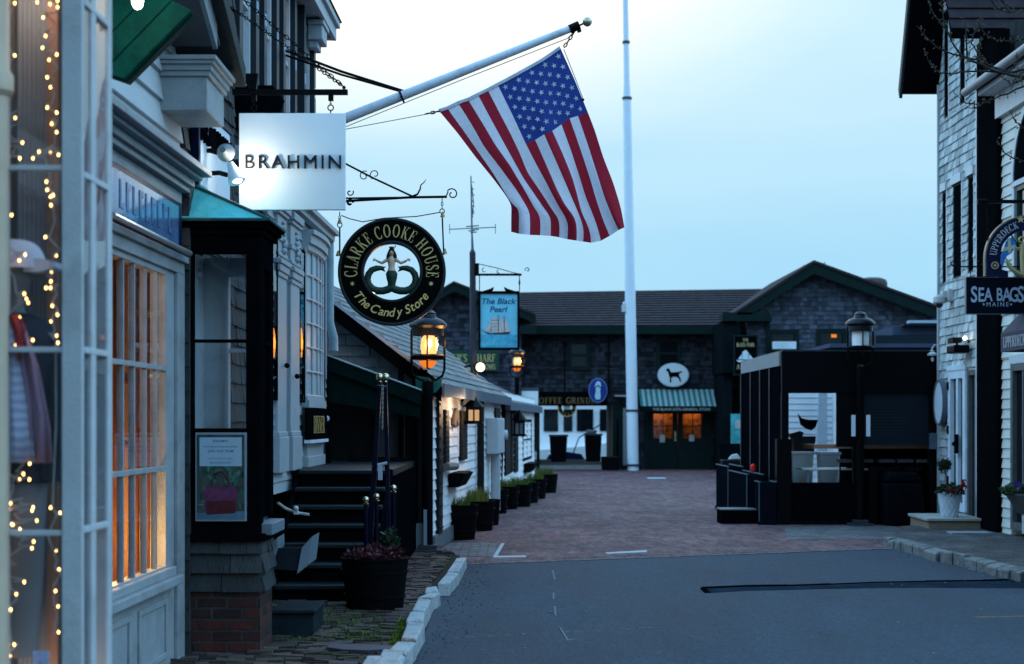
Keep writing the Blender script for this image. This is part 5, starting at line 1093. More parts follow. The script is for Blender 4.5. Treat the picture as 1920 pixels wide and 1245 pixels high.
mb = MB(); letters(mb, 'DINNER', lambda u, d, z: F2(u, .06+d, z), 17.85, 1.57, .19, d=.004, face='serif', wide=1.15); mb.build('lettering', gold_flat, mbd)
MB().box(17.05, 18.55, .01, .075, 1.465, 1.50, f=F2).build('ledge', steel_white, mbd)
MB().box(18.68, 18.85, -.1, .0, .2, 3.85, f=F2).build('corner_board', M('corner_dark_blue', (.012, .02, .03), .6, .2, 4, spec=.05), house)
MB().box(18.9, 19.12, -.1, -.02, 2.2, 3.6, f=F2).build('shutter', shut_b, house)
MB().tube([FC_(19.28, .04, 3.9), FC_(19.28, .04, 2.9), FC_(19.30, .09, 2.7), FC_(19.30, .09, 2.55)], .055, 10).build('downspout', M('pale_copper_pipe', (.22, .32, .35), .4, .2, 5), house, smooth=True)
# ---------------------------------------------------------------- entrance steps, landing and porch
steps = thing('entrance_steps', 'flight of dark wooden steps up to the porch', 'steps', (-1.75, 14.5, .07))
for i in range(7):
    Y = 14.5+i*.285; z = .215+i*.165
    mb = MB().box(-2.16, -1.27, Y-.02, Y+.31, z-.04, z); mb.build('tread', M('worn_tread', (.010, .016, .019), .42, .35, 5, .2, 40, stretch=(.5, 3, 3), spec=.15), steps, bevel=.008)
mb = MB()
for i in range(7):
    Y = 14.5+i*.285; z = .215+i*.165; mb.box(-2.14, -1.29, Y+.02, Y+.05, z-.165, z-.04)
mb.build('risers', black_paint, steps)
MB().prism([(-2.2, 14.48, .07), (-2.2, 14.48, .2), (-2.2, 16.4, 1.21), (-2.2, 16.4, .07)], (.04, 0, 0)).build('stringer', black_paint, steps); MB().prism([(-1.27, 14.48, .07), (-1.27, 14.48, .2), (-1.27, 16.4, 1.21), (-1.27, 16.4, .07)], (.04, 0, 0)).build('stringer', black_paint, steps)
porch = thing('porch', 'dark timber porch under a green canvas roof, at the head of the steps', 'porch', (-1.8, 18.2, .07))
MB().box(-2.3, -1.22, 16.45, 20.3, 1.14, 1.205).build('deck', M('porch_deck', (.006, .007, .007), .6, .3, 4, spec=.2), porch)
MB().box(-1.24, -1.2, 16.45, 20.3, .1, 1.14).box(-2.2, -1.24, 16.45, 16.5, .1, 1.14).build('skirt', black_paint, porch)
MB().prism([(-2.6, 20.36, .1), (-1.02, 20.36, .1), (-1.02, 20.36, 2.02), (-1.3, 20.36, 2.12), (-2.6, 20.36, 2.50)], (0, .04, 0)).build('back_wall', M('porch_dark_wall', (.007, .007, .0075), .7, .3, 3, spec=.15), porch)
MB().box(-1.72, -1.36, 20.24, 20.31, 1.2, 2.2).build('grey_panel', M('porch_grey_panel', (.045, .05, .055), .5, .2, 3), porch)
for x in (-1.40, -1.22, -1.10): MB().box(x-.035, x+.035, 20.12, 20.19, .1, 2.35).build('post', black_paint, porch, bevel=.008)
MB().box(-1.6, -1.08, 20.02, 20.1, .08, .42).box(-1.1, -1.06, 19.9, 20.1, .08, .6).build('base_board', M('pale_base_board', (.20, .24, .27), .5, .1, 4), porch)
MB().box(-2.0, -1.3, 19.6, 19.75, 1.205, 1.26).box(-2.0, -1.95, 19.6, 19.7, 1.25, 1.42).box(-1.7, -1.65, 19.6, 19.7, 1.25, 1.42).build('bench_rail', black_metal, porch)
npst = thing('newel_post', 'black newel post with pale round cap by the porch doorway', 'post', (-2.2, 18.98, 1.2))
MB().box(-2.29, -2.15, 18.92, 19.05, 1.205, 1.66).lathe([(.07, 1.66), (.05, 1.70)], (-2.22, 18.98, 0), 12).build('shaft', black_paint, npst, bevel=.01); MB().ball((-2.22, 18.98, 1.73), .058, 14, sc=(1, 1, .8)).build('cap', M('pale_cap', (.40, .44, .52), .4, .1, 5), npst, smooth=True)
pa = thing('porch_awning', 'sloping dark green canvas awning with bright edge over the porch', 'awning', (-1.6, 19.7, 2.1))
a0, a1 = P(615, 668, 19.4), P(790, 733, 19.4)
mb = MB(); mb.prism([a0, a1, a1+Vector((0, 0, -.17)), a0+Vector((0, 0, -.17))], (0, .02, 0)); mb.prism([a0+Vector((-.3, .02, .11)), a1+Vector((.0, .02, 0)), a1+Vector((0, .02, -.02)), a0+Vector((-.3, .02, .09))], (0, 1.2, 0)); mb.prism([a0+Vector((0, .05, -.1)), a1+Vector((-.02, .05, -.1)), a1+Vector((-.02, .05, -.32)), a0+Vector((0, .05, -.55))], (0, .02, 0)); mb.build('canvas', green_cloth, pa)
MB().tube([a0+Vector((0, -.01, .01)), a1+Vector((0, -.01, .01))], .012, 6).build('edge_piping', M('bright_piping', (.30, .40, .38), .5, .1, 5), pa)
mb = MB(); mb.prism([P(779, 704, 20.11), P(806, 708, 20.11), P(806, 738, 20.11), P(779, 731, 20.11)], (0, .03, 0)); mb.build('valance', teal_cloth, pa); mb = MB(); mb.prism([P(x, y, 20.11) for x, y in [(808, 711), (829, 710), (827, 724), (818, 735), (808, 738)]], (0, .03, 0)); mb.build('valance', teal_cloth, pa)
# stair railing: tall leaning posts with brass balls, short newels, chain
rl = thing('stair_railing', 'tall leaning blue black railing posts topped with brass balls beside the steps', 'railing', (-1.28, 14.9, .07))
post_m = M('blue_black_enamel', (.002, .003, .012), .4, .2, 6, spec=.06)
Yr = 14.9
for (x0, y0, x1, y1, w_) in ((691, 1046, 713, 716, .030), (729, 1046, 723, 716, .026)):
    A, B = P(x0, y0, Yr), P(x1, y1, Yr+.15); mb = MB(); mb.hexa([A+Vector((-w_, -.04, 0)), A+Vector((w_, -.04, 0)), A+Vector((w_, .04, 0)), A+Vector((-w_, .04, 0)), B+Vector((-w_*.55, -.03, 0)), B+Vector((w_*.55, -.03, 0)), B+Vector((w_*.55, .03, 0)), B+Vector((-w_*.55, .03, 0))]); po_ = mb.build('post', post_m, rl, bevel=.006)
    MB().lathe([(.012, -.03), (.016, 0), (.012, .01)], B, 10).ball(B+Vector((-.005 if x1 < 715 else 0, 0, .045)), .036, 16).build('finial', brass, po_, smooth=True)
for (x, y, yb, Y) in ((686, 940, 1105, 14.45), (706, 934, 1060, 14.8), (738, 918, 1040, 15.0)):
    B = P(x, y, Y); mb = MB().tube([P(x, yb, Y), B], [.022, .018], 8); po_ = mb.build('short_post', post_m, rl)
    MB().lathe([(.02, -.03), (.028, -.02), (.012, -.012)], B, 10).ball(B+Vector((0, 0, .015)), .030, 14).build('finial', brass, po_, smooth=True)
mb = MB(); chain(mb, P(718, 722, 14.95), P(717, 806, 14.95), .022, .0032); chain(mb, P(708, 722, 14.95), P(724, 724, 14.95), .022, .0032); mb.build('chain', M('chain_steel', (.3, .3, .3), .3, .2, 8, metal=1), rl)
MB().tube([P(708, 872, 14.9), P(726, 868, 14.9)], .014, 8).box(P(709, 0, 14.9).x, P(717, 0, 14.9).x, 14.88, 14.92, GZ(900, 14.9), GZ(872, 14.9)).build('cross_bar', M('pale_steel', (.35, .40, .46), .35, .1, 6), rl)
# big black tub of dark red leaves
def tub(name, label, c, r, h, group=None, hoops=True, n=28):
    t = thing(name, label, 'planter', c, 0, group)
    MB().lathe([(r*.84, 0), (r, h*.96), (r*1.03, h*.97), (r*1.03, h), (r*.93, h), (r*.92, h*.9), (.01, h*.88)], (0, 0, 0), n).build('tub', tub_wood, t, world=False, smooth=True)
    if hoops:
        for q in (.22, .7): MB().lathe([(r*(.84+.16*q)+.012, h*q), (r*(.84+.16*(q+.06))+.012, h*(q+.07)), (r*(.84+.16*(q+.06))-.01, h*(q+.07)), (r*(.84+.16*q)-.01, h*q)], (0, 0, 0), n).build('hoop', black_metal, t, world=False, smooth=True)
    MB().lathe([(r*.93, h*.90), (r*.93, h*.92), (.01, h*.93)], (0, 0, 0), n).build('soil', soil, t, world=False)
    return t
c = GP(702, 1146, .07); c.y += .28; c.x = GX(703, c.y)
tub('barrel_planter', 'large black barrel tub at the foot of the dark steps', c, .295, .44)
def leafy(name, label, cat, c, n, spread, h, mat, seed, size=.035, up=.5, stalks=0, group=None):
    rr = random.Random(seed); mb = MB()
    for i in range(n):
        a = rr.random()*6.283; q = math.sqrt(rr.random())*spread; z = h*rr.random()**1.2*(1-.5*(q/spread)**2); p = Vector(c)+Vector((math.cos(a)*q, math.sin(a)*q, z))
        d = Vector((rr.gauss(0, 1), rr.gauss(0, 1), rr.gauss(up, .7))).normalized(); s = d.cross(Vector((rr.gauss(0, 1), rr.gauss(0, 1), rr.gauss(0, 1)))).normalized(); sz_ = size*rr.uniform(.6, 1.4)
        mb.add([p, p+d*sz_*.5+s*sz_*.35, p+d*sz_*1.15, p+d*sz_*.5-s*sz_*.35], [(0, 1, 2), (0, 2, 3)], t=rr.random())
    for i in range(stalks):
        a = rr.random()*6.283; q = rr.random()*spread*.8; b = Vector(c)+Vector((math.cos(a)*q, math.sin(a)*q, 0)); mb.tube([b, b+Vector((rr.uniform(-.04, .04), rr.uniform(-.04, .04), h*rr.uniform(.4, .9)))], .004, 4, t=rr.random())
    return tag(mb.build(name, mat), label, cat, group)
leafy('coral_bells', 'dark red leafy plants filling the barrel beside the steps', 'plant', (c.x, c.y, c.z+.41), 900, .26, .13, leaf_red, 4, .045, .5, 30)
leafy('dark_shrub', 'small dark upright shrub behind the dark red leaves', 'plant', (c.x+.13, c.y+.14, c.z+.42), 260, .08, .26, leaf_dark, 6, .05, .9, 8)
# ---------------------------------------------------------------- round hanging sign
RY = 15.0; FR = lambda u, d, z: Vector((u, RY-d, z)); rc = P(735, 510, RY); rs = RY/FPX
rb = thing('sign_bracket', 'long wrought iron bracket with curls holding the round black sign', 'bracket', P(735, 372, RY))
mb = MB(); mb.tube([P(560, 379, RY), P(648, 377, RY), P(770, 370, RY), P(838, 369, RY)], .013, 6); mb.tube([P(560, 373, RY), P(700, 371, RY), P(775, 370, RY)], .009, 6); mb.build('arm', black_metal, rb)
MB().tube([P(648, 307, RY), P(700, 334, RY), P(775, 369, RY)], .010, 6).tube([P(560, 262, RY), P(648, 307, RY)], .010, 6).build('brace', black_metal, rb)
mb = MB(); c1 = P(849, 364, RY); mb.tube([P(836, 369, RY), P(840, 360, RY)]+scroll(P(848, 364, RY), .055, .016, 140, -250), .0065, 6); c2 = P(688, 328, RY)
mb.tube(scroll(P(683, 330, RY), .05, .014, 60, 400), .005, 5); mb.tube(scroll(P(703, 327, RY), .05, .014, 240, -110), .005, 5)
mb.tube([P(772, 369, RY), P(783, 364, RY), P(788, 354, RY), P(789, 347, RY), P(795, 342, RY), P(799, 336, RY)], [.012, .010, .008, .006, .005, .002], 6)
mb.tube(scroll(P(656, 361, RY), .035, .01, 30, -300), .006, 5); mb.tube(scroll(P(656, 380, RY), .03, .012, 0, 330), .012, 5); mb.build('scrollwork', black_metal, rb)
mb = MB(); mb.tube([P(640, 404, RY), P(655, 410, RY), P(680, 416, RY), P(720, 409, RY), P(780, 406, RY), P(826, 398, RY)], .005, 5); mb.build('stay_wire', black_metal, rb)
rsn = thing('round_hanging_sign', 'round black ring sign with gold lettering and a mermaid in its open centre', 'shop sign', P(735, 610, RY))
mb = MB(); mb.ring(FR, rc.x, rc.z, 100*rs, 53*rs, -.035, .035, 72); mb.build('board', M('glossy_black_sign', (.0025, .0022, .002), .4, .2, 6, spec=.03), rsn, bevel=.004)
MB().ring(FR, rc.x, rc.z, 58*rs, 52.5*rs, -.042, .045, 60).build('inner_rim', M('sign_rim_green', (.005, .010, .011), .35, .2, 6, spec=.3), rsn, bevel=.006); mb = MB(); mb.ring(FR, rc.x, rc.z, 101*rs, 95.5*rs, -.042, .045, 72); mb.build('rim', M('sign_rim_green', (.005, .010, .011), .35, .2, 6, spec=.3), rsn, bevel=.006)
mb = MB(); FT = lambda u, d, z: Vector((u, RY-.035-d, z))
arc_letters(mb, 'CLARKE COOKE HOUSE', FT, rc.x, rc.z, 64.5*rs, 189, -9, 24*rs, .004, wide=.70)
mb.build('lettering', gold, rsn)
mb = MB(); arc_letters(mb, 'The Candy Store', FT, rc.x, rc.z, 84*rs, 212, 327, 16*rs, .004, 'sans', .95, True, shear=.25, bold=.012)
for a in (197, -17): star(mb, FT, rc.x+math.cos(R(a))*77*rs, rc.z+math.sin(R(a))*77*rs, 5*rs, .004, n=6)
mb.build('script_lettering', M('bright_gold', (.78, .52, .18), .4, .1, 20, metal=.1), rsn)
def rz2(zx, zy, d=0): return P(620+zx/5.66, 400+zy/5.66, RY-d)
skin_m = M('carved_skin', (.66, .42, .28), .5, .1, 6); scale_m = M('carved_green_scales', (.022, .045, .030), .4, .4, 60, .4, 120); hair_m = M('carved_hair', (.012, .008, .008), .4, .3, 30)
mer = MB(); mer.tube([rz2(647, 455), rz2(646, 480), rz2(645, 505), rz2(645, 535), rz2(646, 570), rz2(647, 600), rz2(647, 625)], [.014, .034, .037, .033, .029, .036, .046], 14)
for sgn in (-1, 1):
    mer.tube([rz2(646+sgn*34, 482), rz2(646+sgn*70, 508), rz2(646+sgn*100, 527), rz2(646+sgn*140, 512), rz2(646+sgn*165, 497)], [.016, .016, .014, .012, .009], 10)
    hb = rz2(646+sgn*168, 495)
    for k in range(4): mer.tube([hb, hb+Vector((sgn*(.025+.004*(k % 2)), -.002, .012-.008*k))], [.0055, .003], 6)
    mer.tube([hb, hb+Vector((sgn*.008, -.002, .018))], [.005, .003], 6)
mer.ball(rz2(646, 420), .030, 16, sc=(.82, .85, 1.15)); mer.tube([rz2(646, 440), rz2(647, 465)], .012, 10); mer.ball(rz2(646, 424, .027), .005, 8)
mo = mer.build('mermaid_figure', skin_m, rsn, smooth=True)
mb = MB(); mb.ball(rz2(646, 408, -.008), .034, 14, sc=(.95, .9, 1.05)); mb.tube([rz2(622, 410), rz2(612, 450), rz2(606, 490), rz2(612, 520)], [.014, .018, .016, .008], 8); mb.tube([rz2(672, 410), rz2(682, 450), rz2(686, 490), rz2(680, 520)], [.014, .018, .016, .008], 8); mb.build('hair', hair_m, mo, smooth=True)
mb = MB()
for k in (-1, 1): mb.ball(rz2(646+k*10, 417, .027), .0035, 6)
mb.tube([rz2(640, 434, .026), rz2(652, 434, .026)], .002, 5); mb.build('face', hair_m, mo)
mb = MB(); mb.lathe([(.018, 0), (.024, .012), (.020, .018)], rz2(646, 376), 12)
for k in (-16, 0, 16): mb.tube([rz2(646+k, 372), rz2(646+k*1.5, 348)], [.005, .003], 6)
mb.tube([rz2(672, 378), rz2(684, 355), rz2(690, 340)], .004, 5); mb.tube([rz2(680, 360), rz2(694, 345)], .003, 5); mb.build('crown', M('dark_gold', (.12, .08, .03), .4, .2, 9, metal=.5), mo)
mb = MB(); mb.tube([rz2(647, 610), rz2(647, 640), rz2(648, 690), rz2(648, 740), rz2(647, 790)], [.040, .056, .050, .038, .036], 14)
for sgn in (-1, 1):
    mb.tube([rz2(647+sgn*a, b) for a, b in [(0, 785), (40, 808), (90, 822), (150, 822), (205, 800), (245, 755), (258, 700), (245, 645), (210, 600), (160, 582), (115, 580), (85, 582)]], [.038, .036, .036, .036, .035, .034, .033, .032, .030, .028, .022, .016], 12)
    mb.prism([rz2(647+sgn*a, b, .008) for a, b in [(120, 566), (60, 564), (82, 584), (66, 622), (118, 600)]], (0, .02, 0))
mb.build('tail', scale_m, mo, smooth=True)
MB().ball(P(699, 549, RY-.01), .018, 10, sc=(1.4, .6, .8)).build('light_glint', emit('warm_glint', (1, .8, .5), 4), rsn)  # glowing bead painted in as a glint of light on the sign
mb = MB()
for x, yt in ((637, 398), (829, 372)):
    chain(mb, P(x, yt, RY), P(x, yt+20, RY), .03, .004); mb.tube([P(x, yt+24, RY)+Vector((math.cos(R(a))*.022, 0, math.sin(R(a))*.022)) for a in range(0, 361, 30)], .005, 6, 0, False); mb.tube([P(x, yt+28, RY), P(x+(3 if x > 700 else 0), 478, RY)], .008, 6)
mb.build('hanging_rod', black_metal, rsn)
mb = MB()
for x, y in ((637, 415), (830, 403), (634, 476), (834, 472)): mb.lathe([(.024, -.02), (.017, .0), (.007, .03)], P(x, y, RY), 12)
mb.build('tassel_cap', M('old_gold', (.30, .20, .08), .4, .2, 8, metal=.5), rsn)
# ---------------------------------------------------------------- flagpole and flag
FY = 15.0
fp = thing('wall_flagpole', 'slanting white flagpole with a brass ball, fixed to the shuttered house', 'flagpole', P(560, 258, FY))
A, B = P(545, 263, FY), P(1074, 52, FY); MB().tube([A, A.lerp(B, .35), B], [.050, .046, .034], 16).build('pole', M('white_pole', (.62, .66, .72), .35, .06, 6, dirt=(.40, .40, .42), dscale=5), fp, smooth=True)
mb = MB(); mb.tube([P(1068, 55, FY), P(1086, 47, FY)], .042, 12); mb.tube([P(1082, 47, FY), P(1087, 60, FY)], .02, 8); mb.build('truck', black_metal, fp); MB().tube([P(1086, 48, FY), P(1098, 42, FY)], .009, 6).build('spindle', black_metal, fp); MB().ball(P(1101, 41, FY), .044, 18).build('finial', M('dull_brass', (.42, .36, .26), .3, .15, 8, metal=.8), fp, smooth=True)
MB().tube([P(526, 92, 16.2), P(545, 98, 16), P(640, 134, 15.5), P(757, 171, FY)], .014, 6).tube([P(537, 104, 16.0), P(640, 140, 15.4), P(757, 173, FY)], .012, 6).build('stay', black_metal, fp)
mb = MB(); q = P(753, 181, FY); ax = (B-A).normalized(); side = Vector((0, 1, 0)); up_ = ax.cross(side)
mb.tube([q+(side*math.cos(R(a))+up_*math.sin(R(a)))*.056 for a in range(0, 361, 24)], .010, 6, 0, False); mb.tube([P(756, 171, FY), P(753, 178, FY)], .012, 6); mb.build('collar', black_metal, fp)
mb = MB(); mb.tube([P(600, 249, FY), P(650, 237, FY), P(860, 152, FY), P(1064, 72, FY), P(1078, 58, FY)], .004, 5); mb.tube([P(600, 252, FY), P(655, 241, FY), P(725, 228, FY), P(800, 214, FY), P(825, 208, FY)], .004, 5); mb.tube([P(1057, 92, FY), P(1076, 140, FY), P(1094, 187, FY)], .004, 5); mb.build('halyard', M('halyard_cord', (.22, .22, .22), .7, .2, 10), fp)
mb = MB(); chain(mb, P(1077, 60, FY), P(1058, 88, FY), .04, .006); chain(mb, P(797, 214, FY), P(826, 208, FY), .04, .006); mb.ball(P(1093, 187, FY), .014, 8); mb.build('snap_hook', black_metal, fp)
flag = thing('flag', 'red white and blue flag of stars and stripes hanging from the slanting pole', 'flag', P(940, 150, FY))
BL = [
 [(118, 510), (210, 620), (300, 740), (390, 850), (450, 930), (485, 985), (483, 1050), (483, 1122)],
 [(160, 497), (240, 607), (315, 715), (390, 822), (440, 905), (490, 985), (522, 1003), (523, 1060), (522, 1132)],
 [(215, 470), (290, 590), (345, 690), (430, 800), (510, 910), (556, 985), (577, 1022), (579, 1080), (578, 1138)],
 [(265, 453), (340, 575), (402, 680), (480, 790), (545, 900), (600, 1000), (630, 1042), (632, 1090), (630, 1140)],
 [(315, 428), (380, 550), (440, 660), (495, 760), (545, 850), (600, 930), (660, 1018), (684, 1048), (684, 1095), (683, 1143)],
 [(365, 404), (430, 530), (480, 625), (525, 720), (565, 820), (640, 930), (690, 1010), (726, 1058), (729, 1100), (727, 1150)],
 [(415, 377), (490, 530), (557, 675), (610, 780), (660, 870), (700, 950), (745, 1028), (770, 1068), (772, 1110), (768, 1160)],
 [(460, 354), (535, 510), (605, 656), (660, 780), (712, 900), (755, 985), (800, 1040), (814, 1072), (817, 1115), (815, 1167)],
 [(506, 329), (580, 480), (650, 627), (700, 740), (748, 850), (795, 960), (825, 1030), (848, 1090), (852, 1130), (848, 1172)],
 [(551, 304), (625, 460), (692, 610), (742, 720), (795, 850), (825, 960), (838, 1020), (868, 1080), (886, 1130), (888, 1178)],
 [(597, 279), (670, 430), (738, 577), (790, 720), (832, 850), (862, 950), (900, 1040), (925, 1110), (938, 1168)],
 [(643, 252), (712, 400), (780, 546), (830, 690), (880, 840), (915, 960), (952, 1070), (983, 1143)],
 [(689, 221), (757, 380), (822, 534), (872, 680), (920, 830), (957, 950), (1000, 1055), (1028, 1113)],
 [(733, 190), (805, 350), (872, 516), (905, 600), (952, 750), (1000, 870), (1040, 1000), (1058, 1100)]]
def resample(pl, n):
    ls = [0]
    for a, b in zip(pl[:-1], pl[1:]): ls.append(ls[-1]+math.hypot(b[0]-a[0], b[1]-a[1]))
    out = []
    for i in range(n+1):
        t = ls[-1]*i/n; k = 0
        while k < len(pl)-2 and ls[k+1] < t: k += 1
        u = (t-ls[k])/(ls[k+1]-ls[k]); out.append((pl[k][0]+(pl[k+1][0]-pl[k][0])*u, pl[k][1]+(pl[k+1][1]-pl[k][1])*u))
    return out
def fx(x, y): return 780+x/2.7065, 20+y/2.7065
NR = 44; CR = 18; SUB = 4
grid = []
for j, pl in enumerate(BL):
    if j < 6: g_ = resample(pl, NR)
    else: g_ = resample(pl[:3], CR)[:-1]+resample(pl[2:], NR-CR)
    for _ in range(2): g_ = [g_[0]]+[((g_[i-1][0]+2*g_[i][0]+g_[i+1][0])/4, (g_[i-1][1]+2*g_[i][1]+g_[i+1][1])/4) if i != CR else g_[i] for i in range(1, NR)]+[g_[-1]]
    grid.append(g_)
def gpt(s, r):        # s across stripes 0..13, r along rows
    j = min(12, int(s)); t = s-j; i = min(NR-1, int(r)); q = r-i
    def li(j): a, b = grid[j][i], grid[j][i+1]; return a[0]+(b[0]-a[0])*q, a[1]+(b[1]-a[1])*q
    a, b = li(j), li(j+1); return a[0]+(b[0]-a[0])*t, a[1]+(b[1]-a[1])*t
def fdep(s, r):
    v = r/NR; return .085*v*math.sin(s*1.15+v*2.2+.6)+.05*v*v*math.sin(s*2.3-v*5)+.018*math.sin(s*.9+v*9)*v+.03*max(0, v-.8)*5*math.cos(s*.8) + .010*math.sin((s-6.5)*2.6+r*.35)*(1 if s > 6 and r < CR else .3)
def fpt(s, r, d=0): x, y = fx(*gpt(s, r)); return P(x, y, FY+fdep(s, r)-d)
red_c = cloth('flag_red', (.31, .016, .034)); white_c = cloth('flag_white', (.66, .68, .76)); blue_c = cloth('flag_blue', (.024, .052, .24))
mb = MB(); K = 13*SUB+1
for i in range(NR+1):
    for s in range(K): mb.v.append(tuple(fpt(s/SUB, i)))
for i in range(NR):
    for s in range(13*SUB):
        st = s//SUB; m_ = 2 if (st >= 6 and i < CR) else (0 if st % 2 == 0 else 1)
        mb.f.append([i*K+s, i*K+s+1, (i+1)*K+s+1, (i+1)*K+s]); mb.m.append(m_); mb.t.append(.5)
fo = mb.build('flag_cloth', [red_c, white_c, blue_c], flag, smooth=True)
mb = MB()
for side in (.004, -.004):
    for row in range(9):
        for k in range(6 if row % 2 == 0 else 5):
            s0 = 13-(row+.75)/9.5*7+.05; r0 = CR*((k+.5)/6 if row % 2 == 0 else (k+1)/6)
            c0 = fpt(s0, r0, side); ru = (fpt(s0, r0+.5, side)-c0).normalized(); pts = []
            rv = Vector((-ru.z, 0, ru.x))
            cc = []
            for q in range(10):
                a = R(90+36*q); rr_ = .030*(1 if q % 2 == 0 else .4); cc.append(c0+rv*math.cos(a)*rr_+ru*math.sin(a)*rr_*-1+Vector((0, -.003 if side > 0 else .003, 0)))
            mb.add([c0+Vector((0, -.003 if side > 0 else .003, 0))]+cc, [(0, 1+q, 1+(q+1) % 10) for q in range(10)])
mb.build('stars', white_c, flag)
mb = MB()
for a in range(26): mb.hexa([fpt(a/2, 0)+Vector((0, -.008, -.01)), fpt((a+1)/2, 0)+Vector((0, -.008, -.01)), fpt((a+1)/2, 0)+Vector((0, .008, -.01)), fpt(a/2, 0)+Vector((0, .008, -.01)), fpt(a/2, 0)+Vector((-.008, -.008, .018)), fpt((a+1)/2, 0)+Vector((-.008, -.008, .018)), fpt((a+1)/2, 0)+Vector((-.008, .008, .018)), fpt(a/2, 0)+Vector((-.008, .008, .018))])
mb.build('heading', white_c, flag)
# ---------------------------------------------------------------- white mast standing in the plaza
YM = 55.2
mast = thing('white_mast', 'very tall white mast standing at the end of the brick plaza', 'flagpole', P(1187, 882, YM))
A = P(1187, 884, YM); B = P(1170, 0, YM)+Vector((0, 0, 3))
MB().tube([A, A.lerp(B, .29), A.lerp(B, .66), A.lerp(B, .70), B], [.20, .185, .14, .10, .08], 20).build('pole', M('mast_paint', (.66, .74, .80), .35, .05, 3), mast, smooth=True)
mb = MB()
for y, r_ in ((770, .215), (872, .225), (185, .17), (80, .13)): q = A.lerp(B, (884-y)/(884-0)*.845); mb.lathe([(r_, -.04), (r_, .04)], q, 20)
mb.build('band', M('mast_band', (.05, .07, .09), .4, .2, 5), mast)
MB().box(GX(1166, YM), GX(1180, YM), YM-.1, YM+.1, GZ(585, YM), GZ(572, YM)).lathe([(.07, 0), (.09, .1), (.05, .16)], P(1172, 574, YM), 12).build('cleat', M('pale_cleat', (.5, .55, .6), .4, .1, 5), mast)
# ---------------------------------------------------------------- long white shed with low grey roof
DM = 0.0733; DX = -1.05-DM*20.5; FD = left_wall(DX, DM)
def YD(x): return -DX/(DM-(x-960)/FPX)
shed = thing('white_shed', 'long low white boarded shed with grey shingle roof and dark shutters', 'shed', FD(31, -1, 0))
dz = lambda y, Y: GZ(y, Y)
openings = []   # (pixel x0, x1, top y, bottom y)
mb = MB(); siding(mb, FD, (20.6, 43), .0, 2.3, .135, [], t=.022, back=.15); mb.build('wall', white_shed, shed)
# near gable end towards the camera, roofs of both sections
def rpt(Y, q, lift=0): # q metres in from the eave line, roof 1 (pitch .765)
    e = FD(Y, .16, 0); return Vector((e.x-q, Y, 2.16+.765*q+lift))
mb = MB(); siding(mb, facing(0, 20.5, 0), lambda z: (-3.7, -1.06) if z < 2.2 else (-3.7, -.92-(z-2.2)/.765), 1.0, 3.7, .14, (), t=.02, back=.1, shingle=.2); mb.build('gable_wall', shingle_pale, shed)
mb = MB(); n = 13
for i in range(n):
    a, b = i/n*1.98, (i+1)/n*1.98; Y = 20.2
    while Y < 31.7:
        e = min(31.7, Y+random.uniform(.25, .45)); mb.add([rpt(Y, a, .03), rpt(e, a, .03), rpt(e, b, .008), rpt(Y, b, .008), rpt(Y, a), rpt(e, a)], [(0, 1, 2, 3), (0, 1, 5, 4)], t=random.random()); Y = e
mb.prism([rpt(20.2, 0, -.02), rpt(31.7, 0, -.02), rpt(31.7, 1.98, -.02), rpt(20.2, 1.98, -.02)], (0, 0, .02)); mb.prism([rpt(20.2, 1.98, .0), rpt(31.7, 1.98, .0), rpt(31.7, 3.6, -2.6), rpt(20.2, 3.6, -2.6)], (0, 0, .03)); mb.build('roof', roof_grey, shed)
mb = MB(); mb.prism([rpt(20.2, -.02, -.20), rpt(20.2, 1.98, -.20), rpt(20.2, 1.98, .04), rpt(20.2, -.02, .04)], (0, .05, 0)); mb.build('rake_board', black_paint, shed); MB().prism([rpt(20.17, .25, .00), rpt(20.17, 1.98, .00), rpt(20.17, 1.98, .045), rpt(20.17, .25, .045)], (0, .03, 0)).build('rake_flashing', M('bright_flashing', (.34, .42, .48), .35, .1, 6), shed)
fas = M('grey_fascia', (.085, .11, .14), .5, .15, 4)
MB().prism([rpt(20.2, -.03, -.12), rpt(31.75, -.03, -.12), rpt(31.75, -.03, .035), rpt(20.2, -.03, .035)], (.03, 0, 0)).build('fascia_board', fas, shed); MB().prism([rpt(20.2, .0, -.12), rpt(31.7, .0, -.12), rpt(31.7, .22, -.08), rpt(20.2, .22, -.08)], (0, 0, .02)).build('soffit', black_paint, shed)
def rpt2(Y, q, lift=0): e = FD(Y, .14, 0); return Vector((e.x-q, Y, 2.07+.49*q+lift))
mb = MB()
for i in range(10):
    a, b = i/10*2.0, (i+1)/10*2.0; Y = 31.75
    while Y < 43.3:
        e = min(43.3, Y+random.uniform(.25, .45)); mb.add([rpt2(Y, a, .03), rpt2(e, a, .03), rpt2(e, b, .008), rpt2(Y, b, .008)], [(0, 1, 2, 3)], t=random.random()); Y = e
mb.prism([rpt2(31.75, 0, -.02), rpt2(43.3, 0, -.02), rpt2(43.3, 2, -.02), rpt2(31.75, 2, -.02)], (0, 0, .02)); mb.prism([rpt2(31.75, 2), rpt2(43.3, 2), rpt2(43.3, 4, -1.6), rpt2(31.75, 4, -1.6)], (0, 0, .03)); mb.build('roof', roof_grey, shed)
MB().prism([rpt2(31.75, -.03, -.13), rpt2(43.35, -.03, -.13), rpt2(43.35, -.03, .035), rpt2(31.75, -.03, .035)], (.03, 0, 0)).build('fascia_board', fas, shed); MB().prism([rpt2(43.3, 0, -.13), rpt2(43.3, 2, -.13), rpt2(43.3, 2, .03), rpt2(43.3, 0, .03)], (0, .04, 0)).build('rake_board', black_paint, shed)
MB().prism([FD(20.6, -.16, 0), FD(43, -.16, 0), FD(43, -3, 0), FD(20.6, -2.6, 0)], (0, 0, 2.1)).build('body', black_paint, shed)
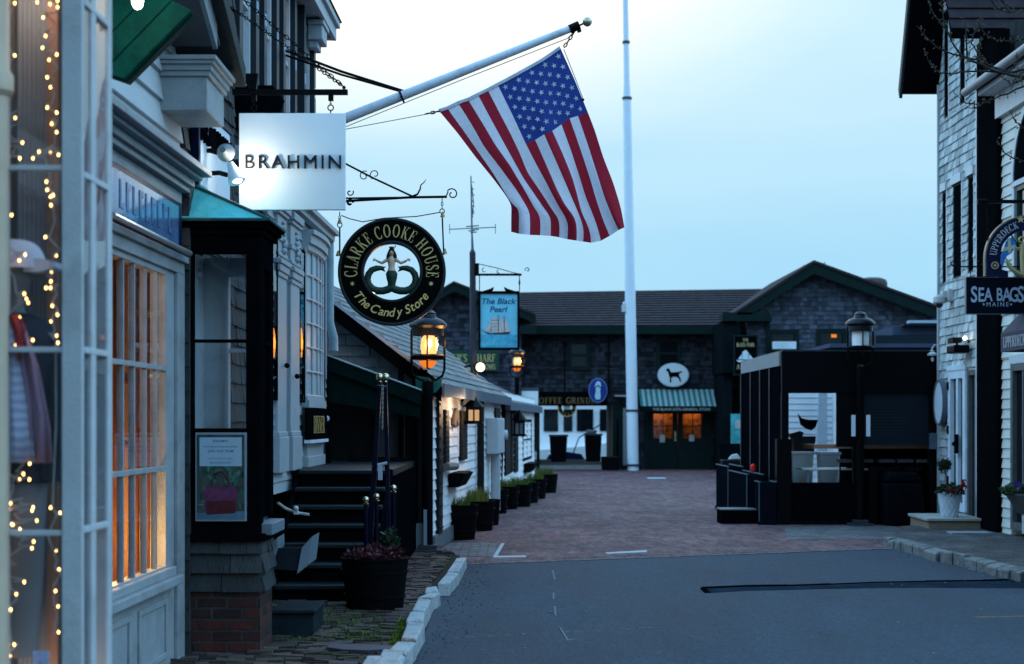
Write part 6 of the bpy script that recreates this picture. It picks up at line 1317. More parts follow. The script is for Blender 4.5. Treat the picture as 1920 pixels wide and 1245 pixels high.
MB().prism([FD(31.72, .02, .02), FD(31.72, -1.2, .02), FD(31.72, -1.2, 2.7), FD(31.72, .1, 2.2)], (0, .05, 0)).build('inner_gable', black_paint, shed)
# shutters, doors, windows along the wall
shp = M('black_shutter', (.0035, .0045, .006), .5, .25, 8, spec=.2)
for (x0, x1, yt, yb) in ((815.5, 822, 748, 1000), (828, 834.5, 768, 880), (858, 869, 770, 862)):
    a, b = YD(x0), YD(x1); m_ = (a+b)/2; mb = MB(); mb.box(a, b, .0, .06, GZ(yb, m_), GZ(yt, m_), f=FD)
    for k in range(12): z = GZ(yb, m_)+(GZ(yt, m_)-GZ(yb, m_))*(k+.5)/12; mb.box(a+.05, b-.05, .06, .07, z-.02, z+.02, f=FD)
    mb.build('shutter', shp, shed)
for (x0, x1, yt, yb) in ((836, 857, 770, 858), (946, 951, 790, 885), (979, 995, 786, 862)):
    a, b = YD(x0), YD(x1); m_ = (a+b)/2; window(shed, FD, a, b, GZ(yb, m_), GZ(yt, m_), white_shed if x0 < 900 else shp, dark_glass if x0 > 900 else M('pale_sash_glass', (.4, .44, .47), .15, .05, 2), 2, 2, fw=.07, d=.03)
for (x0, x1, yt, yb) in ((925, 934, 765, 895), (944, 953, 770, 890), (962, 968, 772, 885), (955, 959, 768, 885)):
    a, b = YD(x0), YD(x1); m_ = (a+b)/2; MB().box(a, b, .0, .05, GZ(yb, m_), GZ(yt, m_), f=FD).build('door', shp, shed)
MB().tube([FD(YD(891), .09, 2.1), FD(YD(891), .09, .1)], .06, 8).build('downspout', shp, shed)
MB().box(20.6, 43, .01, .05, .02, .22, f=FD).build('base_board', M('grey_base', (.12, .13, .14), .7, .2, 4), shed)
YE = 43.2
MB().box(FD(43.05, 0, 0).x-1.2, FD(43.05, 0, 0).x+.03, 43.02, 43.12, 0, 2.0).build('end_wall', black_paint, shed)
MB().box(FD(43, 0, 0).x+.0, FD(43, 0, 0).x+.12, 42.7, 42.9, .9, 1.95).build('end_shutter', shp, shed)
orn = thing('wall_ornament', 'small dark carved fish ornament hung on the white shed wall', 'ornament', FD(YD(848), .03, GZ(800, 23)))
a = YD(848); MB().fprism(FD, [(a-.35, GZ(795, a)), (a-.2, GZ(772, a)), (a, GZ(765, a)), (a+.3, GZ(774, a)), (a+.35, GZ(790, a)), (a+.2, GZ(800, a)), (a+.05, GZ(786, a)), (a-.1, GZ(802, a))], .03, .07).build('figure', M('carved_brown', (.08, .05, .03), .6, .3, 9), orn)
mtr = thing('meter_box', 'grey white electric meter box with conduit on the shed wall', 'meter box', FD(YD(918), .1, 0))
a0_, a1_ = YD(909), YD(922); MB().box(a0_, a1_, .02, .24, GZ(850, 29), GZ(784, 29), f=FD).build('box', M('meter_grey', (.42, .46, .48), .5, .08, 5), mtr, bevel=.02)
MB().tube([FD(a0_+.6, .14, GZ(850, 29)), FD(a0_+.6, .14, .1)], .09, 10).build('conduit', M('meter_grey', (.42, .46, .48), .5, .08, 5), mtr, smooth=True); MB().lathe([(.09, 0), (.09, .09), (.06, .1)], FD(a1_, .2, GZ(815, 30)), 12, axis='x').build('meter_dial', M('meter_glass', (.5, .54, .57), .15, .05, 5), mtr)
for i, (x, yt, yb, lb) in enumerate(((884, 742, 795, 'lit black wall lantern under the shed eave beside the downspout'), (970, 768, 818, 'unlit black wall lantern near the far end of the shed'))):
    a = YD(x-(20 if i == 0 else 14)); s_ = a/FPX; c = FD(a, .20, GZ(yb, a)); hh = (yb-yt)*s_
    l_ = thing('wall_lantern', lb, 'lantern', c, group='black lanterns on the shed wall')
    mb = MB()
    for sx_, sy_ in ((-1, -1), (1, -1), (-1, 1), (1, 1)): mb.box(c.x+sx_*.10-.02, c.x+sx_*.10+.02, a+sy_*.10-.02, a+sy_*.10+.02, c.z, c.z+hh*.6)
    mb.box(c.x-.012, c.x+.012, a-.12, a-.10, c.z, c.z+hh*.6); mb.box(c.x-.12, c.x+.12, a-.121, a-.10, c.z+hh*.5, c.z+hh*.6); mb.lathe([(.15, 0), (.15, .05)], c, 8).lathe([(.18, hh*.6), (.14, hh*.68), (.06, hh*.85), (.02, hh)], c, 8); mb.build('frame', black_metal, l_)
    MB().box(c.x-.09, c.x+.09, a-.09, a+.09, c.z+.04, c.z+hh*.58).build('glass', emit('lantern_glow', (1, .60, .30), .6) if i == 0 else M('lantern_glass_off', (.2, .23, .25), .15, .1, 5), l_)
    MB().tube([c+Vector((0, 0, hh*.9)), FD(a, .1, c.z+hh*.95), FD(a, .0, c.z+hh*.8)], .02, 6).build('arm', black_metal, l_)
    if i == 0: lamp_light(l_, c+Vector((.3, -.1, hh*.3)), 14, (1, .60, .30), .1); lamp_light(l_, FD(a-1.6, .35, 1.95), 12, (1, .66, .40), .1)
for i, (x, y0, y1, lb) in enumerate(((846, 886, 911, 'dark flower box on the shed wall below the near window'), (985, 868, 884, 'dark flower box on the shed wall at its far window'))):
    a = YD(x); w_ = .55 if i == 0 else .9; t = thing('flower_box', lb, 'planter', FD(a, .1, GZ(y1, a)), group='flower boxes on the shed')
    za, zb = GZ(y1, a), GZ(y0, a); MB().hexa([FD(a-w_, .02, za), FD(a+w_, .02, za), FD(a+w_, .16, za), FD(a-w_, .16, za), FD(a-w_, .02, zb), FD(a+w_, .02, zb), FD(a+w_, .27, zb), FD(a-w_, .27, zb)]).build('box', tub_wood, t); MB().box(a-w_+.03, a+w_-.03, .05, .23, zb-.02, zb+.012, f=FD).build('soil', soil, t)
tag(MB().tube([FD(21.4, .1, GZ(875, 21.4)), FD(22.6, .1, GZ(875, 22.4))], .055, 8).build('rolled_awning', M('grey_roll', (.13, .13, .125), .7, .2, 8)), 'grey rolled blind fixed on the white shed wall behind the lamp post', 'blind')
# barrels along the shed
BP = [(896, 1014, .535, .50, 'nearest black barrel tub in front of the white shed, just past the lamp post'), (928, 997, .52, .46, 'black barrel tub with tall grass, second along the white shed'), (938, 986, .36, .42, 'narrow black tub tucked behind the grassy second barrel'), (954, 964, .53, .44, 'black barrel tub standing below the meter box'), (974, 956, .52, .44, 'black barrel tub next after the one below the meter box'), (998, 951, .52, .44, 'black barrel tub in the middle of the tight far row'), (1012, 944, .52, .43, 'black barrel tub of the far row with barely any grass'), (1026, 936, .52, .43, 'black barrel tub second from the far end of the row'), (1046, 925, .56, .44, 'last black barrel tub of the row, beside the shed end')]
p0 = None
for i, (xr, yb, dia, h, lb) in enumerate(BP):
    Y = 5100/(yb-790)+dia/2; X = GX(xr, Y)-dia/2
    if p0 is None: p0 = tub('barrel_planter', lb, (X, Y, .004), .267, .48, 'barrel planters along the white shed'); t = p0
    else: t = dup(p0, (X, Y, .004), random.random()*3, lb)
    k = dia/.534; t.scale = (k, k, h/.48)
    gl = {0: (-.05, 60, .16), 1: (-.02, 130, .22), 3: (-.05, 50, .10), 4: (0, 110, .16), 5: (0, 110, .18), 6: (0, 40, .08), 7: (0, 90, .17), 8: (-.03, 130, .17)}.get(i)
    if gl:
        rr = random.Random(40+i); mb = MB()
        for q in range(gl[1]*3):
            a = rr.random()*6.28; r_ = math.sqrt(rr.random())*.19*k; b = Vector((X+gl[0]+math.cos(a)*r_, Y+math.sin(a)*r_, h*.93)); hh = gl[2]*rr.uniform(.5, 1.3); lean = Vector((rr.gauss(0, .06), rr.gauss(0, .06), 0)); s_ = Vector((rr.gauss(0, 1), rr.gauss(0, 1), 0)).normalized()*.005
            mb.add([b-s_, b+s_, b+lean*.4+Vector((0, 0, hh*.6))+s_*.7, b+lean*.4+Vector((0, 0, hh*.6))-s_*.7, b+lean+Vector((0, 0, hh))], [(0, 1, 2, 3), (3, 2, 4)], t=rr.random())
        who = {0: 'short yellow green grass in the nearest barrel by the shed', 1: 'tallest tuft of yellow green grass, in the second barrel by the shed', 3: 'sparse low grass in the barrel below the meter box', 4: 'grass in the barrel next after the meter box one', 5: 'grass in the barrel amid the tight far row', 6: 'thin grass in the nearly bare barrel of the far row', 7: 'grass in the barrel second from the far end', 8: 'bushy grass in the last barrel beside the shed end'}[i]
        tag(mb.build('ornamental_grass', leaf_green), who, 'plant', 'grasses in the barrel planters')
# ---------------------------------------------------------------- street lamps
def lantern_post(label, X, Y, zb, H, lit, arm=True, sc=1.0, lean=0):
    t = thing('street_lamp', label, 'street lamp', (X, Y, zb), 0, 'black lantern street lamps')
    hl_ = H-.02; zl = H-.83
    MB().lathe([(.062, 0), (.062, zl-.30), (.07, zl-.28), (.07, zl-.05), (.03, zl-.02)], (0, 0, 0), 16).build('post', black_metal, t, world=False, smooth=True)
    MB().box(-.19, .19, -.17, .17, .0, .045).box(-.115, .115, -.115, .115, .045, .10).build('base_plate', M('lamp_base_grey', (.03, .034, .04), .5, .2, 5), t, world=False, bevel=.008)
    mb = MB()
    for s_ in (-1, 1): mb.tube([(0, 0, zl-.04), (s_*.10, 0, zl-.03), (s_*.18, 0, zl+.02), (s_*.205, 0, zl+.10), (s_*.205, 0, zl+.60)], .017, 6)
    mb.tube([(0, -.19, zl+.10), (0, -.19, zl+.58)], .012, 6).tube([(0, .19, zl+.10), (0, .19, zl+.58)], .012, 6)
    mb.lathe([(.20, zl+.22), (.215, zl+.24), (.215, zl+.27), (.20, zl+.285), (.13, zl+.285), (.13, zl+.22)], (0, 0, 0), 24); mb.build('cage', black_metal, t, world=False, smooth=True)
    mb = MB(); mb.lathe([(.15, zl+.58), (.20, zl+.60), (.24, zl+.64), (.235, zl+.67), (.18, zl+.72), (.11, zl+.745), (.09, zl+.79), (.10, zl+.80), (.06, zl+.835), (.01, zl+.845)], (0, 0, 0), 26); mb.lathe([(.205, zl+.52), (.205, zl+.63), (.19, zl+.63), (.19, zl+.52)], (0, 0, 0), 26); mb.build('cap', M('lamp_cap', (.007, .009, .013), .35, .2, 6, spec=.18), t, world=False, smooth=True)
    MB().lathe([(.130, zl+.28), (.135, zl+.40), (.130, zl+.54)], (0, 0, 0), 24).build('glass', glass('lamp_glass', (.95, .93, .9), .8, .08, .10) if lit else M('milk_glass', (.78, .80, .80), .3, .05, 4), t, world=False, smooth=True)
    if lit:
        mb = MB().lathe([(.03, zl+.22), (.09, zl+.28), (.105, zl+.38), (.095, zl+.48), (.05, zl+.54)], (.012, 0, 0), 18); mb.build('mantle', lamp_glow, t, world=False, smooth=True); MB().ball((.03, -.10, zl+.42), .03, 10, sc=(.8, .6, 1.8)).build('flame', emit('hot_flame', (1, .78, .42), 6), t, world=False, smooth=True)
        MB().lathe([(.05, zl+.12), (.10, zl+.17), (.115, zl+.205), (.02, zl+.21)], (0, 0, 0), 18).build('lower_glass', emit('amber_bowl', (1, .22, .02), 1.0), t, world=False, smooth=True)
        mb = MB()
        for k in range(8): z = zl+.30+k*.028; mb.lathe([(.118, z), (.124, z+.006), (.118, z+.012)], (0, 0, 0), 20)
        mb.build('prism_ring', M('lens_ring', (.6, .42, .25), .2, .1, 4), t, world=False) if False else None
        lamp_light(t, Vector((X, Y-.24, zb+zl+.40)), 12, (1, .45, .12), .12); lamp_light(t, Vector((X+.26, Y, zb+zl+.42)), 16, (1, .45, .12), .10)
    return t
l1 = lantern_post('lit black lantern street lamp on the left sidewalk beside the steps', -1.05, 20.0, .06, 3.02, True)
l2 = lantern_post('unlit black lantern street lamp with white glass in front of the pergola', 5.66, 26.0, .0, 3.47, False)
tag(MB().box(5.50, 5.56, 25.9, 25.93, GZ(818, 26), GZ(778, 26)).build('notice_strip', steel_white), 'pale vertical notice strip left of the unlit lamp post', 'notice', 'pale notice strips on the unlit lamp post'); tag(MB().box(5.67+.07, 5.67+.13, 25.9, 25.93, GZ(818, 26), GZ(778, 26)).build('notice_strip', steel_white), 'pale vertical notice strip right of the unlit lamp post', 'notice', 'pale notice strips on the unlit lamp post')
l3 = lantern_post('small lit lantern street lamp far off behind the end of the white shed', GX(969, 46), 46, .0, 3.85, True)
# ---------------------------------------------------------------- painted ship sign on its pole, antenna, floodlight
YP = 30.0; pp_ = lambda x, y, d=0: P(x, y, YP)+Vector((0, -d, 0)); FP = lambda u, d, z: Vector((u, YP-d, z))
pl = thing('sign_pole', 'tall dark pole through the shed roof with an iron sign arm', 'pole', pp_(887, 715))
mb = MB(); mb.tube([pp_(888, 722), pp_(886, 474)], .058, 12); mb.tube([pp_(886, 474), pp_(886, 468)], [.06, .03], 12); mb.build('post', M('pole_dark', (.030, .030, .040), .5, .2, 5), pl)
mb = MB(); mb.box(pp_(892, 0).x, pp_(978, 0).x, YP-.02, YP+.02, GZ(517, YP), GZ(513, YP)); mb.box(pp_(890, 0).x, pp_(898, 0).x, YP-.05, YP+.05, GZ(516, YP), GZ(494, YP)); mb.build('arm', black_metal, pl)
mb = MB(); mb.tube([pp_(898, 495), pp_(930, 502), pp_(965, 512), pp_(978, 514)], .008, 5); mb.tube(scroll(pp_(989, 506), .05, .015, 200, -140), .008, 5); mb.tube(scroll(pp_(908, 507), .05, .02, 90, 330), .007, 5); mb.tube(scroll(pp_(935, 510), .04, .015, 90, 330), .007, 5); mb.build('scrollwork', black_metal, pl)
ps = thing('painted_sign', 'pale blue hanging sign painted with a sailing ship, on the dark pole', 'pub sign', pp_(936, 655))
mb = MB(); x0, x1, y0, y1 = 897, 974, 546, 656
for a, b, c, d in ((x0, x0+4, y0, y1), (x1-4, x1, y0, y1), (x0+4, x1-4, y1-4, y1), (x0+4, x1-4, y0, y0+5)): mb.box(pp_(a, 0).x, pp_(b, 0).x, YP-.04, YP+.04, GZ(d, YP), GZ(c, YP))
mb.fprism(FP, [(pp_(x, 0).x, GZ(y, YP)) for x, y in [(899, 547), (905, 546), (918, 542), (926, 538), (925, 543), (922, 547)]], -.03, .03); mb.fprism(FP, [(pp_(x, 0).x, GZ(y, YP)) for x, y in [(972, 547), (966, 546), (953, 542), (945, 538), (946, 543), (949, 547)]], -.03, .03); mb.build('frame', black_paint, ps)
MB().tube([pp_(899, 517), pp_(899, 547)], .01, 6).build('hanger', black_metal, ps); MB().tube([pp_(974, 517), pp_(974, 547)], .01, 6).lathe([(.01, 0), (.02, .05), (.01, .1)], pp_(974, 535), 8).build('hanger', black_metal, ps)
sb1 = M('painted_sky', (.16, .52, .66), .6, .12, 3); MB().box(pp_(901, 0).x, pp_(970, 0).x, YP-.012, YP+.012, GZ(652, YP), GZ(551, YP)).build('sky_panel', sb1, ps)
mb = MB(); pts = [(901, 627)]+[(901+69*i/12, 627+1.2*math.sin(i*1.9)) for i in range(13)]+[(970, 651), (901, 651)]; mb.add([FP(pp_(x, 0).x, .016, GZ(y, YP)) for x, y in pts[1:]], [tuple(range(15))]); mb.build('sea_panel', M('painted_sea', (.06, .36, .52), .5, .3, 9), ps)
def sh(l, d): return [FP(pp_(x, 0).x, d, GZ(y, YP)) for x, y in l]
mb = MB()
for l in [[(907, 622), (921, 600), (921, 622)], [(922, 600), (934, 602), (934, 624), (919, 621)], [(924, 594), (933, 595), (934, 600), (923, 600)], [(936, 598), (944, 597), (946, 624), (935, 624)], [(947, 594), (952, 606), (957, 622), (946, 624)]]: mb.add(sh(l, .020), [tuple(range(len(l)))])
mb.build('sail_panel', M('painted_sail', (.50, .46, .46), .6, .2, 12), ps)
mb = MB(); mb.add(sh([(908, 622), (920, 625), (957, 622), (954, 627), (915, 627)], .021), [tuple(range(5))])
for l in ([(934, 590), (935, 626)], [(945, 592), (946, 626)], [(903, 618), (912, 624)]): mb.tube(sh(l, .023), .004, 4)
for y in (600, 606, 612, 618): mb.tube(sh([(920, y+1), (935, y)], .023), .002, 4)
mb.build('hull_panel', M('painted_hull', (.05, .035, .04), .5, .2, 9), ps)
mb = MB(); letters(mb, 'The Black', FP, pp_(935.5, 0).x, GZ(570, YP), .105, d=.017, shear=.2, bold=.012, wide=1.05); letters(mb, 'Pearl', FP, pp_(935, 0).x, GZ(585, YP), .105, d=.017, shear=.2, bold=.012, wide=1.05); mb.build('lettering', M('painted_teal', (.008, .07, .14), .5, .1, 5), ps)
an = thing('tv_antenna', 'spiky old aerial standing on top of the sign pole', 'antenna', pp_(886, 470))
am = M('aerial_grey', (.10, .16, .18), .5, .2, 9, metal=.5)
MB().tube([pp_(886, 470), pp_(885, 440), pp_(883, 330)], [.028, .018, .012], 8).build('mast', am, an)
mb = MB(); mb.tube([pp_(842, 430, .0), pp_(930, 426)], .010, 5)
for x in (843, 929): mb.tube([pp_(x, 420), pp_(x, 438)], .007, 4)
for x, y in ((880, 425), (884, 433), (892, 424), (892, 431), (888, 436)): mb.tube([pp_(x-6, y), pp_(x+6, y-1)], .012, 5)
mb.build('crossbar', am, an)
mb = MB(); rr = random.Random(2)
for k in range(16): y = 340+k*4; xo = rr.uniform(1, 6); mb.tube([pp_(883+rr.uniform(-1, 1), y), pp_(884+xo, y+rr.uniform(2, 12))], .006, 4)
mb.tube([pp_(884, 345), pp_(888, 380), pp_(886, 404)], .010, 5); mb.build('elements', am, an)
fl = thing('floodlight', 'glowing round floodlight on a curved arm beside the sign pole, above the shed roof', 'floodlight', pp_(900, 700))
MB().tube([pp_(868, 697), pp_(872, 688), pp_(885, 684), pp_(896, 687, .1)], .022, 8).lathe([(.05, -.03), (.06, .03)], pp_(868, 697), 10).build('arm', black_metal, fl); mb = MB().lathe([(.06, .10), (.085, .04), (.10, -.01)], pp_(901, 688.5, .12), 14, axis='y'); mb.build('housing', black_metal, fl, smooth=True)
MB().ball(pp_(901, 689, .16), .085, 14, sc=(1, .6, 1)).build('bulb', emit('white_flood', (1, .74, .42), 3.2), fl, smooth=True); lamp_light(fl, pp_(903, 690, .35), 4, (1, .8, .55), .08)
for i in range(1): pass
# ---------------------------------------------------------------- signs on the wharf building
ws = thing('wharf_sign', 'long dark green board with pale gold lettering on the left gable', 'sign', (sl_(858), YL-.2, zl(695)))
FW = lambda u, d, z: Vector((u, YL-.2-d, z)); MB().box(sl_(782), sl_(936), YL-.2, YL-.12, zl(696), zl(657)).build('board', M('sign_green', (.012, .045, .035), .5, .2, 5), ws)
mb = MB(); letters(mb, "BANNISTER'S WHARF", FW, sl_(929), zl(679), .27, d=.012, face='serif', wide=.82, align='r'); letters(mb, 'GUEST ROOMS', FW, sl_(929), zl(693), .19, d=.012, face='serif', wide=.8, align='r'); mb.build('lettering', M('pale_gold', (.50, .44, .18), .5, .1, 6), ws)
cg = thing('shop_sign', 'long black board with gold lettering across the top of the passage', 'sign', (sF(1080), YF-.3, zf(761)))
FX = lambda u, d, z: Vector((u, YF-.35-d, z)); MB().box(sF(1003), sF(1138), YF-.35, YF-.25, zf(761), zf(735)).build('board', black_paint, cg)
mb = MB(); letters(mb, 'COFFEE GRINDER', FX, sF(1063), zf(757), .22, d=.012, face='serif', wide=.98, gap=.12); mb.build('lettering', M('dull_gold', (.22, .15, .06), .5, .1, 6), cg)
rs_ = thing('round_sign', 'round gold lettered sign hung below the long black board in the passage', 'sign', P(1063, 780, YF-.2))
FQ = lambda u, d, z: Vector((u, YF-.22-d, z)); c = P(1063, 764, YF-.2); mb = MB(); mb.ring(FQ, c.x, c.z, .32, .19, 0, .04, 32); mb.build('ring', black_paint, rs_); mb = MB(); mb.ring(FQ, c.x, c.z, .33, .30, -.005, .045, 32); mb.build('rim', gold_flat, rs_); mb = MB(); arc_letters(mb, 'COFFEE HOUSE ', FQ, c.x, c.z, .215, 200, -160, .07, .045, 'serif', .8); mb.build('lettering', gold, rs_); MB().ball((c.x, YF-.24, c.z+.02), .12, 12, sc=(1, .3, .8)).build('emblem', M('pale_emblem', (.6, .58, .4), .5, .1, 5), rs_)
def ellipse_sign(t, x, y, rx, ry, Y, m1, m2):
    f = lambda u, d, z: Vector((u, Y-d, z)); c = P(x, y, Y); k = Y/FPX; n = 40
    for nm, q, d0, d1, m in (('rim', 1.0, 0, .05, m1), ('panel', .93, .051, .058, m2)):
        MB().fprism(f, [(c.x+math.cos(2*math.pi*i/n)*rx*k*q, c.z+math.sin(2*math.pi*i/n)*ry*k*q) for i in range(n)], d0, d1).build(nm, m, t)
    return f, c, k
t = thing('oval_sign', 'white oval sign with a standing black dog, above the striped awning', 'sign', P(1262, 726, 56.3))
f, c, k = ellipse_sign(t, 1262, 703, 29.5, 22.5, 56.3, M('oval_rim', (.50, .58, .62), .5, .05, 4), M('oval_white', (.66, .72, .74), .5, .04, 4))
dog = [(1249.5, 692), (1252, 690.5), (1254, 691), (1256, 695), (1258, 698), (1264, 698), (1270, 697.5), (1274, 697), (1278, 696), (1279, 697), (1274, 700), (1272.5, 703), (1274, 707), (1276, 710), (1276, 715), (1277, 716), (1274, 716), (1273, 711), (1269, 707), (1262, 706.5), (1259, 708), (1258, 712), (1258, 715), (1259, 716.5), (1255, 716.5), (1256, 710), (1254, 704), (1253, 700), (1252, 697), (1250, 696), (1248.5, 695)]
MB().fprism(f, [(GX(x, 56.3), GZ(y, 56.3)) for x, y in dog], .059, .07).build('dog_emblem', black_paint, t)
t = thing('oval_sign', 'upright blue oval sign with pale sandal emblem, hung beside the white mast', 'sign', P(1121, 756, 55.9))
f, c, k = ellipse_sign(t, 1121, 732, 17.5, 23, 55.9, M('blue_rim', (.16, .24, .46), .5, .1, 4), M('sign_blue', (.012, .035, .20), .5, .1, 4))
sand = [(1117, 718), (1121, 714), (1126, 717), (1127, 727), (1125, 733), (1126, 742), (1125, 749), (1117, 749), (1115, 743), (1117, 733), (1115, 726)]
MB().fprism(f, [(GX(x, 55.9), GZ(y, 55.9)) for x, y in sand], .059, .068).build('sandal_emblem', M('pale_blue_print2', (.42, .62, .70), .5, .1, 4), t)
mb = MB()
for s_ in (-1, 1): mb.tube([f((c.x), .075, GZ(722, 55.9)), f(c.x+s_*.10, .075, GZ(727, 55.9)), f(c.x+s_*.13, .075, GZ(735, 55.9))], .02, 5)
mb.build('sandal_strap', M('sign_blue', (.012, .035, .20), .5, .1, 4), t); MB().box(c.x+.1, c.x+.9, 55.92, 55.96, c.z-.05, c.z-.01).build('arm', black_metal, t)
t = thing('annex_sign', 'tall black sign with gold lettering and white ship under the gable eave', 'sign', P(1398, 705, 53.2))
Y = 53.15; f = lambda u, d, z: Vector((u, Y-d, z)); g_ = lambda x: GX(x, Y); h_ = lambda y: GZ(y, Y)
MB().box(g_(1377), g_(1419), Y, Y+.08, h_(702), h_(630)).build('board', black_paint, t); mb = MB()
for a, b, c_, d in ((1375, 1378, 628, 704), (1418, 1421, 628, 704), (1378, 1418, 628, 631), (1378, 1418, 701, 704)): mb.box(g_(a), g_(b), Y-.03, Y+.09, h_(d), h_(c_))
mb.build('frame', green_dark, t)
mb = MB(); letters(mb, 'THE', f, g_(1398), h_(640), .10, d=.01, face='serif', wide=.9); letters(mb, 'BLACK PEARL', f, g_(1398), h_(650), .13, d=.01, face='serif', wide=.62); letters(mb, 'ANNEX', f, g_(1398), h_(692), .16, d=.01, face='serif', wide=.9, gap=.1); mb.build('lettering', M('cream_gold', (.55, .48, .24), .5, .1, 6), t)
mb = MB()
for l in ([(1380, 675), (1385, 679), (1412, 679), (1416, 674), (1398, 676)], [(1384, 673), (1391, 664), (1391, 674)], [(1392, 674), (1392, 660), (1398, 656), (1403, 661), (1403, 674)], [(1404, 674), (1404, 663), (1412, 672)]): mb.fprism(f, [(g_(x), h_(y)) for x, y in l], .004, .012)
mb.build('ship_emblem', M('pale_print', (.55, .66, .72), .5, .1, 6), t)
t = thing('notice_board', 'blank white board at the left side of the passage, by the shed roof', 'notice board', P(992, 765, 56)); MB().box(GX(974, 55.5), GX(1009, 55.5), 55.5, 55.56, GZ(762, 55.5), GZ(733, 55.5)).build('board', M('plain_white', (.66, .76, .80), .5, .04, 3), t); MB().box(GX(972, 55.5), GX(1010, 55.5), 55.48, 55.6, GZ(732, 55.5), GZ(727, 55.5)).build('cap', M('slate_cap', (.05, .07, .09), .5, .1, 4), t)
# bins and boxes at the passage
def bin_(label, x, yt, yb, w0, w1, Y, lidm=None):
    t = thing('litter_bin', label, 'litter bin', P(x, yb, Y), 0, 'black bins at the passage'); k = Y/FPX
    zb, zt = 0.0, (yb-yt)*k
    mb = MB(); a, b = w0*k/2, w1*k/2; mb.hexa([(-a, -a, .0), (a, -a, 0), (a, a, 0), (-a, a, 0), (-b, -b, zt*.93), (b, -b, zt*.93), (b, b, zt*.93), (-b, b, zt*.93)]); mb.build('body', black_paint, t, world=False, bevel=.02)
    MB().box(-b-.03, b+.03, -b-.03, b+.03, zt*.93, zt).build('rim', M('bin_rim', (.02, .024, .028), .35, .2, 5), t, world=False, bevel=.015); return t
bin_('tall tapering black bin, left one of the pair in the passage', 1047, 815, 866, 27, 33, 55.0)
b2 = bin_('tall tapering black bin with rubbish heaped on its rim, in the passage', 1112, 813, 865, 26, 31, 55.2)
mb = MB(); rr = random.Random(9)
for i in range(9): mb.ball((rr.uniform(-.2, .2), rr.uniform(-.2, .1), .98+rr.uniform(0, .07)), rr.uniform(.05, .09), 8)
mb.build('rubbish', M('rubbish', (.08, .08, .09), .6, .6, 6), b2, world=False)
t = thing('planter_box', 'low square black planter box at the right foot of the passage', 'planter', P(1144, 881, 55)); mb = MB(); k = 55/FPX; mb.hexa([(-15*k, -.25, 0), (15*k, -.25, 0), (15*k, .25, 0), (-15*k, .25, 0), (-17*k, -.28, 24*k), (17*k, -.28, 24*k), (17*k, .28, 24*k), (-17*k, .28, 24*k)]); mb.build('box', tub_wood, t, world=False, bevel=.02); MB().box(-15*k, 15*k, -.25, .25, 24*k, 24*k+.015).build('soil', soil, t, world=False)
tag(MB().tube([P(1158, 872, 56), P(1158, 785, 56)], .05, 8).build('passage_post', black_metal), 'slim black post standing in the passage, right of the bins', 'post')
# ================================================================ RIGHT SIDE
FRW = right_wall(7.0)
def YR_(x, X=7.0): return X*FPX/(x-960)
# ---------------------------------------------------------------- grey shingled gable house
gr = thing('shingle_house', 'tall pale grey shingled house with steep gable and narrow windows on the right', 'house', (7.4, 25, 0))
y0_, y1_ = 23.86, 26.15
up_w = [(YR_(1780), YR_(1771.5), 6.58, 8.3), (YR_(1811.5), YR_(1801), 6.62, 8.3)]
lo_w = [(YR_(1776), YR_(1768), 3.93, 5.42), (YR_(1804.5), YR_(1788), 3.95, 5.44), (YR_(1827.5), YR_(1816), 3.97, 5.45)]
dh = [(YR_(1815), YR_(1783), .30, 2.5), (YR_(1846), YR_(1819), .12, 2.48)]
mb = MB(); siding(mb, FRW, lambda z: (y0_, y1_) if z < 7.2 else (y0_+(z-7.2)*.28, y1_-(z-7.2)*.28), .05, 10.5, .138, up_w+lo_w+dh, t=.024, back=.15, shingle=.2, jag=.008, tvar=.7); mb.build('wall', shingle_grey, gr)
trim_w = M('white_trim', (.48, .51, .53), .5, .1, 5, spec=.2)
for (a, b, z0, z1) in up_w+lo_w:
    mid = (a, b, z0, z1) == lo_w[1]
    window(gr, FRW, a, b, z0, z1, green_dark, M('black_pane', (.003, .004, .006), .3, .3, 3, spec=0.0), 1, 2 if not mid else 1, fw=.03, d=.006, mw=.02, gd=-.002); MB().box(a-.05, a-.002, .0, .02, z0, z1, f=FRW).build('casing', trim_w, gr)
    MB().box(a-.03, b+.03, .0, .045, z1, z1+.13, f=FRW).build('head_trim', trim_w, gr)
MB().box(y1_-.02, y1_+.02, -.15, .05, .05, 7.2, f=FRW).build('corner_board', M('pale_corner', (.36, .39, .41), .6, .1, 5), gr)
MB().prism([(7.0, 26.15, .05), (7.0, 26.15, 10.2), (12, 26.15, 10.2), (12, 26.15, .05)], (0, .05, 0)).prism([(7.2, 22.9, .05), (12, 22.9, .05), (12, 26.1, .05), (7.2, 26.1, .05)], (0, 0, 7.4)).build('body', shingle_brown, gr)
dw = window(gr, FRW, dh[0][0], dh[0][1], dh[0][2], dh[0][3], steel_white, dark_glass, 2, 1, fw=.13, mw=.10, d=.05, name='door'); MB().box(dh[0][0]-.04, dh[0][1]+.06, .0, .06, 2.5, 2.58, f=FRW).build('door_head', steel_white, dw); MB().box(24.9, 25.0, .05, .09, 1.2, 1.5, f=FRW).ball(FRW(24.95, .11, 1.35), .035, 8).build('handle', black_metal, dw)
for z in (.7, 1.5, 2.2): MB().box(dh[0][1]-.06, dh[0][1]-.02, .05, .075, z, z+.13, f=FRW).build('hinge', black_metal, dw)
window(gr, FRW, dh[1][0], dh[1][1], dh[1][2], dh[1][3], M('grey_brown_frame', (.10, .10, .10), .6, .15, 5), dark_glass, 2, 1, fw=.08, mw=.05, d=.05, name='door')
MB().box(23.80, 23.92, .0, .07, .05, 7.3, f=FRW).build('corner_board', trim_w, gr)
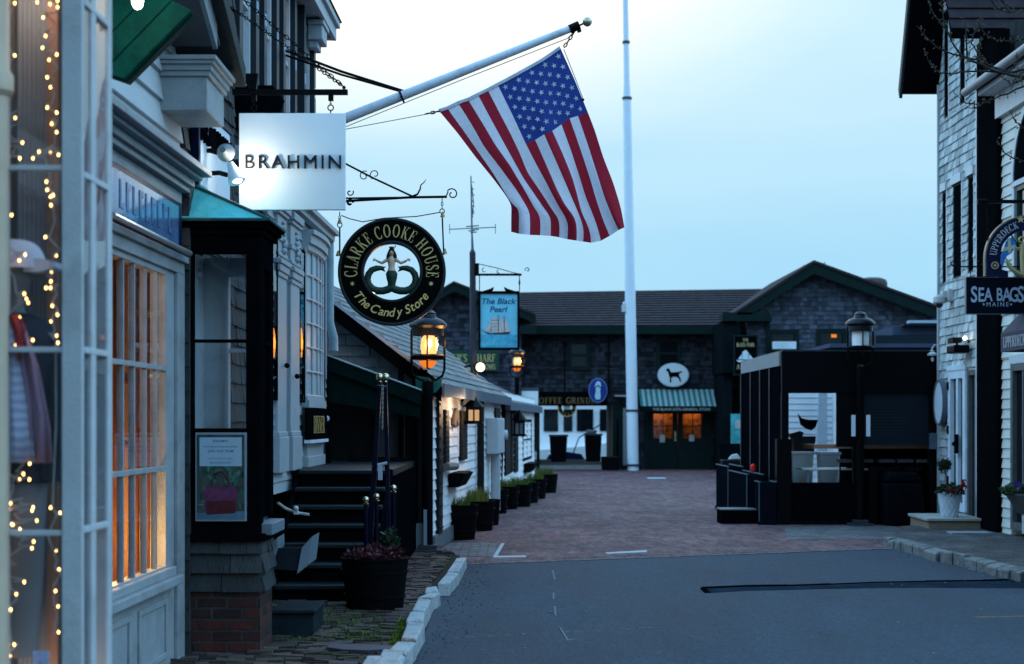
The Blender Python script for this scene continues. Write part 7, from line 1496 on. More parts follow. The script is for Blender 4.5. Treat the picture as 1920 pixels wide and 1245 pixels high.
# steep roof with broad overhang towards the street
RE = 6.43; rd_y, rd_z = 24.95, 10.6; nf = 7.32; ff = 7.08
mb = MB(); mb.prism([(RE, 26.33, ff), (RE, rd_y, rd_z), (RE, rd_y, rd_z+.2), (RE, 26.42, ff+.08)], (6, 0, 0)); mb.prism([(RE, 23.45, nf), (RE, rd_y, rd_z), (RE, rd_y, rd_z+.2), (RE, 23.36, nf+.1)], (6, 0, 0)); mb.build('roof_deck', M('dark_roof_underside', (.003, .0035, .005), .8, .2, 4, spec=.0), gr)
mb = MB(); n = 20
for i in range(n):
    a, b = i/n, (i+1)/n; A = Vector((RE, 23.36, nf+.1)).lerp(Vector((RE, rd_y, rd_z+.2)), a); B = Vector((RE, 23.36, nf+.1)).lerp(Vector((RE, rd_y, rd_z+.2)), b); nn = Vector((0, -.9, .42)); x = RE-.03
    while x < 11:
        e = x+random.uniform(.25, .4); mb.add([Vector((x, A.y, A.z))+nn*.04, Vector((e, A.y, A.z))+nn*.04, Vector((e, B.y, B.z))+nn*.01, Vector((x, B.y, B.z))+nn*.01, Vector((x, A.y, A.z)), Vector((e, A.y, A.z))], [(0, 1, 2, 3), (0, 1, 5, 4)], t=random.random()); x = e
mb.build('roof', roof_dark, gr)
MB().prism([(RE-.04, 26.40, ff-.05), (RE-.04, rd_y, rd_z-.05), (RE-.04, rd_y, rd_z+.22), (RE-.04, 26.48, ff+.1)], (.05, 0, 0)).build('rake_board', M('rake_dark_blue', (.025, .032, .04), .6, .2, 5), gr)
MB().box(RE-.02, 12, 23.30, 23.42, nf-.02, nf+.1).box(7.0, 12, 23.40, 23.86, nf-.05, nf-.0).build('eave_board', black_paint, gr)
# black corner panel between the two houses
MB().box(YR_(1880.5), 23.80, -.1, .09, .06, 7.3, f=FRW).build('corner_panel', M('blue_black_panel', (.0028, .0036, .0042), .6, .2, 4, .1, 40, spec=.0), gr)
# ---------------------------------------------------------------- white boarded house at the frame edge
wh = thing('clapboard_house', 'white clapboard house with arched window at the right edge', 'house', (7.4, 20, 0))
y2_ = YR_(1880.5)
ah = [(20.4, 22.17, 3.2, 4.95), (20.4, 22.20, 5.02, 5.75), (20.3, 22.35, .12, 2.55)]
mb = MB(); siding(mb, FRW, (15, y2_), 2.6, 6.55, .152, ah[:2], t=.026, back=.15, tvar=.4); siding(mb, FRW, (22.40, y2_), .06, 2.6, .14, (), t=.024, back=.15, tvar=.4); siding(mb, FRW, (15, 20.25), .06, 2.6, .14, (), t=.024, back=.15, tvar=.4); mb.build('wall', M('warm_white_boards', (.56, .56, .51), .55, .08, 4, .15, 50, tone=.12, spec=.2), wh)
window(wh, FRW, ah[0][0], ah[0][1], ah[0][2], ah[0][3], M('dark_green_sash', (.03, .05, .05), .4, .2, 5), dark_glass, 3, 2, fw=.07, d=.03)
MB().box(20.3, 22.27, .0, .05, 4.95, 5.02, f=FRW).box(22.18, 22.27, 0, .045, 3.1, 4.95, f=FRW).build('window_trim', trim_w, wh)
mb = MB(); ac = (21.2, 5.02); RO, RI = 1.08, .98
mb.ring(FRW, ac[0], ac[1], RO, RI, -.05, .06, 30, a0=0, a1=180, squash=1.0); ao = mb.build('arch_window', trim_w, wh); mb = MB(); mb.fprism(FRW, [(ac[0]+math.cos(R(q))*RI, ac[1]+math.sin(R(q))*RI) for q in range(0, 181, 9)], .038, .044); mb.build('pane', M('black_pane', (.003, .004, .006), .3, .3, 3, spec=0.0), ao)
# eave, gutter
mb = MB(); mb.box(15, y2_+.05, -.1, .34, 6.35, 6.42, f=FRW).box(15, y2_+.05, .0, .10, 6.02, 6.35, f=FRW); mb.build('eave', trim_w, wh); mb = MB(); mb.tube([FRW(15, .44, 6.48), FRW(y2_+.35, .44, 6.46)], .062, 10); mb.build('gutter', M('white_gutter', (.26, .26, .27), .45, .15, 4), wh, smooth=True)
MB().prism([FRW(15, .36, 6.42), FRW(15, -4, 9.5), FRW(15, -4, 9.6), FRW(15, .36, 6.52)], (0, 7.9, 0)).build('roof', roof_dark, wh)
MB().box(7.16, 11.5, 15, y2_, .05, 6.4).build('body', black_paint, wh)
window(wh, FRW, 21.3, 22.32, .2, 2.5, M('grey_brown_frame', (.10, .10, .10), .6, .15, 5), dark_glass, 2, 1, fw=.10, mw=.06, d=.05, name='door')
window(wh, FRW, 20.3, 21.2, .5, 2.5, M('grey_brown_frame', (.10, .10, .10), .6, .15, 5), dark_glass, 2, 1, fw=.10, mw=.06, d=.05)
MB().box(20.2, 22.38, .0, .05, 2.5, 2.62, f=FRW).build('door_head', trim_w, wh)
ca = thing('shop_awning', 'mauve grey canvas awning with white lettering at the right edge', 'awning', (6.5, 21.4, 2.45))
u0, u1 = 18.0, 20.85; mauve = M('mauve_canvas', (.055, .055, .075), .85, .1, 6, .1, 200)
mb = MB(); A, B = [(-0.0), 3.35], [.68, 2.68]
mb.add([FRW(u0, .02, 3.50), FRW(u1, .02, 3.50), FRW(u1, .63, 2.84), FRW(u0, .63, 2.84)], [(0, 1, 2, 3)]); mb.add([FRW(u1, .02, 3.50), FRW(u1, .02, 2.84), FRW(u1, .63, 2.84)], [(0, 1, 2)]); co = mb.build('canopy', mauve, ca); s_ = co.modifiers.new('thickness', 'SOLIDIFY'); s_.thickness = .01
mb = MB().box(u0, u1, .62, .63, 2.60, 2.84, f=FRW).box(u1-.008, u1, .02, .62, 2.60, 2.84, f=FRW); mb.build('valance', mauve, ca)
mb = MB(); fv = lambda u, d, z: FRW(20.8-u, .63+d, z); letters(mb, 'UPPERDECK CLOTHING', fv, .05, 2.65, .14, d=.003, face='serif', wide=1.0, align='l')
fe = lambda u, d, z: Vector((6.30+u, u1-0.0-d-22.05+22.05, z)); 
f3 = lambda u, d, z: FRW(22.05+.004+d, 0, z)+Vector((-.68+u, 0, 0)); fm_ = lambda u, d, z: Vector((6.34+u, 22.042-.0-.008-d, z))
mb.build('lettering', white_paint, ca)
mb = MB(); ff_ = lambda u, d, z: Vector((6.32+u, 19.0-d, z)); letters(mb, 'UPPERDECK CLOTHING', ff_, 0.02, 2.55, .14, d=.003, face='serif', wide=.34, align='l'); mb.box(6.30, 6.98, 19.0, 19.006, 2.50, 2.74); mb.build('end_lettering', white_paint, ca) if False else None
# sign boards over the right sidewalk
YS = 20.6; FS = lambda u, d, z: Vector((u, YS-d, z)); kx = lambda x: GX(x, YS); kz_ = lambda y: GZ(y, YS)
sbk = thing('hanging_sign', 'dark navy rectangular sign with white lettering below the arched sign', 'shop sign', (kx(1868), YS, kz_(590)))
MB().box(kx(1810), kx(1925), YS-.03, YS+.03, kz_(589), kz_(520)).build('board', M('midnight_board', (.004, .006, .014), .5, .15, 4, spec=.04), sbk, bevel=.004); mb = MB()
for a, b, c, d in ((1810, 1925, 588, 589.6), (1810, 1925, 519.6, 521), (1809.6, 1811, 520, 589), (1924, 1925.5, 520, 589)): mb.box(kx(a), kx(b), YS-.034, YS+.034, kz_(d), kz_(c))
mb.build('edge', M('steel_edge', (.10, .12, .15), .3, .1, 5, metal=.6), sbk)
mb = MB(); f_ = lambda u, d, z: Vector((u, YS-.03-d, z)); ltr = M('pale_blue_letter', (.42, .52, .64), .5, .06, 5)
for i, ch in enumerate('SEA BAGS'):
    if ch == ' ': continue
    x = [1825, 1838.5, 1851.5, 0, 1873, 1886, 1899.5, 1912.5][i]; dy = abs(x-1868)/44; letters(mb, ch, f_, kx(x), kz_(563.5+3*dy), (23+6*dy*dy)*YS/FPX, d=.006, wide=.66, bold=.018)
letters(mb, 'MAINE', f_, kx(1869), kz_(575), 8*YS/FPX, d=.006, wide=1.0, spacing=1.35)
for x in (1843, 1894): star(mb, f_, kx(x), kz_(571), 3*YS/FPX, .006)
mb.build('lettering', ltr, sbk)
bk = thing('sign_bracket', 'thin iron bracket with two rings above the navy rectangular sign', 'bracket', (kx(1820), YS, kz_(502)))
mb = MB(); mb.tube([P(1784, 497, YS), P(1790, 500, YS), P(1845, 500, YS), P(1925, 500, YS), (7.0, YS, GZ(500, YS))], .010, 6)
for x, y in ((1788, 494), (1838, 493)): mb.tube([P(x, y, YS)+Vector((math.cos(R(a))*.033, 0, math.sin(R(a))*.033)) for a in range(0, 361, 30)], .008, 6, 0, False)
mb.build('rod', black_metal, bk); mb = MB(); chain(mb, P(1820, 500, YS), P(1820, 520, YS), .02, .004); chain(mb, P(1908, 500, YS), P(1908, 520, YS), .02, .004); mb.build('chain', black_metal, bk)
YU = 20.0; FU = lambda u, d, z: Vector((u, YU-d, z)); uc = P(1925, 484, YU); ks = YU/FPX
us = thing('arched_sign', 'navy arch shaped sign with gold anchor and lettering, cut by the right frame edge', 'shop sign', P(1920, 520, YU))
mb = MB(); mb.ring(FU, uc.x, uc.z, 79*ks, 52*ks, -.03, .03, 40, a0=0, a1=180, squash=1.0); mb.box(uc.x-79*ks, uc.x-52*ks, YU-.03, YU+.03, uc.z-34*ks, uc.z); mb.box(uc.x+52*ks, uc.x+79*ks, YU-.03, YU+.03, uc.z-34*ks, uc.z); mb.prism([FU(uc.x-54*ks, -.03, uc.z-36*ks), FU(uc.x-36*ks, -.03, uc.z-36*ks), FU(uc.x-36*ks, -.03, uc.z-25*ks), FU(uc.x-54*ks, -.03, uc.z-20*ks)], (0, -.06, 0)); mb.build('board', navy_paint, us)
mb = MB(); mb.ring(FU, uc.x, uc.z, 80*ks, 77.5*ks, -.034, .036, 44, a0=0, a1=180); mb.box(uc.x-80*ks, uc.x-77.5*ks, YU-.036, YU+.034, uc.z-34*ks, uc.z); mb.build('rim', M('tan_rim', (.20, .16, .11), .4, .2, 6), us)
FUU = lambda u, d, z: Vector((u, YU-.03-d, z)); mb = MB(); arc_letters(mb, 'UPPERDECK', FUU, uc.x, uc.z, 58*ks, 176, 106, 13*ks, .005, 'serif', .85); mb.build('lettering', M('silver_letter', (.42, .42, .44), .4, .1, 6), us)
mb = MB(); star(mb, FUU, uc.x-13*ks, uc.z+72*ks-.0, 8*ks, .01, ri=.42); mb.ring(FUU, uc.x-61*ks, uc.z-14*ks, 7*ks, 5.5*ks, 0, .01, 20); star(mb, FUU, uc.x-61*ks, uc.z-14*ks, 5*ks, .012, n=4, ri=.3); mb.build('star_emblem', M('sandy_gold', (.48, .34, .18), .4, .15, 6), us)
bl_m = M('pennant_blue', (.02, .16, .48), .5, .15, 5); mb = MB(); pn = [(1886, 453), (1900, 444), (1905, 458), (1897, 474), (1888, 480), (1882, 492), (1880, 503), (1876, 494), (1877, 478), (1882, 466)]
mb.fprism(FU, [(GX(x, YU), GZ(y, YU)) for x, y in pn], -.008, .008); mb.build('pennant', bl_m, us); mb = MB(); mb.prism([FU(GX(x, YU), .010, GZ(y, YU)) for x, y in [(1889, 451), (1894, 448), (1896, 472), (1890, 476)]], (0, -.004, 0)); mb.prism([FU(GX(x, YU), .011, GZ(y, YU)) for x, y in [(1882, 464), (1904, 459), (1901, 466), (1880, 472)]], (0, -.004, 0)); mb.build('pennant_cross', M('pennant_pale', (.45, .42, .28), .5, .1, 5), us)
MB().tube([FU(GX(1893, YU), 0, GZ(435, YU)), FU(GX(1910, YU), 0, GZ(465, YU)), FU(GX(1925, YU), 0, GZ(492, YU))], .010, 6).build('flag_staff', black_metal, us)
mb = MB(); q = lambda x, y: FU(GX(x, YU), .02, GZ(y, YU)); mb.tube([q(1915, 458), q(1917, 512)], .030, 8); mb.tube([q(1888, 492), q(1894, 503), q(1906, 512), q(1920, 517), q(1935, 510), q(1944, 500)], [.016, .026, .032, .034, .03, .016], 8); mb.prism([q(1886, 484), q(1898, 497), q(1888, 503)], (0, .03, 0)); mb.tube([q(1915, 450)+Vector((math.cos(R(a))*.036, 0, math.sin(R(a))*.036)) for a in range(0, 361, 30)], .012, 6, 0, False); mb.tube([q(1902, 466), q(1928, 466)], .016, 6); mb.build('anchor', M('anchor_gold', (.40, .32, .16), .35, .15, 6, metal=.4), us, smooth=True)
MB().box(kx(1832)*YU/YS, 7.0, YU-.03, YU+.03, GZ(381, YU), GZ(375, YU)).tube([P(1833, 378, YU), P(1850, 378, YU)], .035, 8).build('support_bar', black_metal, us); mb = MB(); chain(mb, P(1850, 381, YU), P(1853, 455, YU), .03, .005); mb.build('chain', black_metal, us)
# fittings on the shingle wall
cmr = thing('security_camera', 'white dome camera on a bracket on the grey shingle wall', 'camera', FRW(25, .2, 3.4))
c = FRW(YR_(1786), .16, GZ(560, 25.2)); MB().box(c.x-.02, 7.0, c.y-.07, c.y+.07, c.z+.02, c.z+.14).box(6.90, 7.0, c.y-.10, c.y+.10, c.z-.03, c.z+.17).build('bracket', white_paint, cmr, bevel=.015); MB().lathe([(.05, .08), (.095, .04), (.10, -.04), (.08, -.06)], c+Vector((-.05, 0, 0)), 18).build('body', white_paint, cmr, smooth=True); MB().ball(c+Vector((-.05, 0, -.07)), .062, 12).build('dome', M('smoked_dome', (.02, .02, .025), .1, .1, 4), cmr, smooth=True)
fl2 = thing('floodlight', 'black twin floodlight casting a lit streak up the grey shingles', 'floodlight', FRW(24.6, .2, 2.6))
yq = YR_(1815); MB().box(yq-.30, yq+.12, .06, .30, GZ(663, yq), GZ(648, yq), f=FRW).build('housing', black_metal, fl2, bevel=.02); MB().box(yq-.1, yq+.20, .12, .26, GZ(643, yq), GZ(633, yq), f=FRW).tube([FRW(yq-.05, .18, GZ(648, yq)), FRW(yq-.05, .18, GZ(640, yq)), FRW(yq-.1, 0, GZ(640, yq))], .025, 8).build('head', black_metal, fl2, bevel=.02)
ys_ = YR_(1824); MB().ball(FRW(ys_, .12, GZ(634, ys_)), .03, 10).build('bulb', emit('warm_up_bulb', (1, .85, .6), 12), fl2, smooth=True); MB().lathe([(.03, -.10), (.045, -.02)], FRW(ys_, .12, GZ(636, ys_)), 10).build('lamp_cup', steel_white, fl2)
lamp_light(fl2, FRW(ys_, .10, GZ(630, ys_)), .7, (1, .88, .62), .012, 'SPOT', (R(180), R(-6), 0), 24, .6)
wl = thing('gooseneck_lamp', 'small white gooseneck lamp at the far corner of the shingle house', 'lamp', FRW(26.1, .4, 2.6))
YW = 26.35; mb = MB(); mb.tube([P(1768, 652, YW), P(1760, 646, YW), P(1752, 647, YW), P(1747, 655, YW)], .014, 6); mb.build('arm', white_paint, wl); MB().lathe([(.02, GZ(656, YW)), (.10, GZ(664, YW)), (.10, GZ(667, YW)), (.03, GZ(668, YW))], (GX(1747, YW), YW, 0), 16).build('shade', white_paint, wl, smooth=True); mb = MB().lathe([(.05, GZ(668, YW)), (.06, GZ(674, YW)), (.045, GZ(682, YW)), (.01, GZ(686, YW))], (GX(1747, YW), YW, 0), 14); mb.build('glass', M('lamp_glass_white', (.50, .56, .60), .2, .1, 4), wl, smooth=True)
ov = thing('oval_sign', 'white oval sign mounted flat on the grey shingle wall left of the white door', 'sign', FRW(25.9, .05, 1.6))
yq = (YR_(1781)+YR_(1765))/2; mb = MB(); mb.fprism(FRW, [(yq+math.cos(2*math.pi*i/32)*.28, (GZ(713, yq)+GZ(797, yq))/2+math.sin(2*math.pi*i/32)*.36) for i in range(32)], .05, .11); mb.build('board', steel_white, ov); MB().ring(FRW, yq, (GZ(713, yq)+GZ(797, yq))/2, .37, .34, .04, .125, 32, squash=.78).build('rim', M('oval_dark_rim', (.10, .12, .14), .4, .1, 5), ov)
# step, flower pot, topiary
st = thing('door_step', 'pale wooden step below the white door', 'step', (6.6, 24.4, .13)); A = [GP(1737, 985, .30), GP(1808, 985, .30), GP(1822, 996, .30), GP(1760, 998, .30)]
pA = [Vector((6.15, 23.6, 0)), Vector((6.97, 23.6, 0)), Vector((6.97, 24.9, 0)), Vector((6.2, 24.9, 0))]
MB().prism([p+Vector((0, 0, .07)) for p in pA], (0, 0, .16)).build('riser', M('tan_wood_step', (.22, .17, .12), .7, .2, 6, stretch=(1, 1, 6)), st); MB().prism([p+Vector((-.04 if p.x < 6.5 else 0, -.04 if p.y < 24 else 0, .23)) for p in pA], (0, 0, .04)).build('tread', M('pale_wood_tread', (.34, .32, .29), .7, .15, 6, stretch=(1, 6, 1)), st, bevel=.006)
po_ = thing('flower_pot', 'white lattice patterned flower pot on the pale step', 'planter', (6.55, 23.95, .27))
MB().lathe([(.115, 0), (.12, .01), (.168, .34), (.18, .345), (.18, .375), (.155, .38), (.15, .34), (.01, .33)], (0, 0, 0), 28).build('pot', M('glazed_white_pot', (.46, .54, .60), .3, .06, 5), po_, world=False, smooth=True)
mb = MB()
for s_ in (-1, 1):
    for k in range(12):
        mb.tube([((.122+.046*t)*math.cos(2*math.pi*k/12+s_*t*1.2), (.122+.046*t)*math.sin(2*math.pi*k/12+s_*t*1.2), .01+.33*t) for t in [i/6 for i in range(7)]], .006, 5)
mb.build('lattice', M('pot_lattice', (.56, .63, .68), .3, .05, 5), po_, world=False); MB().lathe([(.15, .35), (.01, .36)], (0, 0, 0), 20).build('soil', soil, po_, world=False)
tp_ = thing('topiary', 'little round topiary tree in the white lattice pot', 'plant', (6.50, 23.95, .62)); MB().tube([(6.52, 23.95, .60), (6.50, 23.95, .85), (6.47, 23.95, 1.0)], .010, 6).build('trunk', M('thin_bark', (.10, .08, .06), .8, .3, 9), tp_)
rr = random.Random(5); mb = MB()
for i in range(700):
    d = Vector((rr.gauss(0, 1), rr.gauss(0, 1), rr.gauss(0, .8))).normalized()*rr.uniform(.02, .115); p = Vector((6.47, 23.95, 1.05))+d; a = Vector((rr.gauss(0, 1), rr.gauss(0, 1), rr.gauss(0, 1))).normalized()*.02; b = Vector((rr.gauss(0, 1), rr.gauss(0, 1), rr.gauss(0, 1))).normalized()*.014; mb.add([p-a, p+b, p+a, p-b], [(0, 1, 2, 3)], t=rr.random())
mb.build('crown', leaf_dark, tp_)
leafy('geranium', 'dark leaved geranium with red flowers at the foot of the little topiary', 'plant', (6.55, 23.9, .62), 420, .20, .16, leaf_dark, 21, .05, .5, 6)
go = bpy.data.objects[[o.name for o in COL.objects if o.name.startswith('geranium')][0]]
mb = MB(); 
for (dx, dz_, dy) in ((.16, .15, -.1), (.19, .12, -.08), (.13, .11, -.14), (-.06, .06, -.18), (.17, .19, -.05), (.03, .05, -.19)):
    for k in range(14):
        p = Vector((6.55+dx+rr.gauss(0, .018), 23.9+dy+rr.gauss(0, .015), .62+dz_+rr.gauss(0, .014))); mb.add([p+Vector((-.014, 0, 0)), p+Vector((0, -.006, .014)), p+Vector((.014, 0, 0)), p+Vector((0, .006, -.014))], [(0, 1, 2, 3)])
mb.build('flower', M('red_petal', (.55, .015, .03), .6, .2, 9), go)
wb = thing('flower_box', 'grey flared flower box of pansies on the white house at the right edge', 'planter', FRW(21.6, .2, .8))
za, zb = .46, .74; mb = MB(); mb.hexa([FRW(20.2, .05, za), FRW(21.5, .05, za), FRW(21.5, .20, za), FRW(20.2, .20, za), FRW(20.1, .05, zb), FRW(21.62, .05, zb), FRW(21.62, .36, zb), FRW(20.1, .36, zb)]); mb.build('box', M('box_grey', (.05, .058, .062), .6, .15, 5), wb, bevel=.01); MB().box(20.2, 21.58, .08, .33, zb-.01, zb+.015, f=FRW).build('soil', soil, wb); MB().box(20.5, 20.6, .0, .18, .20, .46, f=FRW).build('bracket', white_paint, wb); MB().box(21.3, 21.4, .0, .18, .20, .46, f=FRW).build('bracket', white_paint, wb)
pz_ = leafy('pansies', 'green leaves with purple pansies in the grey flared flower box', 'plant', FRW(21.35, .2, zb), 700, .26, .11, M('fresh_leaf', (.05, .09, .03), .6, .3, 6, tone=.5), 31, .05, .6, 8); mb = MB()
for i in range(60):
    q = rr.choice([(21.35, .27), (21.45, .28), (21.2, .25)]); p = FRW(q[0]+rr.gauss(0, .05), q[1]+rr.gauss(0, .04), zb+.09+rr.gauss(0, .025)); mb.add([p+Vector((-.022, 0, -.01)), p+Vector((0, -.012, .022)), p+Vector((.022, 0, -.01)), p+Vector((0, 0, -.024))], [(0, 1, 2, 3)])
mb.build('flower', M('purple_petal', (.09, .05, .34), .6, .2, 9), pz_)
tag(MB().box(6.15, 6.7, 22.35, 22.65, .118, .145).build('door_mat', M('pale_mat', (.24, .25, .26), .9, .2, 9)), 'pale stone slab on the right sidewalk by the black corner panel', 'slab')
# ---------------------------------------------------------------- bare budding branches reaching in from a tree out of frame
YT = 13.0
tree = thing('budding_tree', 'bare budding tree branches reaching in at the upper right corner', 'tree', (5.9, YT, 0))
MB().tube([(5.9, YT, 0), (5.85, YT, 1.5), (5.95, YT, 3.2), (5.8, YT, 4.6), (5.6, YT, 6.2)], [.14, .12, .10, .08, .03], 12).build('trunk', M('grey_bark', (.07, .06, .055), .9, .3, 9, .5, 40), tree, smooth=True)
BRN = [[(771, 385), (690, 405), (600, 375), (530, 335), (460, 325), (380, 300), (290, 265), (215, 190), (175, 145)], [(771, 215), (700, 230), (620, 225), (560, 195), (520, 130), (515, 75)], [(525, 140), (490, 190), (480, 240), (515, 300), (545, 340)], [(771, 430), (620, 400), (500, 345), (420, 310), (370, 230), (330, 150), (320, 60), (312, 0)], [(330, 160), (270, 80), (235, 0)], [(620, 400), (530, 392), (440, 398), (380, 410), (300, 405), (250, 360), (215, 265)], [(771, 478), (680, 520), (600, 550), (530, 580), (450, 575), (380, 515)], [(530, 585), (500, 600), (460, 598)], [(771, 715), (730, 680), (690, 615)], [(771, 900), (710, 880), (660, 850), (620, 770)], [(455, 325), (450, 200), (440, 100)], [(585, 0), (620, 45), (680, 70), (771, 65)], [(771, 440), (700, 470), (640, 420)], [(690, 405), (735, 340), (730, 290)], [(640, 0), (700, 45), (750, 60)], [(530, 335), (515, 260), (530, 215)], [(771, 395), (720, 440), (700, 500)], [(690, 70), (660, 20)]]
bark = M('twig_bark', (.022, .019, .019), .8, .3, 20, spec=.1); budm = M('bud', (.075, .055, .030), .7, .3, 20); rr = random.Random(17); bud = MB()
for bi, pl in enumerate(BRN):
    pts = []
    for i in range(len(pl)-1):
        for t in (0, .34, .67): pts.append((pl[i][0]+(pl[i+1][0]-pl[i][0])*t+rr.uniform(-3, 3), pl[i][1]+(pl[i+1][1]-pl[i][1])*t+rr.uniform(-3, 3)))
    pts.append(pl[-1]); off = rr.uniform(-.5, .5); w3 = [P(1660+x/2.965, y/2.965, YT+off*(1-i/len(pts))*.0+off) for i, (x, y) in enumerate(pts)]
    if pl[0][0] > 760: w3 = [Vector((5.82, YT, w3[0].z-.35)), w3[0].lerp(Vector((5.82, YT, w3[0].z-.2)), .5)]+w3
    n = len(w3); r0 = .013 if bi in (0, 3) else .009
    MB().tube(w3, [r0*(1-.72*i/(n-1)) for i in range(n)], 6).build('branch', bark, tree, smooth=True)
    for i in range(1, n):
        for _ in range(2):
            if rr.random() < .85:
                p = w3[i-1].lerp(w3[i], rr.random()); d = Vector((rr.gauss(0, 1), rr.gauss(0, 1), rr.gauss(0.2, 1))).normalized(); L_ = rr.uniform(.008, .035); bud.tube([p, p+d*L_], .0022, 4); bud.ball(p+d*(L_+.004), rr.uniform(.004, .0075), 5, sc=(1, 1, 1.3), t=rr.random())
bo_ = bud.build('buds', budm, tree); bo_['kind'] = 'stuff'
# ---------------------------------------------------------------- black pergola bar
pg = thing('pergola', 'black metal pergola bar enclosure with pale roof edge beside the shingle house', 'pergola', (5.7, 28.4, 0))
YPg = 26.3; k = YPg/FPX; px_ = lambda x: GX(x, YPg); pz2 = lambda y: GZ(y, YPg); XL_, XRt = px_(1466), 7.05; YB2 = 30.8
navy_b = M('blue_black_slats', (.005, .011, .018), .5, .2, 5)
MB().box(XL_, XRt+1.2, YPg, YPg+.1, pz2(737), pz2(658)).build('header', black_metal, pg, bevel=.006)
MB().box(XL_, px_(1479), YPg+.0, YPg+.14, 0, pz2(737)).build('post', black_metal, pg, bevel=.006); MB().box(px_(1478), px_(1484), YPg-.02, YPg+.12, 0, pz2(823)).box(px_(1456), px_(1480), YPg-.05, YPg+.16, 0, pz2(823)).build('post_sleeve', black_metal, pg)
MB().box(px_(1600), px_(1617), YPg+.02, YPg+.12, 0, pz2(737)).build('post', black_metal, pg); MB().box(px_(1570), px_(1600), YPg+.03, YPg+.11, pz2(838), pz2(737)).build('side_panel', black_metal, pg); MB().box(px_(1742), px_(1760), YPg-.02, YPg+.12, 0, pz2(737)).build('post', black_metal, pg, bevel=.006)
mb = MB(); nn_ = 16
for i in range(nn_):
    a, b = pz2(834)+(pz2(737)-pz2(834))*i/nn_, pz2(834)+(pz2(737)-pz2(834))*(i+.9)/nn_; mb.box(px_(1617), px_(1742), YPg+.06, YPg+.085, a, b)
mb.build('roller_shutter', navy_b, pg)
MB().box(XL_+.02, XRt+1.0, YPg+.04, 29.2, pz2(661), pz2(658)+.02).build('roof', M('pergola_roof', (.03, .04, .05), .5, .2, 4), pg)
mb = MB(); pale = M('pale_beam', (.19, .21, .22), .6, .1, 5); zt = pz2(658)
mb.box(XL_-.03, XL_, YPg+.1, YB2, zt-.24, zt-.005); mb.build('side_beam', pale, pg)
ys = [YPg+.14+(YB2-YPg-.14)*q for q in (0, .22, .46, .72, 1)]
for a, b in zip(ys[:-1], ys[1:]):
    MB().box(XL_-.005, XL_+.05, a+.06, b-.02, .05, zt-.24).build('side_panel', M('dark_side_panel', (.002, .003, .005), .6, .2, 4, spec=.0), pg); MB().box(XL_-.035, XL_+.06, b-.05, b+.05, .0, zt-.24).build('side_post', black_metal, pg)
    MB().box(XL_-.04, XL_-.03, b-.04, b-.02, .05, zt-.24).build('edge_strip', M('thin_pale_edge', (.16, .15, .15), .5, .1, 5), pg)
MB().box(px_(1484), px_(1600), YPg+.02, YPg+.08, .04, pz2(905)).box(px_(1600), px_(1616), YPg+.0, YPg+.07, .02, pz2(905)).build('front_panel', black_paint, pg, bevel=.006)
MB().box(px_(1470), XRt, YPg-.03, YPg+.12, 0, .06).build('base_rail', black_metal, pg)
MB().prism([(px_(1535), YPg+.4, pz2(842)), (7.2, YPg+.4, pz2(842)), (7.2, YPg+.95, pz2(842)), (px_(1525), YPg+.95, pz2(842))], (0, 0, .07)).build('bar_counter', M('brown_counter', (.42, .22, .14), .45, .2, 5, stretch=(1, 8, 1)), pg); MB().box(GX(1588, 26.8), 7.2, YPg+.5, YPg+.6, 0.05, pz2(842)).build('counter_front', black_paint, pg)
MB().box(GX(1574, 31.4), 9.5, YB2+.6, YB2+.7, 0, 2.75).build('back_wall', black_paint, pg)
sw_ = thing('boarded_wall', 'pale boarded wall seen through the opening of the black pergola', 'wall', (GX(1515, 34.5), 34.5, 0))
mb = MB(); siding(mb, facing(0, 34.5, 0), (GX(1455, 34.5), GX(1600, 34.5)), 0, 2.6, .13, (), t=.02, back=.1); mb.build('boards', M('pale_blue_boards', (.62, .68, .72), .6, .05, 3, tone=.06), sw_); Yc = 34.2
MB().hexa([(GX(1533, Yc), Yc, GZ(850, Yc)), (GX(1551, Yc), Yc, GZ(850, Yc)), (GX(1551, Yc), Yc+.1, GZ(850, Yc)), (GX(1533, Yc), Yc+.1, GZ(850, Yc)), (GX(1536, Yc), Yc, GZ(730, Yc)), (GX(1551, Yc), Yc, GZ(730, Yc)), (GX(1551, Yc), Yc+.1, GZ(730, Yc)), (GX(1536, Yc), Yc+.1, GZ(730, Yc))]).build('end_board', M('greyer_board', (.34, .40, .45), .6, .08, 4), sw_); MB().box(GX(1563, Yc), GX(1570, Yc), Yc, Yc+.1, GZ(850, Yc), GZ(730, Yc)).build('corner_strip', white_shed, sw_)
def P2(x, y, Y=29.0): return P(x, y, Y)
hz_ = thing('patio_heater', 'dark tail shaped object standing before the pale wall inside the pergola', 'fixture', P2(1520, 800)); MB().prism([P2(x, y) for x, y in [(1497, 776), (1503, 784), (1515, 787), (1534, 787), (1530, 800), (1522, 807), (1512, 804), (1502, 796)]], (0, .08, 0)).build('hood', black_metal, hz_); MB().prism([P2(x, y) for x, y in [(1482, 813), (1500, 808), (1507, 811), (1505, 818), (1482, 820)]], (0, .3, 0)).prism([P2(x, y) for x, y in [(1486, 818), (1530, 818), (1526, 850), (1490, 850)]], (0, .3, 0)).build('stand', M('dark_grey_steel', (.03, .04, .05), .4, .3, 6), hz_)
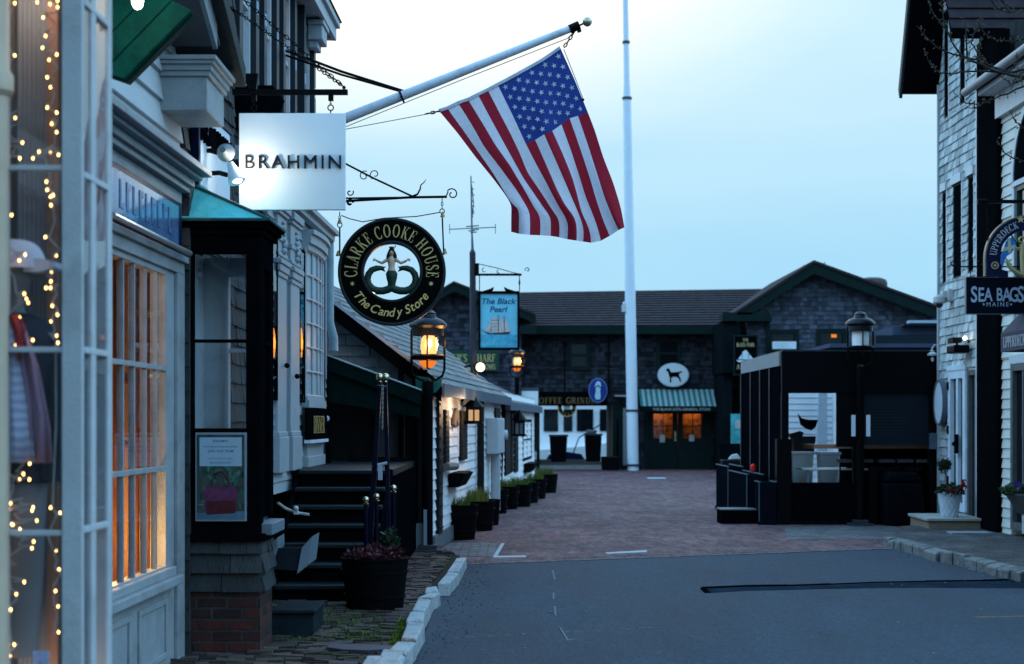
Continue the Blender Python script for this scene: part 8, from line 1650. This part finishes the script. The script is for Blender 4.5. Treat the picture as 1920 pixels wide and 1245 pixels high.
def tubbin(label, x0, x1, yt, yb, Y, m, lid=True):
    t = thing('storage_bin', label, 'bin', P((x0+x1)/2, yb, Y)); mb = MB(); A = [P(x0+3, yb, Y), P(x1-3, yb, Y)]; B = [P(x0, yt, Y), P(x1, yt, Y)]; d = Vector((0, .45, 0)); mb.hexa([A[0], A[1], A[1]+d, A[0]+d, B[0], B[1], B[1]+d, B[0]+d]); mb.build('body', m, t, bevel=.02)
    MB().box(B[0].x-.02, B[1].x+.02, Y-.02, Y+.47, B[0].z, B[0].z+.05).build('lid', m, t, bevel=.01); return t
cool = M('pale_plastic', (.72, .80, .83), .4, .06, 4)
tubbin('wide pale plastic bin in the pergola opening', 1484, 1526, 853, 930, 27.6, cool); tubbin('narrow pale plastic bin beside the wide one in the pergola opening', 1540, 1575, 853, 930, 27.9, M('pale_plastic_grey', (.66, .74, .78), .4, .06, 4))
def table(label, x0, x1, y, Y):
    t = thing('bar_table', label, 'table', P((x0+x1)/2, 980, Y), group='white tables in the pergola'); a, b, z = GX(x0, Y), GX(x1, Y), GZ(y, Y); MB().box(a, b, Y, Y+.6, z-.03, z).build('table_top', M('white_table_top', (.80, .85, .87), .3, .04, 3), t, bevel=.006)
    for q in (a+.1, b-.1): MB().box(q-.02, q+.02, Y+.05, Y+.09, .05, z-.03).build('leg', M('table_leg', (.26, .30, .33), .4, .1, 4), t)
table('long white bar table crossing behind the unlit lamp post', 1505, 1645, 878, 26.75); table('short white bar table at the right end of the pergola', 1715, 1775, 869, 27.2)
sp_ = thing('covered_grill', 'bulky thing under a black cover in front of the pergola bar', 'grill', (px_(1692), 26.0, 0)); Yg = 25.85; gp = lambda x, y, d=0: P(x, y, Yg)+Vector((0, d, 0))
mb = MB(); bo2 = [gp(1660, 980), gp(1736, 980), gp(1736, 980, .6), gp(1660, 980, .6)]; md = [gp(1658, 905), gp(1730, 905), gp(1730, 905, .6), gp(1658, 905, .6)]; tp2 = [gp(1664, 885), gp(1722, 886), gp(1720, 886, .5), gp(1668, 885, .5)]
for p in bo2: p.z = .01
mb.hexa(bo2+md).hexa([p+Vector((0, 0, .002)) for p in md]+tp2); mb.build('cover', M('black_cover', (.003, .004, .006), .4, .3, 5, .4, 12, spec=.02), sp_, bevel=.05); MB().box(gp(1640, 0).x, gp(1654, 0).x, Yg+.3, Yg+.5, .02, GZ(878, Yg)).box(gp(1656, 0).x, gp(1700, 0).x, Yg+.55, Yg+.6, GZ(884, Yg), GZ(878, Yg)).box(gp(1712, 0).x, gp(1745, 0).x, Yg+.55, Yg+.6, GZ(884, Yg), GZ(878, Yg)).build('frame', black_metal, sp_)
tag(MB().box(gp(1643, 0).x, gp(1656, 0).x, 27.4, 27.8, GZ(966, 27), GZ(940, 27)).box(gp(1643, 0).x+.05, gp(1656, 0).x+.09, 27.4, 27.8, GZ(925, 27), GZ(911, 27)).build('white_crate', steel_white), 'white crate glimpsed through the gap left of the covered grill', 'crate')
tag(MB().box(px_(1741), px_(1753), YPg-.16, YPg-.02, pz2(842), pz2(812)).build('control_box', M('grey_control_box', (.08, .10, .14), .4, .15, 5), bevel=.008), 'grey control box fixed to the right post of the pergola', 'box')
for i, xx_ in enumerate((1590, 1625, 1665, 1700, 1735)):
    t = thing('bar_stool', ['bar stool hidden in shade left of the lamp post', 'bar stool in shade just right of the lamp post', 'bar stool behind the covered grill', 'bar stool fourth along the brown counter', 'bar stool at the right end of the brown counter'][i], 'bar stool', (px_(xx_)*1.005, 26.62, 0), group='stools at the brown counter'); X_ = px_(xx_)*1.005
    MB().box(X_-.13, X_+.13, 26.5, 26.74, pz2(868), pz2(862)).build('seat', M('stool_seat', (.05, .045, .05), .4, .2, 5), t)
    for sx_ in (-.11, .11): MB().box(X_+sx_-.012, X_+sx_+.012, 26.52, 26.55, .05, pz2(868)).build('leg', black_metal, t)
# planters, platform, wheelie bin at the pergola's left side
trim_e = M('pale_trough_edge', (.09, .115, .13), .5, .1, 5, spec=.05)
for i, (x0, x1, yt, yb, Y0, Y1, lb) in enumerate(((1425, 1452, 903, 983, 26.2, 26.75, 'nearest dark trough planter at the left front corner of the pergola'), (1396, 1425, 885, 962, 26.9, 29.2, 'long dark trough planter, middle of the three beside the pergola'), (1378, 1393, 875, 935, 29.4, 31.2, 'farthest dark trough planter beside the pergola, nearest the wheelie bin'))):
    t = thing('trough_planter', lb, 'planter', (4.2, (Y0+Y1)/2, 0), group='dark trough planters beside the pergola'); xa = [4.06, 3.96, 3.98][i]; xb_ = xa+.27; zt_ = [.70, .80, .86][i]
    MB().box(xa, xb_, Y0, Y1, .05, zt_).box(xa-.02, xb_+.02, Y0-.02, Y1+.02, 0, .06).build('trough', M('trough_blue_black', (.0035, .006, .010), .6, .2, 5, spec=.0), t, bevel=.008); MB().box(xa-.015, xa+.02, Y0, Y1, zt_, zt_+.012).box(xb_-.03, xb_+.01, Y0, Y1, zt_+.001, zt_+.014).build('rim', trim_e, t)
    MB().box(xa-.012, xa-.001, Y0+.02, Y0+.05, .06, zt_).build('corner_edge', trim_e, t)
tag(MB().tube([P(1412, 882, 28), P(1412, 875, 28)], .05, 10).ball(P(1412, 875, 28), .05, 10).build('red_lamp', M('red_plastic', (.75, .02, .015), .3, .1, 5)), 'small red knob on the trough planter beside the pergola', 'marker lamp')
pf = thing('low_platform', 'low black platform box lying in front of the trough planters', 'platform', GP(1385, 983)); q0 = GP(1352, 983); MB().box(q0.x, GX(1418, q0.y), q0.y, q0.y+.55, .0, .235).build('body', black_paint, pf, bevel=.006); MB().box(q0.x-.01, GX(1418, q0.y)+.01, q0.y-.01, q0.y+.56, .235, .25).build('top', M('pale_platform_top', (.10, .13, .15), .5, .15, 5), pf)
wbn = thing('wheelie_bin', 'black wheelie bin with raised lid and white paper on top', 'litter bin', GP(1372, 925)); Yw = 38.0; kk = Yw/FPX; w_ = lambda x: GX(x, Yw); h_ = lambda y: GZ(y, Yw)
mb = MB(); mb.hexa([(w_(1356), Yw-.25, .03), (w_(1388), Yw-.25, .03), (w_(1388), Yw+.25, .03), (w_(1356), Yw+.25, .03), (w_(1352), Yw-.3, h_(862)), (w_(1393), Yw-.3, h_(862)), (w_(1393), Yw+.3, h_(862)), (w_(1352), Yw+.3, h_(862))]); mb.build('body', M('bin_plastic', (.004, .006, .008), .5, .2, 5, spec=.05), wbn, bevel=.03); MB().prism([(w_(1354), Yw+.3, h_(864)), (w_(1394), Yw+.3, h_(864)), (w_(1396), Yw+.42, h_(832)), (w_(1354), Yw+.42, h_(832))], (0, .05, 0)).build('lid', black_paint, wbn); MB().lathe([(.10, -.03), (.10, .03)], (w_(1352), Yw+.2, .10), 14, axis='x').build('wheel', black_metal, wbn)
tag(MB().prism([P(1367, 861, 37.8), P(1389, 860, 37.8), P(1383, 851, 37.8), P(1374, 853, 37.8)], (0, .2, 0)).build('paper', white_paint), 'crumpled white paper lying on the wheelie bin', 'paper')
# low building with blue grey roof behind the pergola
lb_ = thing('low_building', 'low building with blue grey flat roofs behind the pergola, before the gable house', 'building', (12, 45, 0)); Yb = 44.0; a_ = lambda x: GX(x, Yb); b_ = lambda y: GZ(y, Yb)
br_m = M('blue_grey_membrane', (.045, .062, .10), .7, .1, 3, spec=.05)
MB().box(a_(1674), a_(1830), Yb, Yb+3, b_(628), b_(612)).build('upper_roof', br_m, lb_); MB().box(a_(1540), a_(1830), Yb-1.2, Yb+3, b_(655), b_(648)).build('lower_roof', br_m, lb_); MB().box(a_(1636), a_(1830), Yb-.4, Yb+2.9, b_(646), b_(630)).box(a_(1690), a_(1830), Yb-.3, Yb+2.9, b_(612), b_(608)).build('fascia', navy_b, lb_); MB().box(a_(1500), a_(1830), Yb, Yb+6, 0, b_(657)).build('wall', shingle_wharf, lb_); MB().box(a_(1700), a_(1790), Yb-.35, Yb, b_(607), b_(602)).build('flashing', M('bright_flashing', (.34, .42, .48), .35, .1, 6), lb_)
tag(MB().box(GX(1690, 75), GX(1830, 75), 75, 83, -1, GZ(571, 75)).build('distant_roof', br_m), 'distant flat blue grey building top beyond the gable house', 'building')
